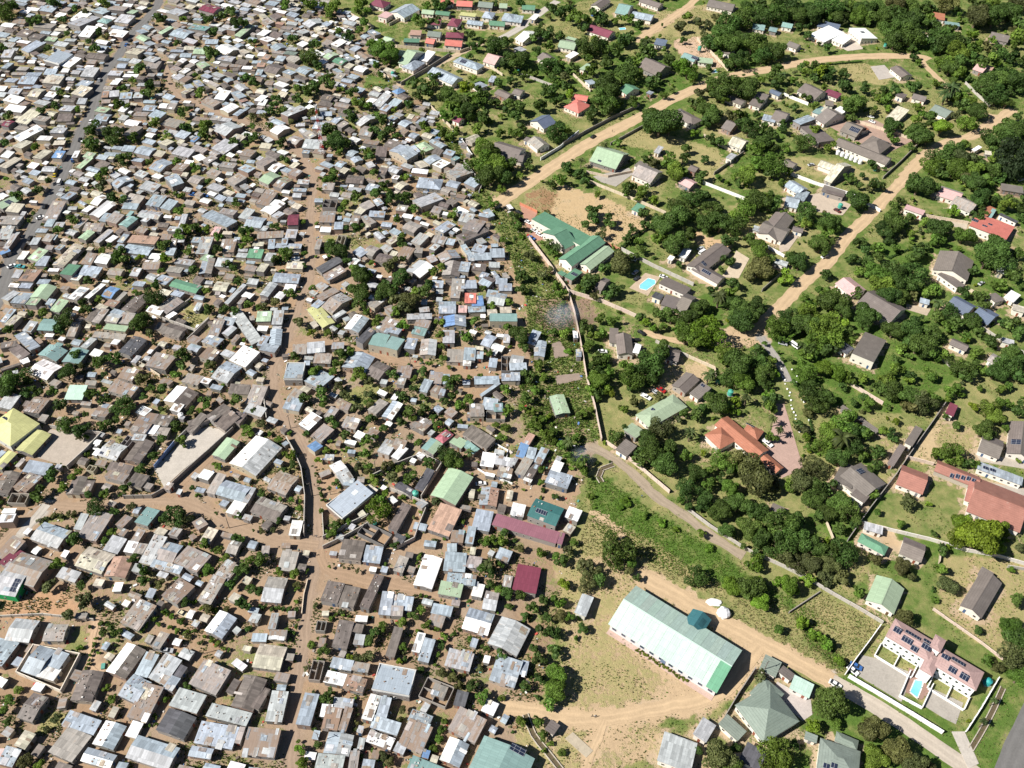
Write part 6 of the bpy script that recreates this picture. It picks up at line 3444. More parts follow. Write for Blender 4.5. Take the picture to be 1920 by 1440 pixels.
def build_house(h, name, cat, kindword, group):
    root = bpy.data.objects.new(name, None)
    root.location = (h['c'][0], h['c'][1], 0); root.rotation_euler = (0, 0, h['yaw'])
    root.empty_display_size = .5
    COL.objects.link(root)
    tag(root, None, cat, group)
    mb = MB(); walls_mb(mb, h); mb.build('wall', 'wall', root)
    roof = None
    if h['shape'] != 4:
        mb = MB(); roof_mb(mb, h); roof = mb.build('roof', roofmat(h), root)
    details(root, h, roof)
    if h['code'] == 'b0h' and not h['sub']:
        for x, y, dx, dy in ((0, -h['W'] / 2, h['L'] + .4, .25), (0, h['W'] / 2, h['L'] + .4, .25), (-h['L'] / 2, 0, .25, h['W'] - .3), (h['L'] / 2, 0, .25, h['W'] - .3)):
            link('parapet', UNIT['wall'], root, (x, y, h['he'] - .5), 0, (dx, dy, .95), (.62, .61, .58))
    name_later(root, desc_of(h) + ' ' + kindword, (h['c'][0], h['c'][1], h['he']))
    h['root'], h['roof'] = root, roof
    if roof is not None and not h['sub']:
        n = (random.randint(4, 8) if 'p' in h['code'] else random.choice((0, 1, 1, 2, 3))) if h['cols'][0] in 'gbwrdkR' else random.choice((0, 0, 1))
        for k in range(n):
            sx, sy = min(random.uniform(.8, 2.6), h['L'] * .5), min(random.uniform(1.4, 3.2), h['W'] * .45)
            x = random.uniform(-1, 1) * ((h['L'] - sx) / 2 + .35); y = random.uniform(.08, .9) * (h['W'] / 2 - sy / 2 - .05) + sy / 2
            y *= random.choice((-1, 1))
            z, sl = on_roof(h, x, y)
            c = CC[random.choice('ggbwrrk' if h['cols'][0] in 'bgwrk' else 'rrgdd')]
            o = link('roof_sheet', SHEETR if random.random() < .3 else SHEET, roof, (x, y, z + .07 + .05 * k / max(n, 1)), 0, (sx, sy, 1), jitcol(c, .2))
            o.rotation_euler = (sl, 0, random.uniform(-.06, .06))
        if h['pa'] > 900 and random.random() < .55:           # stones and scrap holding the sheets down
            mb = MB()
            for k in range(random.randint(4, 16)):
                x, y = random.uniform(-.45, .45) * h['L'], random.uniform(-.45, .45) * h['W']
                z, sl = on_roof(h, x, y)
                s = random.uniform(.2, .5)
                mb.box((x, y, z + .12), (s, s * random.uniform(.5, 1.6), .24), jitcol(random.choice([(.1, .09, .08), (.35, .3, .25), (.6, .58, .55), (.25, .15, .1)])), random.random() * 3)
            tag(mb.build('roof_weights', 'wall', roof), kind='stuff')
    return root
rest = []
for h in TIN:
    if h['rank'] < 300: build_house(h, 'tin_roof_house', 'tin house', 'house', 'tin-roofed houses of the crowded settlement')
    else: rest.append(h)
for h in SHED:
    if h['rank'] < 120: build_house(h, 'shed', 'shed', 'shed', 'small sheds between the tin-roofed houses')
    else: rest.append(h)
for h in BLD:
    if h['sub'] and h['host'] is None:
        big = h['L'] * h['W'] > 40
        build_house(h, 'villa' if big else 'garden_shed', 'villa' if big else 'outbuilding', 'villa' if big else 'outbuilding', 'villas in leafy plots' if big else 'outbuildings in the villa plots')
for h in BLD:
    if h['sub'] and h['host'] is not None:
        r = h['host']['root']
        iv = Matrix.Translation(Vector((h['host']['c'][0], h['host']['c'][1], 0))) @ Matrix.Rotation(h['host']['yaw'], 4, 'Z')
        lm = iv.inverted() @ (Matrix.Translation(Vector((h['c'][0], h['c'][1], 0))) @ Matrix.Rotation(h['yaw'], 4, 'Z'))
        loc, rz = lm.translation, lm.to_euler().z
        h['zr'] -= .04
        mb = MB(); walls_mb(mb, h); mb.build('wing_wall', 'wall', r, (loc.x, loc.y, 0), rz)
        h['rc'] = [h['host']['rc'][0]] * 2
        mb = MB(); roof_mb(mb, h); h['roof'] = mb.build('wing_roof', roofmat(h), r, (loc.x, loc.y, 0), rz)
        h['root'] = r
# ridge caps on gabled and hipped villas
for h in BLD:
    if h['sub'] and h['shape'] in (1, 2, 3) and h.get('roof'):
        r = max(h['L'] / 2 + h['oh'] - (h['W'] / 2 + h['oh'] if h['shape'] == 3 else 0), 0)
        if r > .5:
            link('ridge_cap', UNIT['wall'], h['roof'], (0, 0, roof_z(h, 0, 0) - .02), 0, (2 * r, .3, .07), [x * .8 for x in h['rc'][0]])

# trodden earth round the houses, and every villa plot with a lawn of its own
def near_rect(h, pad):
    i0, i1 = np.searchsorted(xs, (h['c'][0] - 30, h['c'][0] + 30)); j0, j1 = np.searchsorted(ys, (h['c'][1] - 30, h['c'][1] + 30))
    sub_ = idx[j0:j1, i0:i1].ravel()
    d = WP[sub_] - h['c']; co, si = math.cos(h['yaw']), math.sin(h['yaw'])
    k = (np.abs(d[:, 0] * co + d[:, 1] * si) < h['L'] / 2 + pad) & (np.abs(-d[:, 0] * si + d[:, 1] * co) < h['W'] / 2 + pad)
    return sub_[k]
vil = [h for h in BLD if h['sub'] and h['L'] * h['W'] > 40 and h['host'] is None]
vc = np.array([h['c'] for h in vil]); pr = np.random.default_rng(5)
vd, vg = pr.uniform(.0, .6, len(vil)) ** 1.3, pr.uniform(.66, .95, len(vil))
pi_ = np.where(PLOT)[0]
for s_ in range(0, len(pi_), 20000):
    q = pi_[s_:s_ + 20000]
    w_ = np.argmin(((WP[q][:, None, :] - vc[None]) ** 2).sum(2), 1)
    gdry[q] = vd[w_] + .12 * (vnoise(GPT[q], 10, 21) - .5); gveg[q] = vg[w_] + .2 * (vnoise(GPT[q], 8, 22) - .5)
for h in BLD:
    k = near_rect(h, 2.4 if h['sub'] else .9)
    if h['sub']:
        gcol[k] = (.44, .335, .225); gveg[k] = np.minimum(gveg[k], .42)
    else: gveg[k] = gveg[k] * .7
ca[:len(GPT), :3] = gcol; ca[:len(GPT), 3] = gveg
gm.attributes['gc'].data.foreach_set('color', ca.ravel())
da[:len(GPT)] = gdry
gm.attributes['gd'].data.foreach_set('value', da)

# ------------------------------------------------------------------ occupancy, then the far houses too small to pick apart: one body of stuff
occ = np.zeros((760, 960), bool)            # 1 m cells, x -480..480, y 40..800
def cell(x, y): return int(round(y - 40)), int(round(x + 480))
def block(cx, cy, L, W_, yaw, pad):
    r = int(math.hypot(L, W_) / 2 + pad + 2)
    co, si = math.cos(yaw), math.sin(yaw)
    i0, j0 = cell(cx, cy)
    for i in range(max(0, i0 - r), min(760, i0 + r + 1)):
        for j in range(max(0, j0 - r), min(960, j0 + r + 1)):
            dx, dy = j - 480 - cx, i + 40 - cy
            if abs(dx * co + dy * si) < L / 2 + pad and abs(-dx * si + dy * co) < W_ / 2 + pad: occ[i, j] = True
def free(cx, cy, L, W_, yaw):
    co, si = math.cos(yaw), math.sin(yaw)
    for a in np.linspace(-.5, .5, max(2, int(L) + 1)):
        for b in np.linspace(-.5, .5, max(2, int(W_) + 1)):
            i, j = cell(cx + a * L * co - b * W_ * si, cy + a * L * si + b * W_ * co)
            if not (0 <= i < 760 and 0 <= j < 960) or occ[i, j]: return False
    return True
for h in BLD: block(h['c'][0], h['c'][1], h['L'], h['W'], h['yaw'], .3)
for nm, P, w, c in RW:
    for p in P[::1]: block(p[0], p[1], w, w, 0, .2)
for nm, p, c in YARDS:
    q = GV(p)
    i0, j0 = cell(q[:, 0].min(), q[:, 1].min()); i1, j1 = cell(q[:, 0].max(), q[:, 1].max())
    pts = np.array([(j - 480, i + 40) for i in range(i0, i1 + 1) for j in range(j0, j1 + 1)])
    if len(pts): k = inpoly(pts, q); occ[(pts[k][:, 1] - 40).clip(0, 759), (pts[k][:, 0] + 480).clip(0, 959)] = True
OCCH = occ.copy()
# ------------------------------------------------------------------ trees and shrubs
TC = dict(d=(.076, .132, .030), m=(.125, .205, .034), l=(.145, .25, .030), o=(.115, .13, .048), y=(.15, .22, .022), p=(.075, .11, .035), f=(.036, .058, .026), b=(.05, .09, .02))
TN = dict(d='dark green', m='mid green', l='bright green', o='olive', y='yellow-green', p='palm', f='dark conifer')
TR = []
for src in (TREES4, TREES3, TREES2, TREES1):
    tx = ty = 0.0
    for l in src.split('\n'):
        p = l.split()
        if not p: continue
        if p[0] == 'T': tx, ty = float(p[1]), float(p[2]); continue
        if p[0] == 'H':
            a, b, r = np.array(p[1:3], float), np.array(p[3:5], float), float(p[5])
            n = max(2, int(np.hypot(*(b - a)) / (r * 1.25)))
            for t in np.linspace(0, 1, n):
                q = a + (b - a) * t + RNG.normal(0, r * .15, 2)
                TR.append((tx + q[0] / 4, ty + q[1] / 4, r / 4 * RNG.uniform(.8, 1.2), p[6]))
            continue
        TR.append((tx + float(p[0]) / 4, ty + float(p[1]) / 4, float(p[2]) / 4, p[3]))
TREES = []
STRIP, EDGE = GV(GP[7][0]), GV(GP[1][0])
for x, y, rp, k in TR:
    r = rp / PPM(x, y) * .9
    zc = r * .72 + (1.0 if r > 1.8 else .15)
    if k == 'p': zc = r * .8 + 3.2
    if k == 'f': zc = r * 1.1
    c = G(x, y, zc)
    dmin = 1e9
    for nm, P, w, cc in RW:
        if nm.startswith(('dirt_road', 'paved', 'gravel', 'tarmac', 'concrete', 'dirt_street')):
            dd = np.hypot(*(P - c).T).min() - w / 2
            dmin = min(dmin, dd)
    if dmin < r * .75:
        if dmin < -.5: continue
        r = max(r * .45, dmin + r * .25); zc = min(zc, r * .8 + 1)
    if k in 'dml' and (inpoly(c[None], STRIP)[0] or (inpoly(c[None], EDGE)[0] and RNG.random() < .6)) and rp < 26:
        if RNG.random() < .6: continue
        k = 'l' if k != 'd' else 'm'; r *= .72; zc = r * .5
    TREES.append(dict(c=c, r=r, zc=zc, rp=rp, k=k))
def crown(n, s, seed, flat=.82, nl=9, spread=.74, core=.55):
    r = np.random.default_rng(seed)
    C = r.normal(0, 1, (nl, 3)); C /= np.linalg.norm(C, axis=1)[:, None]
    C *= r.uniform(.35, spread, (nl, 1)); C[:, 2] = C[:, 2] * .7 + .05
    C[0] = 0
    Rr = r.uniform(.22, .44, nl); Rr[0] = core
    Lb = r.uniform(.72, 1.3, nl)
    P, N, K = [], [], []
    while len(P) < n:
        m = n * 3
        i = r.choice(nl, m, p=Rr ** 2 / (Rr ** 2).sum())
        d = r.normal(0, 1, (m, 3)); d /= np.linalg.norm(d, axis=1)[:, None]
        p = C[i] + d * (Rr[i] * (1.06 - .34 * r.random(m) ** 1.5))[:, None]
        ok = (d[:, 2] > -.75) | (r.random(m) < .3)
        for j in range(nl):
            ok &= (np.linalg.norm(p - C[j], axis=1) > Rr[j] * .72) | (i == j)
        p, d, i = p[ok], d[ok], i[ok]
        P += list(p); N += list(d); K += list(Lb[i])
    P, N, K = np.array(P[:n]), np.array(N[:n]), np.array(K[:n])
    P[:, 2] *= flat
    N = N + r.normal(0, .55, N.shape); N /= np.linalg.norm(N, axis=1)[:, None]
    a = np.cross(N, r.normal(0, 1, N.shape)); a /= np.linalg.norm(a, axis=1)[:, None]
    b = np.cross(N, a)
    sz = s * r.uniform(.6, 1.35, (n, 1))
    bend = N * sz * .35
    V = np.stack([P - a * sz, P - b * sz * .62 - bend * .3, P + a * sz, P + b * sz * .62 - bend * .3], 1)
    col = K * r.uniform(.78, 1.25, n)
    return V, col
def leaf_mesh(name, V, colr):
    n = len(V)
    me = bpy.data.meshes.new(name)
    me.vertices.add(n * 4); me.vertices.foreach_set('co', V.astype(np.float32).ravel())
    me.loops.add(n * 4); me.loops.foreach_set('vertex_index', np.arange(n * 4, dtype=np.int32))
    me.polygons.add(n); me.polygons.foreach_set('loop_start', np.arange(n, dtype=np.int32) * 4)
    me.update(calc_edges=True)
    A = me.attributes.new('rc', 'FLOAT_COLOR', 'FACE')
    A.data.foreach_set('color', colr.astype(np.float32).ravel())
    me.materials.append(MT['leaf'])
    return me
def gray4(c): return np.stack([c, c, c * .95, np.zeros_like(c)], 1)
BIG = [crown(5200, .055, 100 + i, .72 + .05 * (i % 4), 15 + 2 * (i % 4), .82, .5) for i in range(6)] + [crown(2700, .062, 140 + i, .85, 17, 1.0, .3) for i in range(4)]
MED = [crown(1700, .09, 200 + i, .8, 9 + i % 3, .85, .42) for i in range(8)]
TINY = [crown(150, .25, 400 + i, .8, 5, .85, .42) for i in range(10)]
SML = [crown(340, .175, 300 + i, .8, 7, .9, .36) for i in range(10)]
BIGM = [leaf_mesh('crown_large', V, gray4(c)) for V, c in BIG]
MEDM = [leaf_mesh('crown_medium', V, gray4(c)) for V, c in MED]
SMLM = [leaf_mesh('crown_small', V, gray4(c)) for V, c in SML]
def palm_leaves(seed):
    r = np.random.default_rng(seed); Q, c = [], []
    for k in range(26):
        a = k * 2.399 + r.random() * .3; el = r.uniform(-.1, 1.1); d = np.array([math.cos(a), math.sin(a), 0]); L = r.uniform(.8, 1.0)
        pr = np.zeros(3); w = np.array([-d[1], d[0], 0])
        for s_ in range(5):
            e2 = el - s_ * .38
            nx_ = pr + (d * math.cos(e2) + np.array([0, 0, 1]) * math.sin(e2)) * L / 5
            wd = [.05, .11, .12, .09, .05, .01]
            for sd in (-1, 1):
                dr = np.array([0, 0, -.05])
                Q.append([pr, nx_, nx_ + w * sd * wd[s_ + 1] + dr, pr + w * sd * wd[s_] + dr]); c.append(r.uniform(.7, 1.3))
            pr = nx_
    return np.array(Q), np.array(c)
PALM = [palm_leaves(i) for i in range(3)]
PALMM = [leaf_mesh('fronds', V, gray4(c)) for V, c in PALM]
def trunk_mesh(seed, palm=False):
    r = random.Random(seed); mb = MB(); c = (.16, .12, .085)
    if palm:
        mb.cyl((0, 0), .1, -1, 0, c, 7, .075); return mb.mesh('trunk', 'bark')
    p = Vector((0, 0, 0)); top = Vector((r.uniform(-.06, .06), r.uniform(-.06, .06), .45))
    mb.bar(p, top, .085, c, 7, .06)
    for k in range(5):
        a = k * 1.257 + r.random(); e = top + Vector((math.cos(a) * .42, math.sin(a) * .42, r.uniform(.25, .5)))
        mb.bar(top - Vector((0, 0, .05)), e, .045, c, 5, .018)
        mb.bar(e, e + Vector((math.cos(a + .6) * .2, math.sin(a + .6) * .2, .18)), .02, c, 4, .007)
    return mb.mesh('trunk', 'bark')
TRK = [trunk_mesh(i) for i in range(4)]; PTRK = trunk_mesh(9, True)
TREES.sort(key=lambda t: -t['rp'])
def tint(k):
    c = jitcol(TC[k], .28); s = random.uniform(-.16, .2)
    return (c[0] * (1 + s), c[1] * (1 + .25 * s), c[2])
# trees and bushes the tracing left out of the garden plots
for p in RNG.uniform((-60, 120), (420, 700), (4200, 2)):
    i, j = cell(*p)
    if OCCH[i, j] or not inpoly(p[None], SUBURB)[0] or any(inpoly(p[None], GV(q[0]))[0] for q in GP[2:]): continue
    x, y = PX((p[0], p[1], 0))
    if not (480 < x < 1960 and y < 1460) or (y > 1040 and x < 1700): continue
    if vnoise(p[None], 22, 77)[0] < .42: continue
    if OCCH[max(i - 2, 0):i + 3, max(j - 2, 0):j + 3].any(): r = RNG.uniform(.6, 1.4)
    else: r = RNG.choice([RNG.uniform(.6, 1.6), RNG.uniform(1.2, 2.4), RNG.uniform(2.4, 4.2)], p=[.42, .3, .28])
    TREES.append(dict(c=p, r=r, zc=r * .75 + (1 if r > 1.8 else .1), rp=0.1, k=random.choice('ddmmmloy' if r < 2 else 'dddmmo')))
big = [t for t in TREES if t['r'] >= 2.7 and t['k'] not in 'p']
palms = [t for t in TREES if t['k'] == 'p']
small = [t for t in TREES if t['r'] < 2.7 and t['k'] not in 'p']
PROTO = {}
def place_tree(t, i):
    key = ('palm', i % 3) if t['k'] == 'p' else (('big', i % 10) if t['rp'] > 15 else ('med', i % 8))
    nm = 'palm_tree' if t['k'] == 'p' else ('conifer_tree' if t['k'] == 'f' else 'broadleaf_tree')
    key = key + (nm,)
    r = t['r']
    if key not in PROTO:
        root = bpy.data.objects.new(nm, None); COL.objects.link(root)
        me = {'palm': PALMM, 'big': BIGM, 'med': MEDM}[key[0]][key[1] % (3 if key[0] == 'palm' else (10 if key[0] == 'big' else 8))]
        kids = [link('crown', me, root), link('trunk', PTRK if key[0] == 'palm' else TRK[i % 4], root)]
        PROTO[key] = (root, kids, [0])
        o, kk = root, kids
    else:
        root, kids, _ = PROTO[key]
        o = root.copy(); COL.objects.link(o); kk = []
        for k in kids:
            c = k.copy(); COL.objects.link(c); c.parent = o; kk.append(c)
    o.location = (t['c'][0], t['c'][1], 0); o.rotation_euler = (0, 0, random.random() * 6.28)
    c, tr = kk
    sx = r * 1.02
    hz = 1.9 if t['k'] == 'f' else random.uniform(.88, 1.12)
    if t['k'] == 'p':
        c.location = (0, 0, t['zc']); c.scale = (r * 1.15,) * 3
        tr.location = (0, 0, t['zc']); tr.scale = (r * .9, r * .9, t['zc'])
    else:
        c.location = (0, 0, t['zc'] * (1.25 if t['k'] == 'f' else 1)); c.scale = (sx * random.uniform(.93, 1.07), sx * random.uniform(.93, 1.07), sx * hz)
        tr.location = (0, 0, 0); tr.scale = (r, r, t['zc'] * 1.15)
    c.color = (*tint(t['k']), 1)
    gname = {'palm_tree': 'palms in the gardens', 'conifer_tree': 'conifers', 'broadleaf_tree': 'leafy trees in gardens and yards'}[nm]
    tag(o, None, {'palm_tree': 'palm', 'conifer_tree': 'conifer', 'broadleaf_tree': 'tree'}[nm], gname)
    sz = 'huge ' if t['rp'] > 42 else ('large ' if t['rp'] > 27 else ('medium ' if t['rp'] > 18 else 'small '))
    d = sz + ('feathery palm' if t['k'] == 'p' else ('dark pointed conifer' if t['k'] == 'f' else TN[t['k']] + ' leafy tree'))
    name_later(o, d, (t['c'][0], t['c'][1], t['zc']))
for i, t in enumerate(palms): place_tree(t, i)
for i, t in enumerate(big[:300]): place_tree(t, i)
def place_shrub(t, i):
    o = link('shrub', (MEDM if t['rp'] > 9 else SMLM)[i % 8], None, (t['c'][0], t['c'][1], t['zc']), random.random() * 6.28, (t['r'] * random.uniform(.8, 1.05), t['r'] * random.uniform(.8, 1.05), t['r'] * .8), tint(t['k']))
    tag(o, None, 'shrub', 'shrubs and hedge bushes between the houses')
    name_later(o, ('bushy ' if t['rp'] > 11 else 'small ') + TN[t['k']] + ' shrub', (t['c'][0], t['c'][1], t['zc']))
for i, t in enumerate(small[:300]): place_shrub(t, i)
def joined(name, items, pool, label):
    Vs, Cs = [], []
    for i, t in enumerate(items):
        V, c = pool[i % len(pool)]
        a = random.random() * 6.28; co, si = math.cos(a), math.sin(a)
        s = t['r'] * .95
        W_ = V * s
        W_ = np.stack([W_[..., 0] * co - W_[..., 1] * si + t['c'][0], W_[..., 0] * si + W_[..., 1] * co + t['c'][1], W_[..., 2] + t['zc']], -1)
        Vs.append(W_)
        k = np.array(tint(t['k']))
        Cs.append(np.concatenate([c[:, None] * k[None, :], np.zeros((len(c), 1))], 1))
    return tag(link(name, leaf_mesh(name, np.concatenate(Vs), np.concatenate(Cs))), label, kind='stuff')
print('TREES', len(big), len(small), len(palms))
if big[300:]: joined('distant_trees', big[300:], SML, 'smaller leafy trees scattered between the houses and far gardens')
more = []
for p in RNG.uniform((-300, 105), (110, 520), (5200, 2)):
    i, j = cell(*p)
    if OCCH[i, j] or inpoly(p[None], SUBURB)[0]: continue
    x, y = PX((p[0], p[1], 0))
    if not (-20 < x < 1100 and y < 1460): continue
    if vnoise(p[None], 14, 91)[0] < .48: continue
    near = OCCH[max(i - 2, 0):i + 3, max(j - 2, 0):j + 3].any()
    if not near and RNG.random() < .55: continue
    r = RNG.uniform(.5, 1.5)
    more.append(dict(c=p, r=r, zc=r * .7, rp=0, k=random.choice('ddmmmdo')))
    if len(more) > 900: break
small += more
joined('undergrowth', small[300:], TINY, 'low bushes and weeds between the houses')

# ------------------------------------------------------------------ far houses: fill what the tracing left open, then join all the small ones
for t in TREES:
    if t['r'] > 1.2: block(t['c'][0], t['c'][1], t['r'] * 1.3, t['r'] * 1.3, 0, 0)
for poly, c, v, d in GP[1:]:
    q = GV(poly)
    i0, j0 = cell(q[:, 0].min(), q[:, 1].min()); i1, j1 = cell(q[:, 0].max(), q[:, 1].max())
    pts = np.array([(j - 480, i + 40) for i in range(i0, i1 + 1) for j in range(j0, j1 + 1)])
    k = inpoly(pts, q); occ[(pts[k][:, 1] - 40).clip(0, 759), (pts[k][:, 0] + 480).clip(0, 959)] = True
cen = np.array([h['c'] for h in BLD if not h['sub']]); cyaw = np.array([h['yaw'] for h in BLD if not h['sub']])
NF = 0
pts = RNG.uniform((-440, 105), (60, 760), (70000, 2))
ins = inpoly(pts, SUBURB)
for kk, p in enumerate(pts[~ins]):
    x, y = PX((p[0], p[1], 0))
    if x > 960 or x < -120 or y < -60: continue
    far = y < 330
    far = far or (y < 700 and random.random() < .6)
    if not far and random.random() < .3: continue
    L, W_ = ((random.uniform(4.5, 9.5), random.uniform(3.8, 6.2)) if kk < 26000 else (random.uniform(2.2, 5), random.uniform(2, 3.6))) if far else (random.uniform(2.0, 5.2), random.uniform(1.8, 3.6))
    d = np.hypot(*(cen - p).T); yaw = cyaw[d.argmin()] + random.gauss(0, .08)
    pad = .15 if far else random.choice((.05, .3, .9))
    if y > 330: L, W_ = min(L, 5.5), min(W_, 4)
    if not free(p[0], p[1], L + pad, W_ + pad, yaw): continue
    block(p[0], p[1], L, W_, yaw, .15 if far else .9)
    h = dict(c=p, yaw=yaw, L=L, W=W_, he=1.95 + .4 * random.random(), cols=[random.choice('ggggbbbbrrrkkwwwdrd')], shape=random.choice((0, 0, 1)), sub=False, code='p' if random.random() < .35 else '', pa=0)
    prep(h); rest.append(h); NF += 1
wm, rm = MB(), MB()
for h in rest:
    a, b = MB(), MB()
    walls_mb(a, h); roof_mb(b, h)
    if h['shape'] != 4 and h['pa'] > 0:
        for k in range(random.choice((0, 1, 2, 3)) + (2 if 'p' in h['code'] else 0)):
            sx, sy = min(random.uniform(.9, 2.6), h['L'] * .5), min(random.uniform(1.4, 3.0), h['W'] * .45)
            x = random.uniform(-.9, .9) * (h['L'] - sx) / 2; y = random.uniform(.1, .9) * (h['W'] / 2 - sy / 2) * random.choice((-1, 1))
            if h['shape'] == 1 and abs(y) < sy / 2: y = math.copysign(sy / 2 + .05, y)
            z = lambda yy: roof_z(h, x, yy) + .06 + .02 * k
            c = (*jitcol(CC[random.choice('ggbwrrk')], .2), random.choice((.2, .8)))
            b.slab([(x - sx / 2, y - sy / 2, z(y - sy / 2)), (x + sx / 2, y - sy / 2, z(y - sy / 2)), (x + sx / 2, y + sy / 2, z(y + sy / 2)), (x - sx / 2, y + sy / 2, z(y + sy / 2))], .04, c, [(0, 0), (sx, 0), (sx, sy), (0, sy)])
    T4 = Matrix.Translation((h['c'][0], h['c'][1], 0)) @ Matrix.Rotation(h['yaw'], 4, 'Z')
    wm.add(a, T4); rm.add(b, T4)
ds = bpy.data.objects.new('distant_houses', None); COL.objects.link(ds)
tag(ds, 'mass of small tin-roofed houses packed together into the distance', kind='stuff')
tag(wm.build('wall', 'wall', ds), kind='stuff'); tag(rm.build('roof', 'metal', ds), kind='stuff')
print('houses', len(TIN), 'sheds', len(SHED), 'villas', sum(h['sub'] for h in BLD), 'filled', NF, 'trees', len(big), len(small), len(palms))

# ------------------------------------------------------------------ loose rubble and scrap in the yards, weeds and tall grass
mb = MB()
pts = RNG.uniform((-420, 105), (110, 700), (16000, 2))
ins = inpoly(pts, SUBURB)
n = 0
for p in pts[~ins]:
    i, j = cell(*p)
    if OCCH[i, j]: continue
    x, y = PX((p[0], p[1], 0))
    if not (-30 < x < 1950 and -20 < y < 1470): continue
    for k in range(random.choice((1, 1, 1, 3))):
        s = abs(random.gauss(0, .28)) + .14
        q = (p[0] + random.gauss(0, .5), p[1] + random.gauss(0, .5))
        mb.box((*q, s * .3), (s, s * random.uniform(.5, 2.2), s * .6), jitcol(random.choice([(.38, .33, .28), (.5, .47, .43), (.15, .12, .1), (.7, .68, .64), (.3, .18, .1), (.1, .1, .1), (.25, .2, .15), (.12, .2, .42), (.45, .08, .06), (.75, .74, .72), (.1, .3, .25)]), .2), random.random() * 3)
    n += 1
    if n > 4500: break
tag(mb.build('rubble', 'wall'), 'stones, scrap and rubbish lying about the earth yards', kind='stuff')
def weeds(name, polys, dens, smin, smax, cols, label, seed, test=None):
    r = np.random.default_rng(seed)
    out = []
    for poly in polys:
        q = GV(poly) if not isinstance(poly, np.ndarray) else poly
        lo, hi = q.min(0), q.max(0)
        p = r.uniform(lo, hi, (int(dens * np.prod(hi - lo)), 2))
        out.append(p[inpoly(p, q)])
    p = np.concatenate(out)
    ij = np.stack([np.round(p[:, 1] - 40), np.round(p[:, 0] + 480)], 1).astype(int)
    ok = (ij[:, 0] >= 0) & (ij[:, 0] < 760) & (ij[:, 1] >= 0) & (ij[:, 1] < 960)
    p, ij = p[ok], ij[ok]
    p = p[~OCCH[ij[:, 0], ij[:, 1]]]
    if test is not None: p = p[test(p)]
    n = len(p)
    s = r.uniform(smin, smax, n)
    K = 3
    V = np.zeros((n, K, 4, 3)); 
    for k in range(K):
        a = r.random(n) * 6.28; t = r.uniform(.25, .9, n)
        d = np.stack([np.cos(a), np.sin(a), np.zeros(n)], 1); w = np.stack([-d[:, 1], d[:, 0], np.zeros(n)], 1) * (s * .42)[:, None]
        up = d * (s * np.sin(t))[:, None] * .9 + np.array([0, 0, 1]) * (s * np.cos(t))[:, None]
        o = np.concatenate([p, np.zeros((n, 1))], 1)
        V[:, k] = np.stack([o - w * .5, o + w * .5, o + up * .8 + w, o + up - w * .6], 1)
    c = np.array(cols)[r.integers(0, len(cols), n)] * r.uniform(.7, 1.3, (n, 1))
    c4 = np.concatenate([np.repeat(c, K, 0), np.zeros((n * K, 1))], 1)
    return tag(link(name, leaf_mesh(name, V.reshape(-1, 4, 3), c4)), label, kind='stuff')
GREEN = [(.11, .19, .028), (.13, .22, .032), (.07, .125, .024)]
DRYG = [(.27, .225, .11), (.19, .18, .07), (.33, .27, .14), (.14, .16, .05)]
weeds('grass', [GP[7][0]], 4.0, .18, .5, [(.12, .215, .03), (.15, .26, .035), (.10, .18, .03)], 'lush green reeds and weeds along the wet strip', 1)
weeds('dry_grass', [GP[8][0], GP[9][0], GP[10][0]], 3.5, .18, .45, DRYG + GREEN[:1], 'tall dry grass in the vacant plots', 2)
weeds('weeds', [GP[1][0], GP[2][0], GP[11][0]], 2.4, .3, .75, GREEN + DRYG[1:2], 'rank green weeds along the settlement boundary', 3)
weeds('short_grass', [GP[3][0]], .35, .12, .3, DRYG, 'short parched grass on the field by the hall', 4)
def vegtest(seed, lo):
    return lambda p: vnoise(p, 9, seed) + .5 * vnoise(p, 3, seed + 1) > lo
SETT = np.concatenate([GV([(-60, -30), (560, -30)]), SUBURB[1:17], GV([(-60, 1480)])])
weeds('yard_weeds', [SETT], 3.0, .18, .6, [(.075, .13, .024), (.06, .105, .022), (.095, .155, .03), (.14, .15, .05)], 'patches of weeds in the yards of the settlement', 5, vegtest(61, .90))
weeds('garden_grass', [SUBURB.clip((-500, 60), (420, 790))], .9, .18, .5, GREEN + DRYG[:2], 'rough grass and low planting in the villa gardens', 6, vegtest(71, .70))
NTH = 'first second third fourth fifth sixth seventh eighth ninth tenth eleventh twelfth thirteenth fourteenth fifteenth sixteenth seventeenth'.split()
# ------------------------------------------------------------------ the mint-roofed hall
def frame_empty(name, P0, P1, label, cat):
    yaw = math.atan2(P1[1] - P0[1], P1[0] - P0[0])
    o = bpy.data.objects.new(name, None); o.location = (P0[0], P0[1], 0); o.rotation_euler = (0, 0, yaw); COL.objects.link(o)
    return tag(o, label, cat), yaw
F0, F1 = G(1140, 1170, 4.3), G(1343.75, 1300, 4.3)
hall, hyaw = frame_empty('church_hall', F0, F1, 'long hall with a pale mint metal roof on the dry grass field', 'hall')
HL, HW, HE, HR = float(np.hypot(*(F1 - F0))), 19.3, 4.3, 8.0
mb = MB()
wv = (.62, .60, .60)
mb.prism([(.6, .8), (HL - .6, .8), (HL - .6, HW - .8), (.6, HW - .8)], 0, HE - .15, wv, False)
for x in (.6, HL - .6):
    p = [(x, .8, HE - .15), (x, HW - .8, HE - .15), (x, HW / 2, HR - .35)]
    mb.face(p if x > 1 else p[::-1], wv)
mb.build('wall', 'wall', hall)
NP = 14
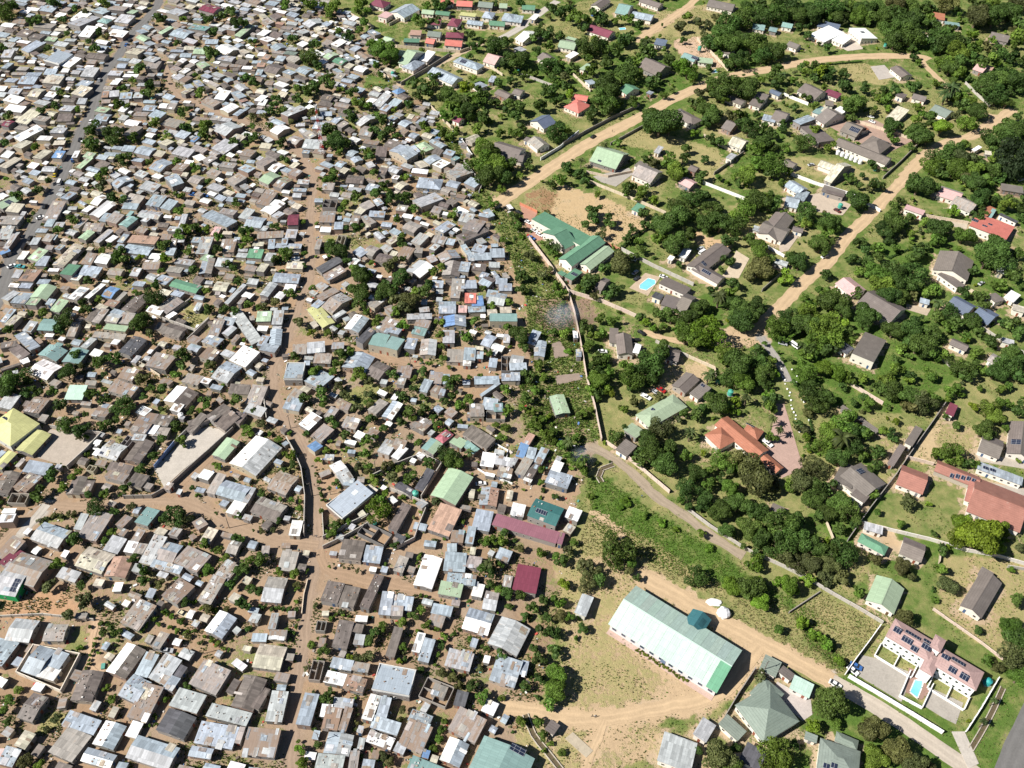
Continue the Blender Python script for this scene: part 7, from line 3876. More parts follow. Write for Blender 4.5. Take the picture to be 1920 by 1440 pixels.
for i in range(NP):
    for sd in (0, 1):
        x0, x1 = HL * i / NP + .02, HL * (i + 1) / NP - .02
        mb = MB()
        c = (.12, .31, .19, .05) if (sd == 0 and i == NP - 1) else (*jitcol((.44, .56, .495), .04), .0)
        if sd == 0 and i >= NP - 2: x0, x1 = (HL * .905 + .02, HL - .02) if i == NP - 1 else (x0, HL * .905 - .02)
        y0 = 0 if sd == 0 else HW
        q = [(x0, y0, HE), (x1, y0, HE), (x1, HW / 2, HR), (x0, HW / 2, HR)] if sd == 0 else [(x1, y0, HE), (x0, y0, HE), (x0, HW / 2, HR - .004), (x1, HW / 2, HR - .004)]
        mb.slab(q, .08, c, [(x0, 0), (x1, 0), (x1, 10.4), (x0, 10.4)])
        mb.build('roof_panel', 'clean', hall)
link('ridge_cap', UNIT['steel'], hall, (HL / 2, HW / 2, HR - .02), 0, (HL, .5, .09), (.5, .64, .56))
for k in range(11):
    w = link('window', UNIT['paint'], hall, (2.4 + k * (HL - 4.8) / 10, .78, 1.3), 0, (1.9, .1, 1.5), (.7, .7, .72))
    link('pane', UNIT['glass'], w, (0, -.1, .06), 0, (.88, 1, .88), (.05, .07, .11))
link('door', UNIT['paint'], hall, (HL / 2 + .9, .76, 0), 0, (1.8, .1, 2.4), (.15, .2, .3))
link('plinth', UNIT['conc'], hall, (HL / 2, -.1, 0), 0, (HL - 1, 2.2, .2), (.50, .36, .30))
pc = (hall.matrix_basis.inverted() @ Vector((*G(1309, 1163, 4), 0)))
mb = MB(); px0, py0 = pc.x, HW - .5
mb.prism([(px0 - 3.3, py0), (px0 + 3.3, py0), (px0 + 3.3, py0 + 4.6), (px0 - 3.3, py0 + 4.6)], 0, 3.6, (.3, .36, .36), False)
mb.build('porch_wall', 'wall', hall)
mb = MB(); z0, z1 = 3.7, 5.6; tc_ = (.045, .15, .17, .0)
a = [(px0 - 3.7, py0 - 2.5), (px0 + 3.7, py0 - 2.5), (px0 + 3.7, py0 + 5), (px0 - 3.7, py0 + 5)]
mb.slab([(*a[0], z0 + 1), (px0, py0 - 2.5, z1 + .6), (px0, py0 + 5, z1), (*a[3], z0)], .1, tc_, [(0, 0), (0, 5), (7, 5), (7, 0)])
mb.slab([(px0, py0 - 2.5, z1 + .6), (*a[1], z0 + 1), (*a[2], z0), (px0, py0 + 5, z1)], .1, tc_, [(0, 0), (0, 5), (7, 5), (7, 0)])
mb.build('porch_roof', 'clean', hall)
# a few late trees: the clipped hedge before the hall
for k in range(16):
    p = G(1195 + (1288 - 1195) * k / 15, 1218 + (1277 - 1218) * k / 15, .4)
    o = link('hedge_bush', SMLM[k % 6], None, (p[0], p[1], .35), k, (1.0, .8, .6), jitcol((.13, .16, .02)))
    tag(o, f'yellow-green clipped hedge bush, {NTH[k]} from the left along the hall front', 'hedge bush', 'clipped hedge along the hall front')

# ------------------------------------------------------------------ white townhouses with pink-brown roofs, terrace pool and white garden walls
T0, T1 = G(1440 + 880 / 4, 1080 + 452 / 4, 6.2), G(1440 + 1560 / 4, 1080 + 862 / 4, 6.2)
th, tyaw = frame_empty('townhouse_block', T0, T1, 'white two-storey townhouses with pinkish roofs and a terrace pool', 'townhouses')
TL = float(np.hypot(*(T1 - T0)))
inv = th.matrix_basis.inverted()
def TLc(x, y, z):
    p = G(1440 + x / 4, 1080 + y / 4, z); return inv @ Vector((p[0], p[1], 0))
TD = 9.0
RC = (.40, .27, .25)
def th_unit(x0, x1, y0, y1, he, pitch, parent):
    mb = MB(); mb.prism([(x0 + .3, y0 + .3), (x1 - .3, y0 + .3), (x1 - .3, y1 - .3), (x0 + .3, y1 - .3)], 0, he - .05, (.82, .82, .80), False)
    mb.build('wall', 'wall', parent)
    h = dict(L=x1 - x0, W=y1 - y0, oh=0, tan=pitch, shape=3, zr=he, rc=[RC, RC], rust=0, sub=True, dir=1)
    mb = MB(); roof_mb(mb, h)
    mb.build('roof', 'tile', parent, ((x0 + x1) / 2, (y0 + y1) / 2, 0))
pj = TLc(1185, 735, 6.2)
th_unit(0, TL * .50, 0, TD, 6.2, .33, th)
th_unit(TL * .54, TL, 0, TD - .5, 6.2, .33, th)
th_unit(TL * .44, TL * .58, -4.2, 4.0, 6.0, .3, th)
th_unit(TL * .42, TL * .54, TD - 4.5, TD + 1.5, 8.2, .3, th)
for k in range(14):
    for fl in (0, 1):
        x = 1.6 + k * (TL - 3.2) / 13
        if TL * .44 < x < TL * .58: continue
        w = link('window', UNIT['paint'], th, (x, .27, .9 + fl * 3.0), 0, (1.0, .1, 1.2), (.8, .8, .79))
        link('pane', UNIT['glass'], w, (0, -.1, .08), 0, (.84, 1, .84), (.04, .06, .05))
for x in (.15, TL * .22, TL * .42, TL * .6, TL * .8, TL - .15):
    link('garden_wall', UNIT['wall'], th, (x, -2.6, 0), 0, (.3, 5.2, 1.6), (.82, .82, .8))
q4 = [TLc(x, y, 1.5) for x, y in ((1072, 705), (992, 892), (1160, 982), (1243, 805))]
for a, b in zip(q4[:-1], q4[1:]):
    m_ = (a + b) / 2; d_ = b - a
    link('terrace_wall', UNIT['wall'], th, (m_.x, m_.y, 0), math.atan2(d_.y, d_.x), (d_.length + .2, .28, 1.5), (.82, .82, .8))
for x0, x1 in ((.2, TL * .42), (TL * .61, TL - .2)):
    link('planter', UNIT['wall'], th, ((x0 + x1) / 2, -5.3, 0), 0, (x1 - x0, .5, .8), (.8, .8, .78))
for x, y, w, d in ((965, 415, 2.6, 2.2), (1040, 485, 3.6, 2.2), (1080, 450, 5.2, 1.6), (1098, 545, 2.4, 2.0), (1180, 540, 3, 2.2), (1195, 497, 3, 1.5), (1420, 648, 4.4, 1.7), (1382, 705, 2.6, 2.2), (1470, 757, 2.8, 2.4), (1322, 618, 2.6, 1.6)):
    p = TLc(x, y, 7.0)
    z = 6.2 + .33 * max(min(p.y, TD - p.y), .2) + .12
    s = MB(); s.slab([(-w / 2, -d / 2, 0), (w / 2, -d / 2, 0), (w / 2, d / 2, 0), (-w / 2, d / 2, 0)], .06, (0, 0, 0), [(0, 0), (w, 0), (w, d), (0, d)])
    o = s.build('solar_panel', 'solar', th, (p.x, p.y, z + .35)); o.rotation_euler = (math.atan(.33) * (1 if p.y < TD / 2 else -1), 0, 0)

# ------------------------------------------------------------------ solar panels on other roofs: parts of their houses
for x, y, w, d in ((1015, 961, 4.4, 1.9), (33, 1092, 2.2, 5), (15, 790, 4.5, 1.2), (190, 849, 1.4, 1.2), (971, 1407, 2.4, 5), (1224, 770, 2, 1.4), (1407, 797, 3.8, 1.5), (1317, 724, 1.8, 1.4), (1549, 1437, 2, 1.6), (1563, 1437, 2, 1.6),
 (1612, 887, 2.6, 4.2), (1785, 892, 1.6, 2), (1795, 894, 1.6, 2), (1805, 897, 1.6, 2), (1815, 899, 1.6, 2), (1825, 901, 1.6, 2), (1849, 877, 2.4, 3.2), (1862, 881, 2.4, 3.2), (1912, 834, 3, 5), (1827, 415, 3.5, 3), (1845, 426, 2.6, 1.8), (1856, 422, 2.2, 1.8),
 (1575, 524, 2, 1.4), (1840, 582, 5, 2), (1060, 497, 3, 1.5), (1077, 514, 3.4, 2.4), (1317, 495, 2, 3), (1326, 510, 5, 2), (17, 379, 4.5, 3), (870, 116, 4.5, 3), (1477, 370, 3, 2), (1494, 375, 3, 2), (1167, 290, 2.6, 1.8), (1124, 303, 2.2, 1.2), (1277, 212, 3, 2),
 (1304, 110, 5, 2.4), (1625, 255, 4, 3), (1645, 262, 4, 3), (1660, 267, 4, 3), (1601, 247, 6, 3.5), (1617, 61, 2.4, 3)):
    best = None
    for h in BLD:
        if not h.get('root') or h.get('roof') is None: continue
        zz = h['he'] + .4
        p = G(x, y, zz)
        if inrect(h, p[0], p[1], .3) and (best is None or h['he'] > best[0]['he']): best = (h, p)
    if best is None: continue
    h, p = best
    dx, dy = p - h['c']; co, si = math.cos(h['yaw']), math.sin(h['yaw'])
    lx, ly = dx * co + dy * si, -dx * si + dy * co
    wn, dn_ = min(w, h['L'] * .8), min(d, h['W'] * .45)
    if abs(ly) < dn_ / 2 + .1 and h['shape'] != 0: ly = math.copysign(dn_ / 2 + .1, ly)
    z, sl = on_roof(h, lx, ly)
    s = MB(); s.slab([(-wn / 2, -dn_ / 2, 0), (wn / 2, -dn_ / 2, 0), (wn / 2, dn_ / 2, 0), (-wn / 2, dn_ / 2, 0)], .06, (0, 0, 0), [(0, 0), (wn, 0), (wn, dn_), (0, dn_)])
    o = s.build('solar_panel', 'solar', h['roof'], (lx, ly, z + .16)); o.rotation_euler = (sl, 0, 0)

# ------------------------------------------------------------------ walls
WGREY, WTAN, WPINK, WWHITE, WDARK = (.42, .39, .35), (.55, .46, .35), (.56, .45, .38), (.80, .79, .75), (.26, .24, .22)
for hgt, c, s, d in (
 (2.0, WTAN, '808,200 845,238 868,252', 'pale'), (2.0, WWHITE, '865,262 885,292', 'white'), (2.0, WGREY, '870,303 890,328 903,350 898,360', 'grey block'),
 (2.3, WPINK, '992,446 1030,495 1065,545 1077,585 1090,648 1100,708 1115,760 1128,824', 'long pale boundary'), (2.0, WPINK, '1137,829 1165,848 1210,884 1255,922', 'pinkish'), (1.8, WGREY, '1290,955 1330,985 1400,1030 1470,1062 1515,1085 1560,1112 1610,1140 1655,1167', 'long light grey'),
 (2.2, WPINK, '1066,546 1100,556 1130,565 1165,580 1192,592', 'pinkish'), (2.2, WGREY, '1165,467 1225,498 1300,533', 'concrete slab'), (2.2, (.03, .10, .05), '1152,474 1195,440 1250,400', 'dark green'), (1.6, (.5, .2, .12), '975,382 1007,397', 'red brick'), (1.8, (.5, .22, .14), '1133,455 1162,468', 'red brick'),
 (2.2, WDARK, '1055,271 1100,246 1150,220 1198,198', 'long dark'), (2.0, WWHITE, '1014,298 1050,276 1085,247', 'white'), (1.8, WDARK, '1145,270 1205,237', 'dark'), (2.0, WWHITE, '1472,322 1530,344 1588,362', 'long white'), (1.9, WWHITE, '1318,342 1395,372', 'white'), (2.0, WDARK, '1656,333 1690,302 1722,270', 'dark'),  # long dark wall: shade of its backlit side put into the colour
 (2.0, WTAN, '1605,227 1660,244 1722,264', 'tan'), (2.0, WWHITE, '1470,177 1515,195', 'white'), (2.2, WDARK, '1590,1012 1630,955 1680,890 1715,838 1752,786 1775,752', 'long dark'), (1.9, (.62, .58, .53), '1617,980 1680,996 1740,1010 1815,1032 1870,1042 1925,1058', 'long light'), (1.8, WTAN, '1766,1020 1761,1054', 'short tan'),
 (1.6, WTAN, '1550,980 1562,1010', 'short tan'), (1.8, WPINK, '1700,857 1750,870', 'pinkish'), (1.3, WPINK, '1750,1142 1790,1170 1840,1205 1880,1236', 'low pinkish'), (2.2, WWHITE, '1650,1174 1630,1202 1605,1235 1586,1262', 'white'), (2.2, WWHITE, '1592,1268 1650,1302 1710,1338 1767,1373', 'long white front'), (2.0, WWHITE, '1812,1370 1838,1330 1872,1272', 'white'),
 (2.0, WDARK, '1416,1254 1385,1300 1360,1342', 'dark'), (1.2, WDARK, '1480,1148 1537,1110', 'low dark'), (2.6, WGREY, '127,876 160,846 190,815', 'tall grey block'), (2.2, WGREY, '190,813 140,806 95,800', 'grey block'), (2.2, WDARK, '232,932 285,931 318,912 350,882 395,842 437,804', 'long dark block'), (2.2, (.14, .2, .36), '290,875 327,830', 'blue-painted'),
 (2.2, WGREY, '327,830 350,808 372,800', 'grey'), (2.8, WGREY, '537,822 552,848 565,880 572,932 570,1002', 'tall long grey'), (2.6, WGREY, '492,722 500,786', 'tall grey'), (2.4, WGREY, '606,1008 650,985 690,967', 'grey block'), (2.2, WGREY, '606,1026 650,1005 690,982', 'grey block'), (2.0, WGREY, '604,955 607,1005', 'grey'),
 (2.4, WGREY, '700,892 745,870 792,852 827,870', 'grey block'), (2.6, WGREY, '827,872 808,902 790,932', 'tall grey'), (2.2, WGREY, '732,917 770,932 802,947', 'grey block'), (2.2, WGREY, '798,955 787,982 777,1010 742,1028', 'grey block'), (1.0, WWHITE, '892,877 910,888 925,895 960,907', 'low white'), (1.0, WWHITE, '930,833 952,845 950,858', 'low white curved'),
 (2.4, (.62, .55, .46), '32,1262 115,1297 151,1228 64,1211 32,1262', 'square cream'), (1.4, WGREY, '0,1156 80,1152 175,1162', 'low grey'), (2.0, WGREY, '315,592 357,562', 'grey block'), (2.2, WGREY, '305,598 367,620 392,598', 'grey block'), (2.4, WGREY, '352,638 392,600', 'tall grey'), (2.0, WDARK, '262,684 308,642', 'dark'), (1.8, WTAN, '258,678 300,705', 'tan'),
 (2.0, WTAN, '655,25 700,50 677,72 745,87 862,97 882,90', 'long tan'), (2.4, WDARK, '752,157 800,130 842,103', 'long dark'), (1.8, WTAN, '712,135 730,147', 'tan'), (2.0, WTAN, '1307,72 1335,100 1365,131', 'tan'), (1.8, WTAN, '1075,140 1107,170', 'tan'), (1.0, WTAN, '566,1150 570,1115 577,1087', 'low stone'), (1.8, WTAN, '918,125 942,140', 'tan'),
 (2.0, WTAN, '730,46 760,30 785,16', 'tan'), (1.8, WGREY, '973,137 1035,160', 'grey'), (1.6, WGREY, '1940,1070 1890,1062', 'grey'), (1.8, WWHITE, '1598,365 1650,395', 'white'), (2.0, WPINK, '1595,720 1655,756', 'pale'), (1.5, WGREY, '905,915 930,925', 'short grey'), (2.0, WDARK, '1160,640 1200,648', 'dark'), (1.8, WTAN, '1690,395 1740,405 1815,418', 'tan'), (1.9, WTAN, '1320,254 1371,283', 'short tan'), (2.0, WDARK, '1339,325 1394,286', 'dark'), (1.6, WTAN, '1100,322 1140,331 1184,322', 'curved cream'), (1.8, WTAN, '1100,338 1197,377 1248,399', 'long tan'), (1.4, (.05, .09, .03), '1545,121 1617,115', 'dark green hedge'), (1.2, (.07, .13, .03), '1636,467 1668,483 1720,460', 'clipped green hedge'), (2.0, WDARK, '1429,544 1474,505', 'dark'), (1.8, WTAN, '1746,505 1788,528 1830,550', 'tan'), (1.2, (.06, .12, .03), '1510,760 1522,800 1530,850', 'clipped green hedge'), (1.8, WGREY, '1700,640 1760,668 1800,700', 'grey'), (1.6, WTAN, '1560,700 1590,715', 'short tan'), (1.8, WGREY, '1230,640 1290,668', 'grey'), (1.7, WTAN, '1290,668 1340,690 1345,720', 'tan'), (1.8, WGREY, '1820,600 1880,640 1925,665', 'grey'), (1.8, WTAN, '1370,215 1430,240', 'tan'), (1.8, WWHITE, '1425,455 1470,480', 'white'), (1.8, WGREY, '1810,155 1835,180 1856,198', 'grey')):
    P = GV([[float(v) for v in q.split(',')] for q in s.split()], hgt * .5)
    if 'hedge' in d or c == (.03, .10, .05):
        Vs, Cs = [], []
        for a, b in zip(P[:-1], P[1:]):
            for k in range(max(2, int(np.hypot(*(b - a)) / .75))):
                q = a + (b - a) * k / max(2, int(np.hypot(*(b - a)) / .75)); V, cc = SML[(k * 3) % 10]
                Vs.append(V * np.array([.85, .85, hgt * .55]) + np.array([q[0], q[1], hgt * .5])); Cs.append(np.concatenate([cc[:, None] * np.array([.06, .115, .028]), np.zeros((len(cc), 1))], 1))
        w = link('hedge', leaf_mesh('hedge', np.concatenate(Vs), np.concatenate(Cs)))
        tag(w, None, 'hedge', 'clipped hedges', 'thing'); m2 = P[len(P) // 2]
        name_later(w, d if 'hedge' in d else d + ' hedge', (m2[0], m2[1], hgt))
        continue
    mb, cpg = MB(), MB()
    for a, b in zip(P[:-1], P[1:]):
        l = np.hypot(*(b - a)); yaw = math.atan2(b[1] - a[1], b[0] - a[0]); n = max(1, int(l / 3))
        for k in range(n):
            m0, m1 = a + (b - a) * k / n, a + (b - a) * (k + 1) / n
            z = hgt + random.uniform(-.05, .05); mm = (m0 + m1) / 2
            mb.box((mm[0], mm[1], z / 2), (l / n - .32, .2, z), jitcol(c, .08), yaw)
            mb.box((m0[0], m0[1], (hgt + .12) / 2), (.34, .34, hgt + .12), jitcol(c, .05), yaw)
            cpg.box((mm[0], mm[1], z + .035), (l / n - .34, .27, .07), jitcol(tuple(min(.85, x * 1.2) for x in c), .05), yaw)
        mb.box((b[0], b[1], (hgt + .08) / 2), (.31, .31, hgt + .08), c, yaw)
    w = mb.build('boundary_wall', 'wall'); cpg.build('coping', 'conc', w)
    tag(w, None, 'wall', 'garden and boundary walls', 'thing')
    m2 = P[len(P) // 2]
    name_later(w, f'{d} wall' if 'wall' not in d else d, (m2[0], m2[1], hgt))

# ------------------------------------------------------------------ lattice mast
b = G(605, 295); best = min(range(15, 60), key=lambda z: abs(PX((b[0], b[1], z))[1] - 197))
mast = bpy.data.objects.new('lattice_mast', None); mast.location = (b[0], b[1], 0); COL.objects.link(mast)
tag(mast, 'tall red and white lattice telecom mast among the houses', 'mast')
RED, WHT = (.55, .05, .035), (.8, .8, .8)
mh = float(best); nb_ = 12
for k in range(3):
    mb = MB()
    for i in range(nb_):
        w0, w1 = 1.5 * (1 - i / nb_ * .75), 1.5 * (1 - (i + 1) / nb_ * .75)
        a = k * 2.0944
        mb.bar((w0 * math.cos(a), w0 * math.sin(a), mh * i / nb_), (w1 * math.cos(a), w1 * math.sin(a), mh * (i + 1) / nb_), .11, RED if i % 2 == 0 else WHT)
    mb.build('leg', 'steel', mast)
mb = MB()
for i in range(nb_ * 2):
    t0, t1 = i / nb_ / 2, (i + 1) / nb_ / 2
    w0, w1 = 1.5 * (1 - t0 * .75), 1.5 * (1 - t1 * .75)
    c = RED if (i // 2) % 2 == 0 else WHT
    for k in range(3):
        a, d = k * 2.0944, (k + 1) * 2.0944
        mb.bar((w0 * math.cos(a), w0 * math.sin(a), mh * t0), (w1 * math.cos(d), w1 * math.sin(d), mh * t1), .06, c)
        mb.bar((w1 * math.cos(a), w1 * math.sin(a), mh * t1), (w1 * math.cos(d), w1 * math.sin(d), mh * t1), .06, c)
tag(mb.build('lattice_brace', 'steel', mast), kind='stuff')
for z, a in ((mh * .93, 0), (mh * .88, 2), (mh * .8, 4)):
    mb = MB(); mb.cyl((0, 0), .55, 0, .35, (.8, .8, .8), 12); o = mb.build('dish', 'plastic', mast, (.8 * math.cos(a), .8 * math.sin(a), z)); o.rotation_euler = (0, 1.57, a)
for k in range(3):
    link('antenna', UNIT['plastic'], mast, (.75 * math.cos(k * 2.09 + 1), .75 * math.sin(k * 2.09 + 1), mh - 1.6), k * 2.09 + 1, (.25, .4, 2.0), (.8, .8, .8))

# ------------------------------------------------------------------ power poles
pole = bpy.data.objects.new('utility_pole', None); COL.objects.link(pole)
mb = MB(); mb.cyl((0, 0), .16, 0, 8.5, (.15, .12, .10), 7, .1); k1 = mb.build('post', 'bark', pole)
mb = MB(); mb.box((0, 0, 7.9), (2.0, .12, .14), (.16, .13, .11)); k2 = mb.build('crossarm', 'bark', pole)
mb = MB(); [mb.cyl((x, 0), .06, 7.97, 8.2, (.6, .6, .58), 6) for x in (-.85, 0, .85)]; k3 = mb.build('insulators', 'plastic', pole)
for i, (x, y) in enumerate(((184, 1315), (360, 1231), (581, 1260), (732, 1075), (626, 642), (354, 382), (585, 930), (705, 890), (600, 1395), (545, 803), (240, 480), (1430, 1262), (770, 690), (905, 800), (430, 990), (86, 1000))):
    o = pole if i == 0 else copy_tree(pole, [k1, k2, k3])
    p = G(x, y); o.location = (p[0], p[1], 0); o.rotation_euler = (0, 0, random.random() * 3)
    tag(o, None, 'pole', 'power poles'); name_later(o, 'dark wooden power pole', (p[0], p[1], 0))

# ------------------------------------------------------------------ vehicles
def extr(mb, prof, w0, w1, zs, col):             # side profile (x, z) swept across y, narrowing with height above zs
    def wy(z): return w0 if z <= zs else w1
    n = len(prof)
    L = [(x, -wy(z), z) for x, z in prof]; R2 = [(x, wy(z), z) for x, z in prof]
    for i in range(n):
        j = (i + 1) % n
        mb.face([L[j], L[i], R2[i], R2[j]], col)
    mb.face(L, col); mb.face(R2[::-1], col)
def car_proto(kind):
    root = bpy.data.objects.new({'car': 'parked_car', 'pickup': 'pickup_truck', 'van': 'minibus'}[kind], None); COL.objects.link(root)
    body, cab, roof = MB(), MB(), MB()
    w = (1, 1, 1)
    if kind == 'car':
        extr(body, [(-2.1, .32), (2.1, .32), (2.18, .6), (2.0, .78), (1.0, .92), (-1.5, .95), (-2.05, .9), (-2.18, .6)], .86, .82, .7, w)
        extr(cab, [(1.05, .91), (.35, 1.36), (-1.0, 1.38), (-1.75, .94)], .78, .60, 1.0, (.03, .035, .04))
        roof.box((-.32, 0, 1.40), (1.25, 1.16, .06), w)
    elif kind == 'van':
        extr(body, [(-2.4, .35), (2.3, .35), (2.4, .8), (2.25, 1.15), (-2.45, 1.2)], .88, .86, .9, w)
        extr(cab, [(2.2, 1.14), (1.6, 1.78), (-2.35, 1.82), (-2.42, 1.19)], .84, .76, 1.3, (.03, .035, .04))
        roof.box((-.4, 0, 1.86), (3.95, 1.5, .08), w)
    else:
        extr(body, [(-2.5, .45), (2.4, .45), (2.5, .85), (1.3, 1.0), (-.55, 1.02), (-.56, .62), (-2.45, .62), (-2.5, .62)], .9, .88, .9, w)
        for y in (-.86, .86): body.box((-1.5, y, .82), (1.9, .07, .42), w)
        body.box((-2.46, 0, .82), (.07, 1.75, .42), w)
        extr(cab, [(1.25, .99), (.65, 1.55), (-.45, 1.57), (-.55, 1.0)], .84, .68, 1.1, (.03, .035, .04))
        roof.box((.1, 0, 1.6), (1.1, 1.32, .07), w)
    kids = [body.build('body', 'paint', root), cab.build('cabin_glass', 'glass', root), roof.build('roof', 'paint', root)]
    wm_ = MB(); wm_.bar((0, -.11, 0), (0, .11, 0), .32, (.02, .02, .02), 10); wme = wm_.mesh('wheel', 'plastic')
    for x in (-1.35, 1.35):
        for y in (-.8, .8): kids.append(link('wheel', wme, root, (x, y, .32)))
    return root, kids, [0]
VP = {}
VC = dict(w=(.8, .8, .79), s=(.45, .46, .48), k=(.02, .02, .022), r=(.38, .02, .02), b=(.05, .14, .38), t=(.08, .33, .36), n=(.62, .55, .38), m=(.12, .03, .03), y=(.6, .45, .03))
VN = dict(w='white', s='silver', k='black', r='red', b='blue', t='teal', n='cream', m='dark maroon', y='yellow')
def vehicle(kind, c, x, y, dx, dy):
    if kind not in VP:
        VP[kind] = car_proto(kind); o, kk = VP[kind][0], VP[kind][1]
    else:
        o = VP[kind][0].copy(); COL.objects.link(o); kk = []
        for k in VP[kind][1]:
            q = k.copy(); COL.objects.link(q); q.parent = o; kk.append(q)
    p, q = G(x, y, .6), G(x + dx, y + dy, .6)
    o.location = (p[0], p[1], .14); o.rotation_euler = (0, 0, math.atan2(q[1] - p[1], q[0] - p[0]))
    kk[0].color = (*VC[c], 1); kk[2].color = (*VC[c], 1)
    word = {'car': 'car', 'pickup': 'pickup truck', 'van': 'minibus'}[kind]
    tag(o, None, word, word + 's parked or driving')
    name_later(o, f'{VN[c]} {word}', (p[0], p[1], 0))
for a in (('car', 'r', 1240, 731, 8, 5), ('car', 's', 1230, 736, 7, 5), ('pickup', 'w', 1211, 744, 13, 7), ('pickup', 'w', 1439, 831, 13, 10), ('car', 's', 314, 1220, 10, .6), ('car', 'n', 343, 1151, 10, 5), ('car', 'w', 742, 1306, 10, -2), ('car', 'k', 886, 1336, 10, 4),
 ('car', 'w', 902, 907, 10, -1), ('car', 'w', 1599, 1257, 8, 7), ('car', 'b', 1605, 1249, 8, 4), ('car', 'w', 1566, 1283, 10, 6), ('car', 'w', 991, 417, 10, 5), ('car', 'w', 1002, 432, 10, 5), ('car', 'w', 1012, 440, 10, 5), ('car', 'k', 973, 398, 10, 5), ('car', 'k', 976, 411, 10, 5),
 ('car', 'b', 997, 446, 10, 5), ('car', 's', 1191, 511, 8, -7), ('car', 'k', 1194, 522, 8, -6), ('van', 'w', 1317, 473, 10, -6), ('car', 's', 1314, 466, 10, -6), ('car', 'k', 1203, 624, 8, 5), ('car', 'k', 1192, 638, 10, -2), ('car', 'w', 1130, 659, 10, 0), ('car', 'w', 22, 499, 9, -4), ('pickup', 't', 38, 500, 10, 1),
 ('van', 'k', 46, 463, 5, -9), ('car', 'k', 56, 447, 5, -9), ('car', 'k', 84, 387, 5, -9), ('car', 'w', 76, 408, 9, -3), ('pickup', 'b', 363, 365, 10, 1), ('pickup', 'b', 383, 367, 10, 1), ('car', 'k', 1112, 256, 8, -6), ('car', 'k', 485, 259, 9, 2), ('car', 'm', 1570, 395, 9, 5), ('car', 's', 1840, 531, 8, -5),
 ('van', 'w', 1490, 648, 10, 7), ('car', 's', 1468, 644, 8, 2), ('car', 'w', 1546, 481, 9, -4), ('car', 's', 1521, 309, 10, -2), ('car', 'w', 1635, 228, 10, 4), ('car', 'w', 1633, 219, 10, 3), ('car', 's', 1914, 337, 9, -3), ('van', 'w', 1185, 486, 10, 3), ('car', 'w', 1244, 519, 10, 3), ('car', 'w', 183, 836, 5, -7), ('van', 'b', 138, 300, 3, -9),
 ('car', 'k', 150, 262, 3, -9), ('van', 'w', 112, 342, 4, -9), ('car', 'k', 243, 75, 5, -9), ('car', 'b', 237, 84, 5, -9), ('car', 'y', 103, 328, 4, -9), ('car', 's', 186, 150, 3, -9), ('car', 'w', 170, 228, 3, -9), ('van', 'b', 1113, 28, 8, -5)): vehicle(*a)

# ------------------------------------------------------------------ tanks, white stones along the lane, white plastic heap, people, smoke
tank = bpy.data.objects.new('water_tank', None); COL.objects.link(tank)
mb = MB(); mb.cyl((0, 0), .95, .0, 1.7, (1, 1, 1), 16); mb.cyl((0, 0), .99, .5, .56, (1, 1, 1), 16); mb.cyl((0, 0), .99, 1.1, 1.16, (1, 1, 1), 16); tb = mb.build('tank_body', 'plastic', tank)
mb = MB(); mb.cyl((0, 0), .95, 1.7, 2.05, (1, 1, 1), 16, .35); mb.cyl((0, 0), .3, 2.05, 2.18, (1, 1, 1), 12); tl = mb.build('tank_lid', 'plastic', tank)
mb = MB(); [mb.box((x, y, -.6), (.14, .14, 1.2), (.3, .28, .26)) for x in (-.7, .7) for y in (-.7, .7)]; mb.box((0, 0, -.04), (2, 2, .08), (.3, .28, .26)); ts = mb.build('stand', 'steel', tank)
TG, TWH = (.07, .34, .26), (.8, .8, .78)
for i, (x, y, c, s, hh, lb) in enumerate([(1312, 89, TG, 1.3, 2.5, 0), (971, 131, TG, 1.2, 2.5, 0), (736, 136, TG, 1.2, 2, 0), (1370, 735, TG, 1.3, 2.2, 0), (779, 926, TG, 1.3, 1, 0), (1661, 82, TG, 1.2, 2.5, 0), (1576, 385, TG, 1.3, 1.5, 0), (1347, 714, TG, 1.1, .5, 0), (1837, 352, TG, 1.1, .5, 0),
  (339, 779, TWH, 1.2, 1, 1), (1852, 1279, (.03, .30, .30), 1.3, .3, 2), (703, 980, TG, .8, .4, 0), (1641, 317, TG, .9, .2, 0), (381, 50, TG, 1.0, 3.0, 0)] + [(1571 + 8.4 * k, 286 + 3.5 * k, TWH, 1.25, .15, 3) for k in range(6)]):
    o = tank if i == 0 else copy_tree(tank, [tb, tl, ts])
    kids = [tb, tl, ts] if i == 0 else [q for q in o.children]
    p = G(x, y, hh + 1); o.location = (p[0], p[1], hh * s * .5 + .15); o.scale = (s, s, s)
    for q in kids:
        if not q.name.startswith('stand'): q.color = (*c, 1)
        else: q.scale = (1, 1, max(.1, hh * .42))
    tag(o, None, 'water tank', 'plastic water tanks')
    if lb == 3: o['label'] = f'white water tank, {NTH[i - 14]} from the left in the row of six'; o['group'] = 'row of white water tanks'
    else: name_later(o, ['turquoise green water tank', 'white water tank', 'dark teal water tank'][lb], (p[0], p[1], 0))
bm = bmesh.new(); bmesh.ops.create_icosphere(bm, subdivisions=2, radius=1)
r3 = random.Random(4)
for v in bm.verts: v.co *= 1 + r3.uniform(-.13, .13)
bme = bpy.data.meshes.new('white_stone'); bm.to_mesh(bme); bm.free()
A = bme.attributes.new('rc', 'FLOAT_COLOR', 'FACE'); A.data.foreach_set('color', np.tile(np.array([.82, .82, .80, 0], np.float32), len(bme.polygons)))
bme.materials.append(MT['wall'])
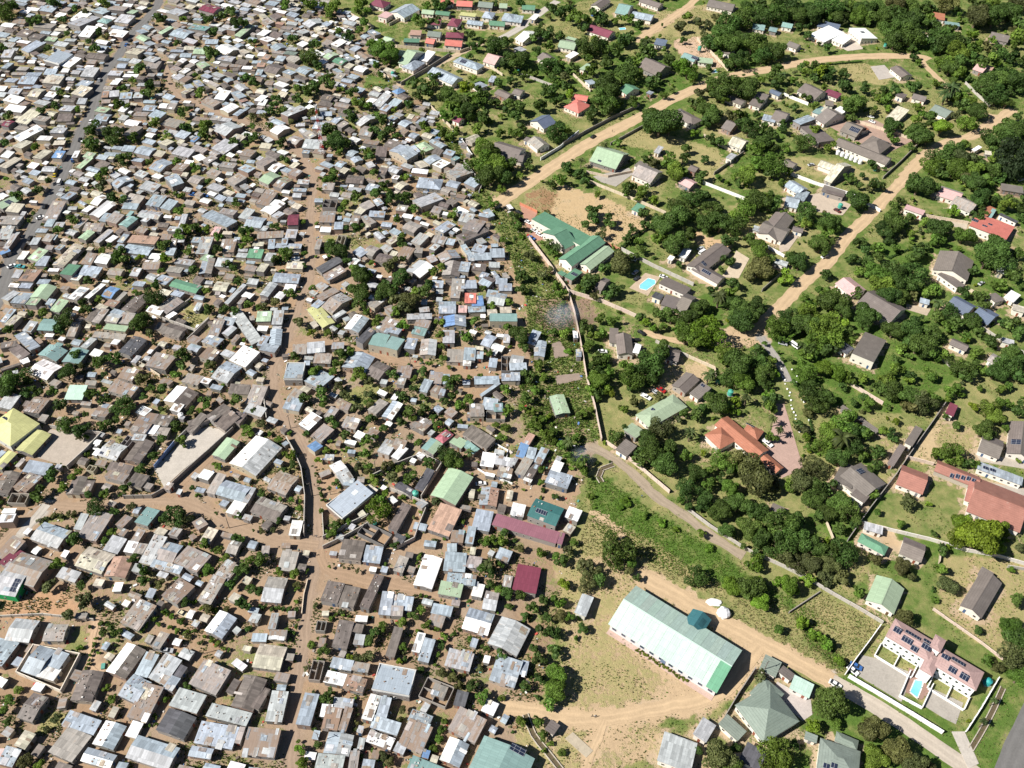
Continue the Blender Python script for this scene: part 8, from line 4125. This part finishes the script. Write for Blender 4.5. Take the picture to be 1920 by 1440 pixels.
for i in range(34):
    t = i / 16 if i < 17 else (i - 17) / 16
    a = np.array([1465, 692]) * (1 - t) + np.array([1500, 808]) * t if i < 17 else np.array([1488, 690]) * (1 - t) + np.array([1527, 820]) * t
    a = a + RNG.normal(0, 1.3, 2)
    if i >= 17 and random.random() < .45: continue
    p = G(*a, .4); s = random.uniform(.3, .6)
    o = link('white_stone', bme, None, (p[0], p[1], s * .6), random.random() * 6, (s, s, s * .85))
    tag(o, f'white painted boulder, {NTH[i % 17]} from the far end of the {"left" if i < 17 else "right"} lane edge', 'boulder', 'white boulders edging the lane')
# heap of white plastic sheeting
def blob(name, p, rx, ry, rz_, seed, col, parent=None):
    bm = bmesh.new(); bmesh.ops.create_icosphere(bm, subdivisions=4, radius=1)
    r = np.random.default_rng(seed); dirs = r.normal(0, 1, (14, 3)); ph = r.random(14) * 6
    for v in bm.verts:
        k = sum(math.sin(4.2 * (v.co.x * d[0] + v.co.y * d[1] + v.co.z * d[2]) + q) for d, q in zip(dirs, ph)) / 14
        v.co *= 1 + .38 * k
        v.co = Vector((v.co.x * rx, v.co.y * ry, max(v.co.z, -.3) * rz_))
    me = bpy.data.meshes.new(name); bm.to_mesh(me); bm.free()
    A = me.attributes.new('rc', 'FLOAT_COLOR', 'FACE'); A.data.foreach_set('color', np.tile(np.array([*col, 0], np.float32), len(me.polygons)))
    for q in me.polygons: q.use_smooth = True
    me.materials.append(MT['cloth'])
    return link(name, me, parent, (p[0], p[1], rz_ * .3))
p = G(1357, 1149, 1); hp = blob('plastic_heap', p, 2.5, 2.3, 2.2, 3, (.80, .80, .82)); tag(hp, 'rounded heap of white plastic sheeting by the dirt road', 'plastic heap')
p = G(1339, 1129, .3); sh = blob('plastic_sheet', p, 2.9, 1.5, .5, 8, (.82, .81, .79)); tag(sh, 'crumpled white plastic sheet lying flat beside the rounded heap', 'plastic sheet')
# people on the streets
def person_mesh():
    pts = [(0, 0, .92), (0, 0, 1.15), (0, 0, 1.38), (0, 0, 1.50), (0, .02, 1.62), (0, .01, 1.72), (-.11, 0, .88), (-.12, .06, .48), (-.12, -.06, .08), (-.12, .10, .03), (.11, 0, .88), (.12, -.10, .5), (.12, -.3, .12), (.12, -.16, .05),
           (-.2, 0, 1.40), (-.27, -.05, 1.12), (-.24, .08, .88), (-.23, .12, .78), (.2, 0, 1.40), (.27, .05, 1.12), (.25, .2, .92), (.24, .26, .84)]
    ed = [(0, 1), (1, 2), (2, 3), (3, 4), (4, 5), (0, 6), (6, 7), (7, 8), (8, 9), (0, 10), (10, 11), (11, 12), (12, 13), (2, 14), (14, 15), (15, 16), (16, 17), (2, 18), (18, 19), (19, 20), (20, 21)]
    rad = [.15, .13, .15, .06, .10, .085, .10, .07, .05, .04, .10, .07, .05, .04, .07, .05, .04, .035, .07, .05, .04, .035]
    me = bpy.data.meshes.new('person_skeleton'); me.from_pydata(pts, ed, [])
    ob = bpy.data.objects.new('person_build', me); COL.objects.link(ob)
    md = ob.modifiers.new('skin', 'SKIN')
    for i, r in enumerate(rad): me.skin_vertices[0].data[i].radius = (r, r)
    me.skin_vertices[0].data[0].use_root = True
    ob.modifiers.new('sub', 'SUBSURF').levels = 1
    dg = bpy.context.evaluated_depsgraph_get()
    out = bpy.data.meshes.new_from_object(ob.evaluated_get(dg))
    bpy.data.objects.remove(ob, do_unlink=True)
    return out
base = person_mesh()
def person(x, y, top, leg, words):
    me = base.copy(); me.materials.clear(); me.materials.append(MT['cloth'])
    A = me.attributes.new('rc', 'FLOAT_COLOR', 'FACE')
    col = []
    for q in me.polygons:
        z, xx = q.center.z, abs(q.center.x)
        col += [*((.07, .04, .028) if z > 1.48 or (xx > .2 and z < 1.1) else top if z > .93 else leg if z > .1 else (.03, .03, .03)), 0]
    A.data.foreach_set('color', np.array(col, np.float32))
    p = G(x, y); o = link('person', me, None, (p[0], p[1], .14), random.random() * 6.28)
    tag(o, None, 'person', 'people walking on the streets'); name_later(o, f'walking person in {words}', (p[0], p[1], 0))
for a in ((586, 1006, (.03, .03, .035), (.05, .06, .12), 'dark clothes'), (594, 1008, (.5, .5, .5), (.05, .06, .12), 'pale top and jeans'), (582, 1040, (.4, .05, .05), (.03, .03, .03), 'red top'), (590, 1042, (.03, .03, .03), (.1, .1, .12), 'black clothes'), (1110, 1344, (.03, .03, .04), (.05, .05, .09), 'dark clothes'), (1115, 1345, (.6, .6, .6), (.04, .04, .05), 'white top'),
          (664, 1334, (.5, .3, .1), (.05, .05, .1), 'orange top'), (178, 1337, (.3, .05, .2), (.05, .05, .08), 'purple top'), (192, 1341, (.05, .1, .3), (.03, .03, .03), 'blue top'), (575, 790, (.6, .58, .5), (.1, .1, .15), 'pale clothes'), (590, 912, (.05, .05, .05), (.3, .05, .05), 'black top'), (578, 455, (.03, .05, .15), (.05, .05, .05), 'navy top'),
          (1148, 248, (.05, .05, .05), (.05, .05, .05), 'black clothes'), (1203, 933, (.1, .15, .3), (.05, .05, .05), 'blue top'), (1065, 1305, (.05, .05, .06), (.04, .04, .05), 'dark clothes'), (590, 380, (.5, .1, .1), (.04, .04, .05), 'red top'), (520, 860, (.1, .3, .1), (.05, .05, .06), 'green top')): person(*a)
# thin smoke of two rubbish fires
m = bpy.data.materials.new('smoke'); m.use_nodes = True; t = m.node_tree; t.nodes.clear()
nb = NB(t); out = nb.n('ShaderNodeOutputMaterial'); pv = nb.n('ShaderNodeVolumePrincipled')
tcn = nb.n('ShaderNodeTexCoord'); ln = nb.n('ShaderNodeVectorMath', operation='LENGTH'); nb.l(tcn.outputs['Object'], ln.inputs[0])
nn = nb.noise(nb.n('ShaderNodeNewGeometry').outputs['Position'], .3, 5, .6)
d = nb.m('MULTIPLY', nb.ramp(ln.outputs['Value'], .2, 1.0, 1, 0), nb.ramp(nn, .33, .72))
nb.l(nb.m('MULTIPLY', d, .12), pv.inputs['Density']); pv.inputs['Color'].default_value = (.68, .80, 1.0, 1)
nb.l(pv.outputs[0], out.inputs['Volume'])
for x, y, z, sx, sy, sz, lb in ((1054, 598, 5, 11, 7, 8, 'thin blue-grey smoke drifting over the garden plots'), (1092, 862, 2, 7, 6, 3, 'faint grey smoke drifting over the garden bushes')):
    bm = bmesh.new(); bmesh.ops.create_icosphere(bm, subdivisions=3, radius=1); me = bpy.data.meshes.new('smoke'); bm.to_mesh(me); bm.free(); me.materials.append(m)
    p = G(x, y, z); o = link('smoke', me, None, (p[0], p[1], z + 2.5), .4, (sx, sy, sz)); tag(o, lb, kind='stuff')
name_all()
